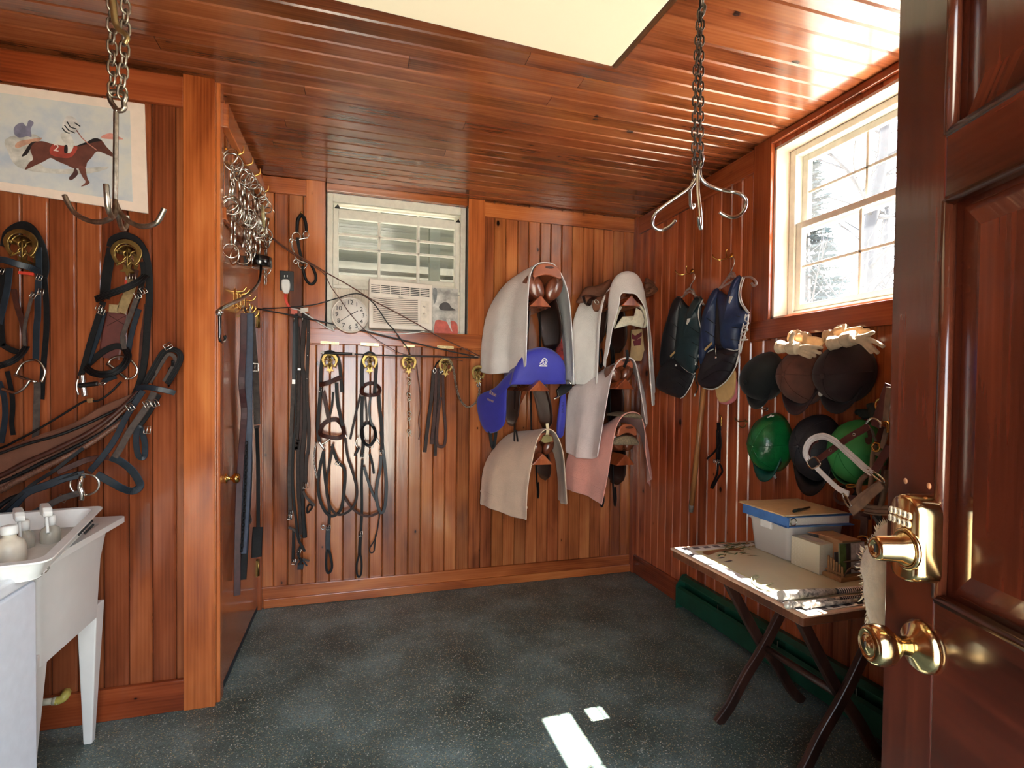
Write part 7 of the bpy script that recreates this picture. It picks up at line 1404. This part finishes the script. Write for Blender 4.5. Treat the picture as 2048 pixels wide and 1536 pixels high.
for lb, y0, c_, h_ in (('green and grey printed leaflet standing in the letter rack', 1.345, (122, 126, 104), .105), ('dark photo card behind the leaflet in the letter rack', 1.361, (70, 60, 54), .07)):
    t = thing('leaflet', lb, 'leaflet', (1.614, y0, TZ+.015)); mb = MB(); mb.hexa([(1.559, y0, TZ+.016), (1.671, y0+.002, TZ+.016), (1.671, y0+.006, TZ+.016), (1.559, y0+.004, TZ+.016)], [(1.559, y0+.004, TZ+.016+h_), (1.671, y0+.006, TZ+.016+h_), (1.671, y0+.01, TZ+.016+h_), (1.559, y0+.008, TZ+.016+h_)]); mb.build('card', plain('leaflet_'+str(c_[0]), c_, .4), t)
    if h_ > .1:
        for x0, x1, cc in ((1.56, 1.588, (86, 112, 60)), (1.589, 1.608, (60, 52, 48)), (1.609, 1.63, (176, 170, 164)), (1.631, 1.669, (196, 192, 190))):
            mb = MB(); mb.hexa([(x0, y0-.0006, TZ+.018), (x1, y0-.0004, TZ+.018), (x1, y0, TZ+.018), (x0, y0, TZ+.018)], [(x0, y0+.0034, TZ+.014+h_), (x1, y0+.0036, TZ+.014+h_), (x1, y0+.004, TZ+.014+h_), (x0, y0+.004, TZ+.014+h_)]); mb.build('print_block', plain('print_%d' % cc[0], cc, .4, var=.3, sc=40), t)
t = thing('carton', 'small opened brown carton between the tissue box and the leaflets', 'carton', (1.614, 1.403, TZ)); CB = plain('brown_carton', (188, 142, 100), .7, var=.08); mb = MB(); q = [V((1.606, 1.377, TZ+.016)), V((1.688, 1.377, TZ+.016)), V((1.688, 1.477, TZ+.001)), V((1.609, 1.477, TZ+.001))]
mb.hexa([V((p.x, p.y, TZ+.016)) for p in q], [V((p.x, p.y, TZ+.118)) for p in q]); mb.build('box', CB, t); mb = MB(); mb.prism([V((1.604, 1.435, TZ+.119)), V((1.656, 1.414, TZ+.119)), V((1.688, 1.488, TZ+.119)), V((1.583, 1.503, TZ+.117))], Z*.0015); mb.build('flap', CB, t)
# whips
GRIP = plain('worn_grip', (186, 178, 166), .6, var=.5, sc=90, bump=.3); DKW = plain('dark_whip', (50, 42, 40), .5, var=.3, sc=60)
def whip(lb, a, b, r_, spiral=None, knob=False):
    a, b = V(a), V(b); t = thing('riding_whip', lb, 'whip', a); d = (b-a).normalized(); mb = MB(); mb.lathe([(r_*.8, .001), (r_, 0), (r_, .012), (r_*.95, .02)], a, d, 16); mb.build('butt_cap', plain('whip_cap', (206, 198, 184), .4), t) if not knob else None
    if knob: mb = MB(); mb.ball(a+d*.008, r_*1.35, seg=14); mb.ring(a+d*.022, d, r_*1.1, r_*.25, 14, 6); mb.build('knob', plain('whip_knob', (214, 208, 196), .3, .4), t)
    mb = MB(); mb.tube([a+d*.018, a+d*.13, a+d*.2], [r_*.95, r_*.9, r_*.6], 14); mb.build('grip', GRIP, t); mb = MB(); mb.tube([a+d*.2, b], [r_*.6, r_*.42], 10); mb.build('shaft', DKW, t)
    if spiral:
        mb = MB(); L_ = (b-a).length; o1 = d.orthogonal().normalized(); o2 = d.cross(o1); q = []
        for i in range(200): s_ = .21+(L_-.215)*i/199; an = i*.62*spiral; q.append(a+d*s_+(o1*cos(an)+o2*sin(an))*r_*.55)
        mb.tube(q, r_*.14, 5); mb.build('spiral_thread', plain('white_thread', (222, 206, 196), .6), t)
whip('thickest riding whip with a hollow pale butt on the near edge of the table', (1.229, 1.258, TZ+.016), (1.635, 1.24, TZ+.008), .0145, 1.2)
whip('riding whip with a round knob in the middle of the three on the table', (1.197, 1.205, TZ+.011), (1.635, 1.206, TZ+.008), .0085, 1.6, True)
whip('slim riding whip nearest the table edge', (1.245, 1.19, TZ+.0095), (1.635, 1.179, TZ+.007), .0075, None, True)
t = thing('wrist_loop', 'thin pale cord loop trailing from the thickest whip', 'cord', tq(900, 980)); mb = MB(); mb.tube([p+Z*.003 for p in cr([tq(*p) for p in ((1040, 1046), (940, 1038), (850, 1015), (790, 970), (784, 925), (810, 905), (840, 915), (815, 935), (812, 975), (850, 998), (920, 985), (960, 968))], 5)], .0024, 7); mb.build('cord', plain('pale_green_cord', (186, 186, 150), .6), t)
# ================================================================ DOOR HARDWARE
LBR = plain('lacquered_brass', (220, 188, 136), .16, 1, .1, 14)
def sz(x, y, o=0): p = Dr(x, y, o); return ((DE+DN*o-V((p.x, p.y, 0))).dot(DV), p.z)
s0, _ = sz(1777, 1075, .03); s1, _ = sz(1832, 1075, .03); zT = zat(1852, 988); zBt = zat(1852, 1164)
mb = MB(); rings = []
for n_, k in ((0, 0), (.018, 0), (.027, .003), (.03, .008)):
    ss0, ss1, r_ = s0+k-.003, s1-k+.003, (s1-s0)/2-k; cm = (ss0+ss1)/2; ring = []
    for i in range(17): a = pi*i/16; ring.append(dpt(cm-cos(a)*(ss1-ss0)/2, zT-r_*.9+sin(a)*r_*.9-k*.4, n_))
    for i in range(17): a = pi+pi*i/16; ring.append(dpt(cm-cos(a)*(ss1-ss0)/2, zBt+r_*.7+sin(a)*r_*.7+k*.4, n_))
    rings.append(ring)
loft(mb, rings); lk = mb.build('keypad_lock', LBR, d2, [('EDGE_SPLIT', dict(split_angle=.9))])
zQ = zt(1760, 980, 7.68); KEY = plain('key_button', (206, 188, 158), .35, .3)
for k, (x, y) in enumerate(((182, 300), (240, 315), (312, 343), (385, 372), (458, 402), (168, 420), (226, 446), (300, 478), (370, 504), (446, 528))):
    p = Dr(*zQ(x, y), .0305); ss, zz_ = sz(*zQ(x, y), .0305); mb = MB(); o = [dpt(ss-.0036*cos(a*pi/7)*1.0, zz_+.0048*sin(a*pi/7), .0295) for a in range(14)]; mb.prism(o, DN*.0035); kb = mb.build('key_button', KEY, lk, [BEV(.0012)])
    text(str((k+1) % 10), .0062, dpt(ss, zz_, .0332), -DV, Z, BLKINK, 'numeral', kb, .0001)
c = Dr(*zQ(395, 905), .03); mb = MB(); mb.ring(c, DN, .024, .003, 28, 8); mb.build('cylinder_collar', LBR, lk)
mb = MB(); mb.lathe([(.022, 0), (.021, .004), (.0165, .012), (.0155, .036), (.0135, .039), (.009, .0395), (.0085, .0375), (.001, .0375)], c, DN, 28); mb.build('turn_cylinder', LBR, lk)
mb = MB(); e = c+DN*.0376; mb.box(e-V((.0012, .0012, .005)), e+V((.0012, .0012, .005))); mb.build('keyhole', BLKINK, lk)
mb = MB(); ss = [sz(1832, 1040, .03)[0]-.002, sz(1832, 1040, .03)[0]+.0035]; mb.build('edge_rib', LBR, lk) if False else None
c = Dr(1846, 1293, 0); mb = MB(); mb.lathe([(.033, 0), (.0335, .004), (.028, .011), (.015, .016), (.012, .02)], c, DN, 36); kn = mb.build('knob_rosette', LBR, d2)
mb = MB(); mb.lathe([(.0125, .018), (.011, .03), (.017, .037), (.0245, .046), (.0265, .056), (.0245, .066), (.019, .071), (.0185, .0695), (.011, .0695), (.0105, .072), (.001, .0725)], c, DN, 36); mb.build('door_knob', LBR, kn)
mb = MB(); e = c+DN*.073; mb.box(e-V((.0008, .0008, .004)), e+V((.0008, .0008, .004))); mb.build('key_slot', BLKINK, kn)
mb = MB(); e = Dr(1819, 1310, 0)+DN*.016; mb.tube([e, e+V((0, 0, -.004))-DV*.004], .002); mb.build('catch', LBR, kn)
# filled screw holes above the lock
t = 0
for x, y in ((1811, 962), (1858, 972)): mb = MB(); mb.lathe([(.0042, 0), (.003, .0008), (.001, .001)], Dr(x, y, 0), DN, 12); mb.build('filled_hole', plain('filler', (176, 120, 82), .5), d2)
# sheepskin on the inner side of the door
t = thing('sheepskin', 'cream sheepskin hanging behind the edge of the open door over the table corner', 'sheepskin', dpt(.03, 1.0, -.07)); SK = plain('sheepskin_wool', (226, 206, 174), .95, var=.12, sc=30, bump=.6, bsc=120, sheen=.4)
out = [(1774, 1046), (1766, 1062), (1750, 1085), (1738, 1104), (1733, 1130), (1742, 1160), (1742, 1190), (1746, 1220), (1752, 1250), (1762, 1275), (1778, 1300), (1830, 1300), (1840, 1180), (1830, 1060), (1800, 1040)]
def Dk(x, y, o): return Dr(x, y, o)
P = cr([Dk(x, y, -.075) for x, y in out], 4, True); c = sum(P, V())/len(P); mb = MB(); mb.dome(P, c, DN, .028, 6, True); mb.dome(P[::-1], c, -DN, .02, 5, True); mb.build('hide', SK, t)
R = random.Random(33); mb = MB(); n_ = len(P)
for i in range(1500):
    if R.random() < .6: a = R.random()*n_; b0 = P[int(a)].lerp(P[(int(a)+1) % n_], a % 1); b = b0.lerp(c, R.random()**2*.35); lift = .012
    else: b = P[R.randrange(n_)].lerp(c, sqrt(R.random())); lift = .024
    dd = (b-c).normalized(); b = b+DN*lift*R.uniform(-.2, .9); e = b+dd*R.uniform(.004, .011)+DN*R.uniform(0, .006)+V((0, 0, R.uniform(-.007, .003)))
    sd = dd.cross(DN).normalized()*.0016; mb.add([b-sd, b+sd, e, b+DN*.002], [(0, 1, 2), (1, 3, 2), (3, 0, 2)])
o = mb.build('wool', SK, t); o['kind'] = 'stuff'
WORLD, SUN, EXPO = 7.0, 70.0, 0.8
# ================================================================ OUTSIDE AND LIGHT
GRD = plain('pale_gravel', (176, 170, 156), .9, var=.2, sc=2)
mb = MB(); mb.box((-60, -60, -.3), (60, 60, -.1)); struct(mb.build('ground', GRD))
# eave along the right wall, as the sun patch shows
mb = MB(); mb.hexa([(XR+.16, -2, 3.16), (XR+.5, -2, 3.12), (XR+.5, 5, 3.12), (XR+.16, 5, 3.16)], [(XR+.16, -2, 3.22), (XR+.5, -2, 3.18), (XR+.5, 5, 3.18), (XR+.16, 5, 3.22)]); struct(mb.build('roof', SKIN))
# porch behind the back window
SID = plain('porch_siding', (62, 62, 42), .7, var=.1, sc=6)
mb = MB()
for i in range(18):
    z = .9+i*.13; mb.hexa([(-2.2, YB+1.4, z), (2.6, YB+1.4, z), (2.6, YB+1.37, z+.13), (-2.2, YB+1.37, z+.13)], [(-2.2, YB+1.45, z), (2.6, YB+1.45, z), (2.6, YB+1.45, z+.13), (-2.2, YB+1.45, z+.13)])
struct(mb.build('exterior_wall', SID)); mb = MB(); mb.box((-2.2, YB+1.30, 2.08), (2.6, YB+1.36, 2.2)); mb.box((-2.2, YB+1.32, 2.24), (2.6, YB+1.36, 2.3)); mb.box((-2.2, YB+1.3, 1.6), (2.6, YB+1.36, 2.04)); struct(mb.build('porch_trim', plain('porch_cream', (122, 116, 98), .6)))
mb = MB(); mb.box((-3.5, YB+.12, 2.95), (3.4, YB+1.6, 3.02)); mb.box((-3.5, YB+.14, 0), (-3.4, YB+1.5, 3)); struct(mb.build('added_shade_roof', SID))  # unseen roof slab and end wall, added to shade the siding
mb2 = MB(); mb2.box((.55, YB+.9, 0), (.63, YB+.98, 3)); struct(mb2.build('exterior_post', SID))
# trees beyond the right window
BARK = plain('pale_bark', (44, 42, 46), .9, var=.2, sc=8)
NEED = plain('conifer_needles', (34, 46, 46), .8, var=.25, sc=3)
def bare_tree(x, y, h, seed, label):
    R = random.Random(seed); t = thing('bare_tree', label, 'tree', (x, y, -.1)); mb = MB()
    def br(p, d, L_, r_, n_):
        q = [p]
        for i in range(4): d = (d+V((R.uniform(-.16, .16), R.uniform(-.16, .16), R.uniform(-.05, .12)))).normalized(); q.append(q[-1]+d*L_/4)
        mb.tube(q, [r_*(1-.16*i) for i in range(5)], 5)
        if n_ > 0:
            for k in range(4 if n_ > 1 else 3):
                an = R.uniform(0, 2*pi); e = (d*.6+V((cos(an), sin(an), R.uniform(.1, .6)))*.8).normalized(); br(q[R.choice((1, 2, 3, 4))], e, L_*R.uniform(.5, .72), r_*.42, n_-1)
    tr_ = [V((x, y, -.1))]
    for i in range(8): tr_.append(tr_[-1]+V((R.uniform(-.1, .1), R.uniform(-.1, .1), h/8)))
    mb.tube(tr_, [.16*(1-.1*i) for i in range(9)], 7)
    mb.build('trunk', BARK, t); mb = MB()
    for i in range(16):
        an = R.uniform(0, 2*pi); br(tr_[1+i % 8], V((cos(an), sin(an), R.uniform(.15, .7))).normalized(), h*.3, .035, 2)
    mb.build('branches', BARK, t)
def conifer(x, y, h, seed, label):
    R = random.Random(seed); t = thing('conifer_tree', label, 'tree', (x, y, -.1)); mb = MB(); mb.tube([(x, y, -.1), (x, y, h)], [.2, .03], 7); mb.build('trunk', BARK, t); mb = MB()
    for i in range(520):
        f_ = R.random()**.8; z = .8+f_*(h-.9); rr = (1-f_)*h*.22+.12; an = R.uniform(0, 2*pi); L_ = rr*R.uniform(.6, 1.1)
        d = V((cos(an), sin(an), R.uniform(-.25, .1))); p0 = V((x, y, z)); sd = V((-sin(an), cos(an), 0))
        for k in range(5):
            s0 = .25+.15*k; c_ = p0+d*L_*s0; w_ = .10*(1.2-s0); dz = V((0, 0, -.05))
            mb.add([c_-sd*w_+dz, c_+d*.16, c_+sd*w_+dz, c_-d*.05+V((0, 0, .03))], [(0, 1, 3), (1, 2, 3)])
    mb.build('foliage', NEED, t)
conifer(9.8, 9.5, 7.0, 3, 'blue-green conifer seen through the left panes of the right window')
bare_tree(6.6, 5.2, 6.0, 5, 'bare branching tree nearest the right window')
bare_tree(14.5, 11.2, 8.6, 8, 'bare tree in front of the pale sky beyond the conifer')
conifer(17.5, 17.6, 8.5, 9, 'small distant conifer behind the bare trees')
# world + sun
w = bpy.data.worlds.new('daylight'); SC.world = w; w.use_nodes = True; nt = w.node_tree; nt.nodes.clear()
ou = nt.nodes.new('ShaderNodeOutputWorld'); bg = nt.nodes.new('ShaderNodeBackground'); nt.links.new(bg.outputs[0], ou.inputs[0])
tc = nt.nodes.new('ShaderNodeTexCoord'); sx = nt.nodes.new('ShaderNodeSeparateXYZ'); nt.links.new(tc.outputs['Generated'], sx.inputs[0])
rp = nt.nodes.new('ShaderNodeValToRGB'); nt.links.new(sx.outputs[2], rp.inputs[0])
e = rp.color_ramp.elements; e[0].position = 0; e[0].color = (.92, .96, 1, 1); e[1].position = .8; e[1].color = (.62, .8, 1, 1)
nt.links.new(rp.outputs[0], bg.inputs[0]); bg.inputs[1].default_value = WORLD
sl = bpy.data.lights.new('sun', 'SUN'); so = bpy.data.objects.new('sun', sl); COL.objects.link(so)
sl.energy = SUN; sl.angle = radians(.53); sl.color = (1, .95, .86)
so.rotation_euler = V((1, .05, 1.78)).to_track_quat('Z', 'Y').to_euler(); so.location = (6, 2, 8)
def portal(loc, rot, sx_, sy_):
    l_ = bpy.data.lights.new('portal', 'AREA'); l_.shape = 'RECTANGLE'; l_.size = sx_; l_.size_y = sy_; l_.cycles.is_portal = True
    o_ = bpy.data.objects.new('portal', l_); COL.objects.link(o_); o_.location = loc; o_.rotation_euler = rot
portal((XR+.15, (WR[0]+WR[1])/2, (WR[2]+WR[3])/2), (0, radians(90), 0), .78, 1.2)
portal((0, YF-.1, 1.03), (radians(90), 0, 0), .93, 2.06)
SC.view_settings.exposure = EXPO
SC.cycles.max_bounces = 8; SC.cycles.diffuse_bounces = 5; SC.cycles.glossy_bounces = 4; SC.cycles.transparent_max_bounces = 16; SC.cycles.sample_clamp_indirect = 6
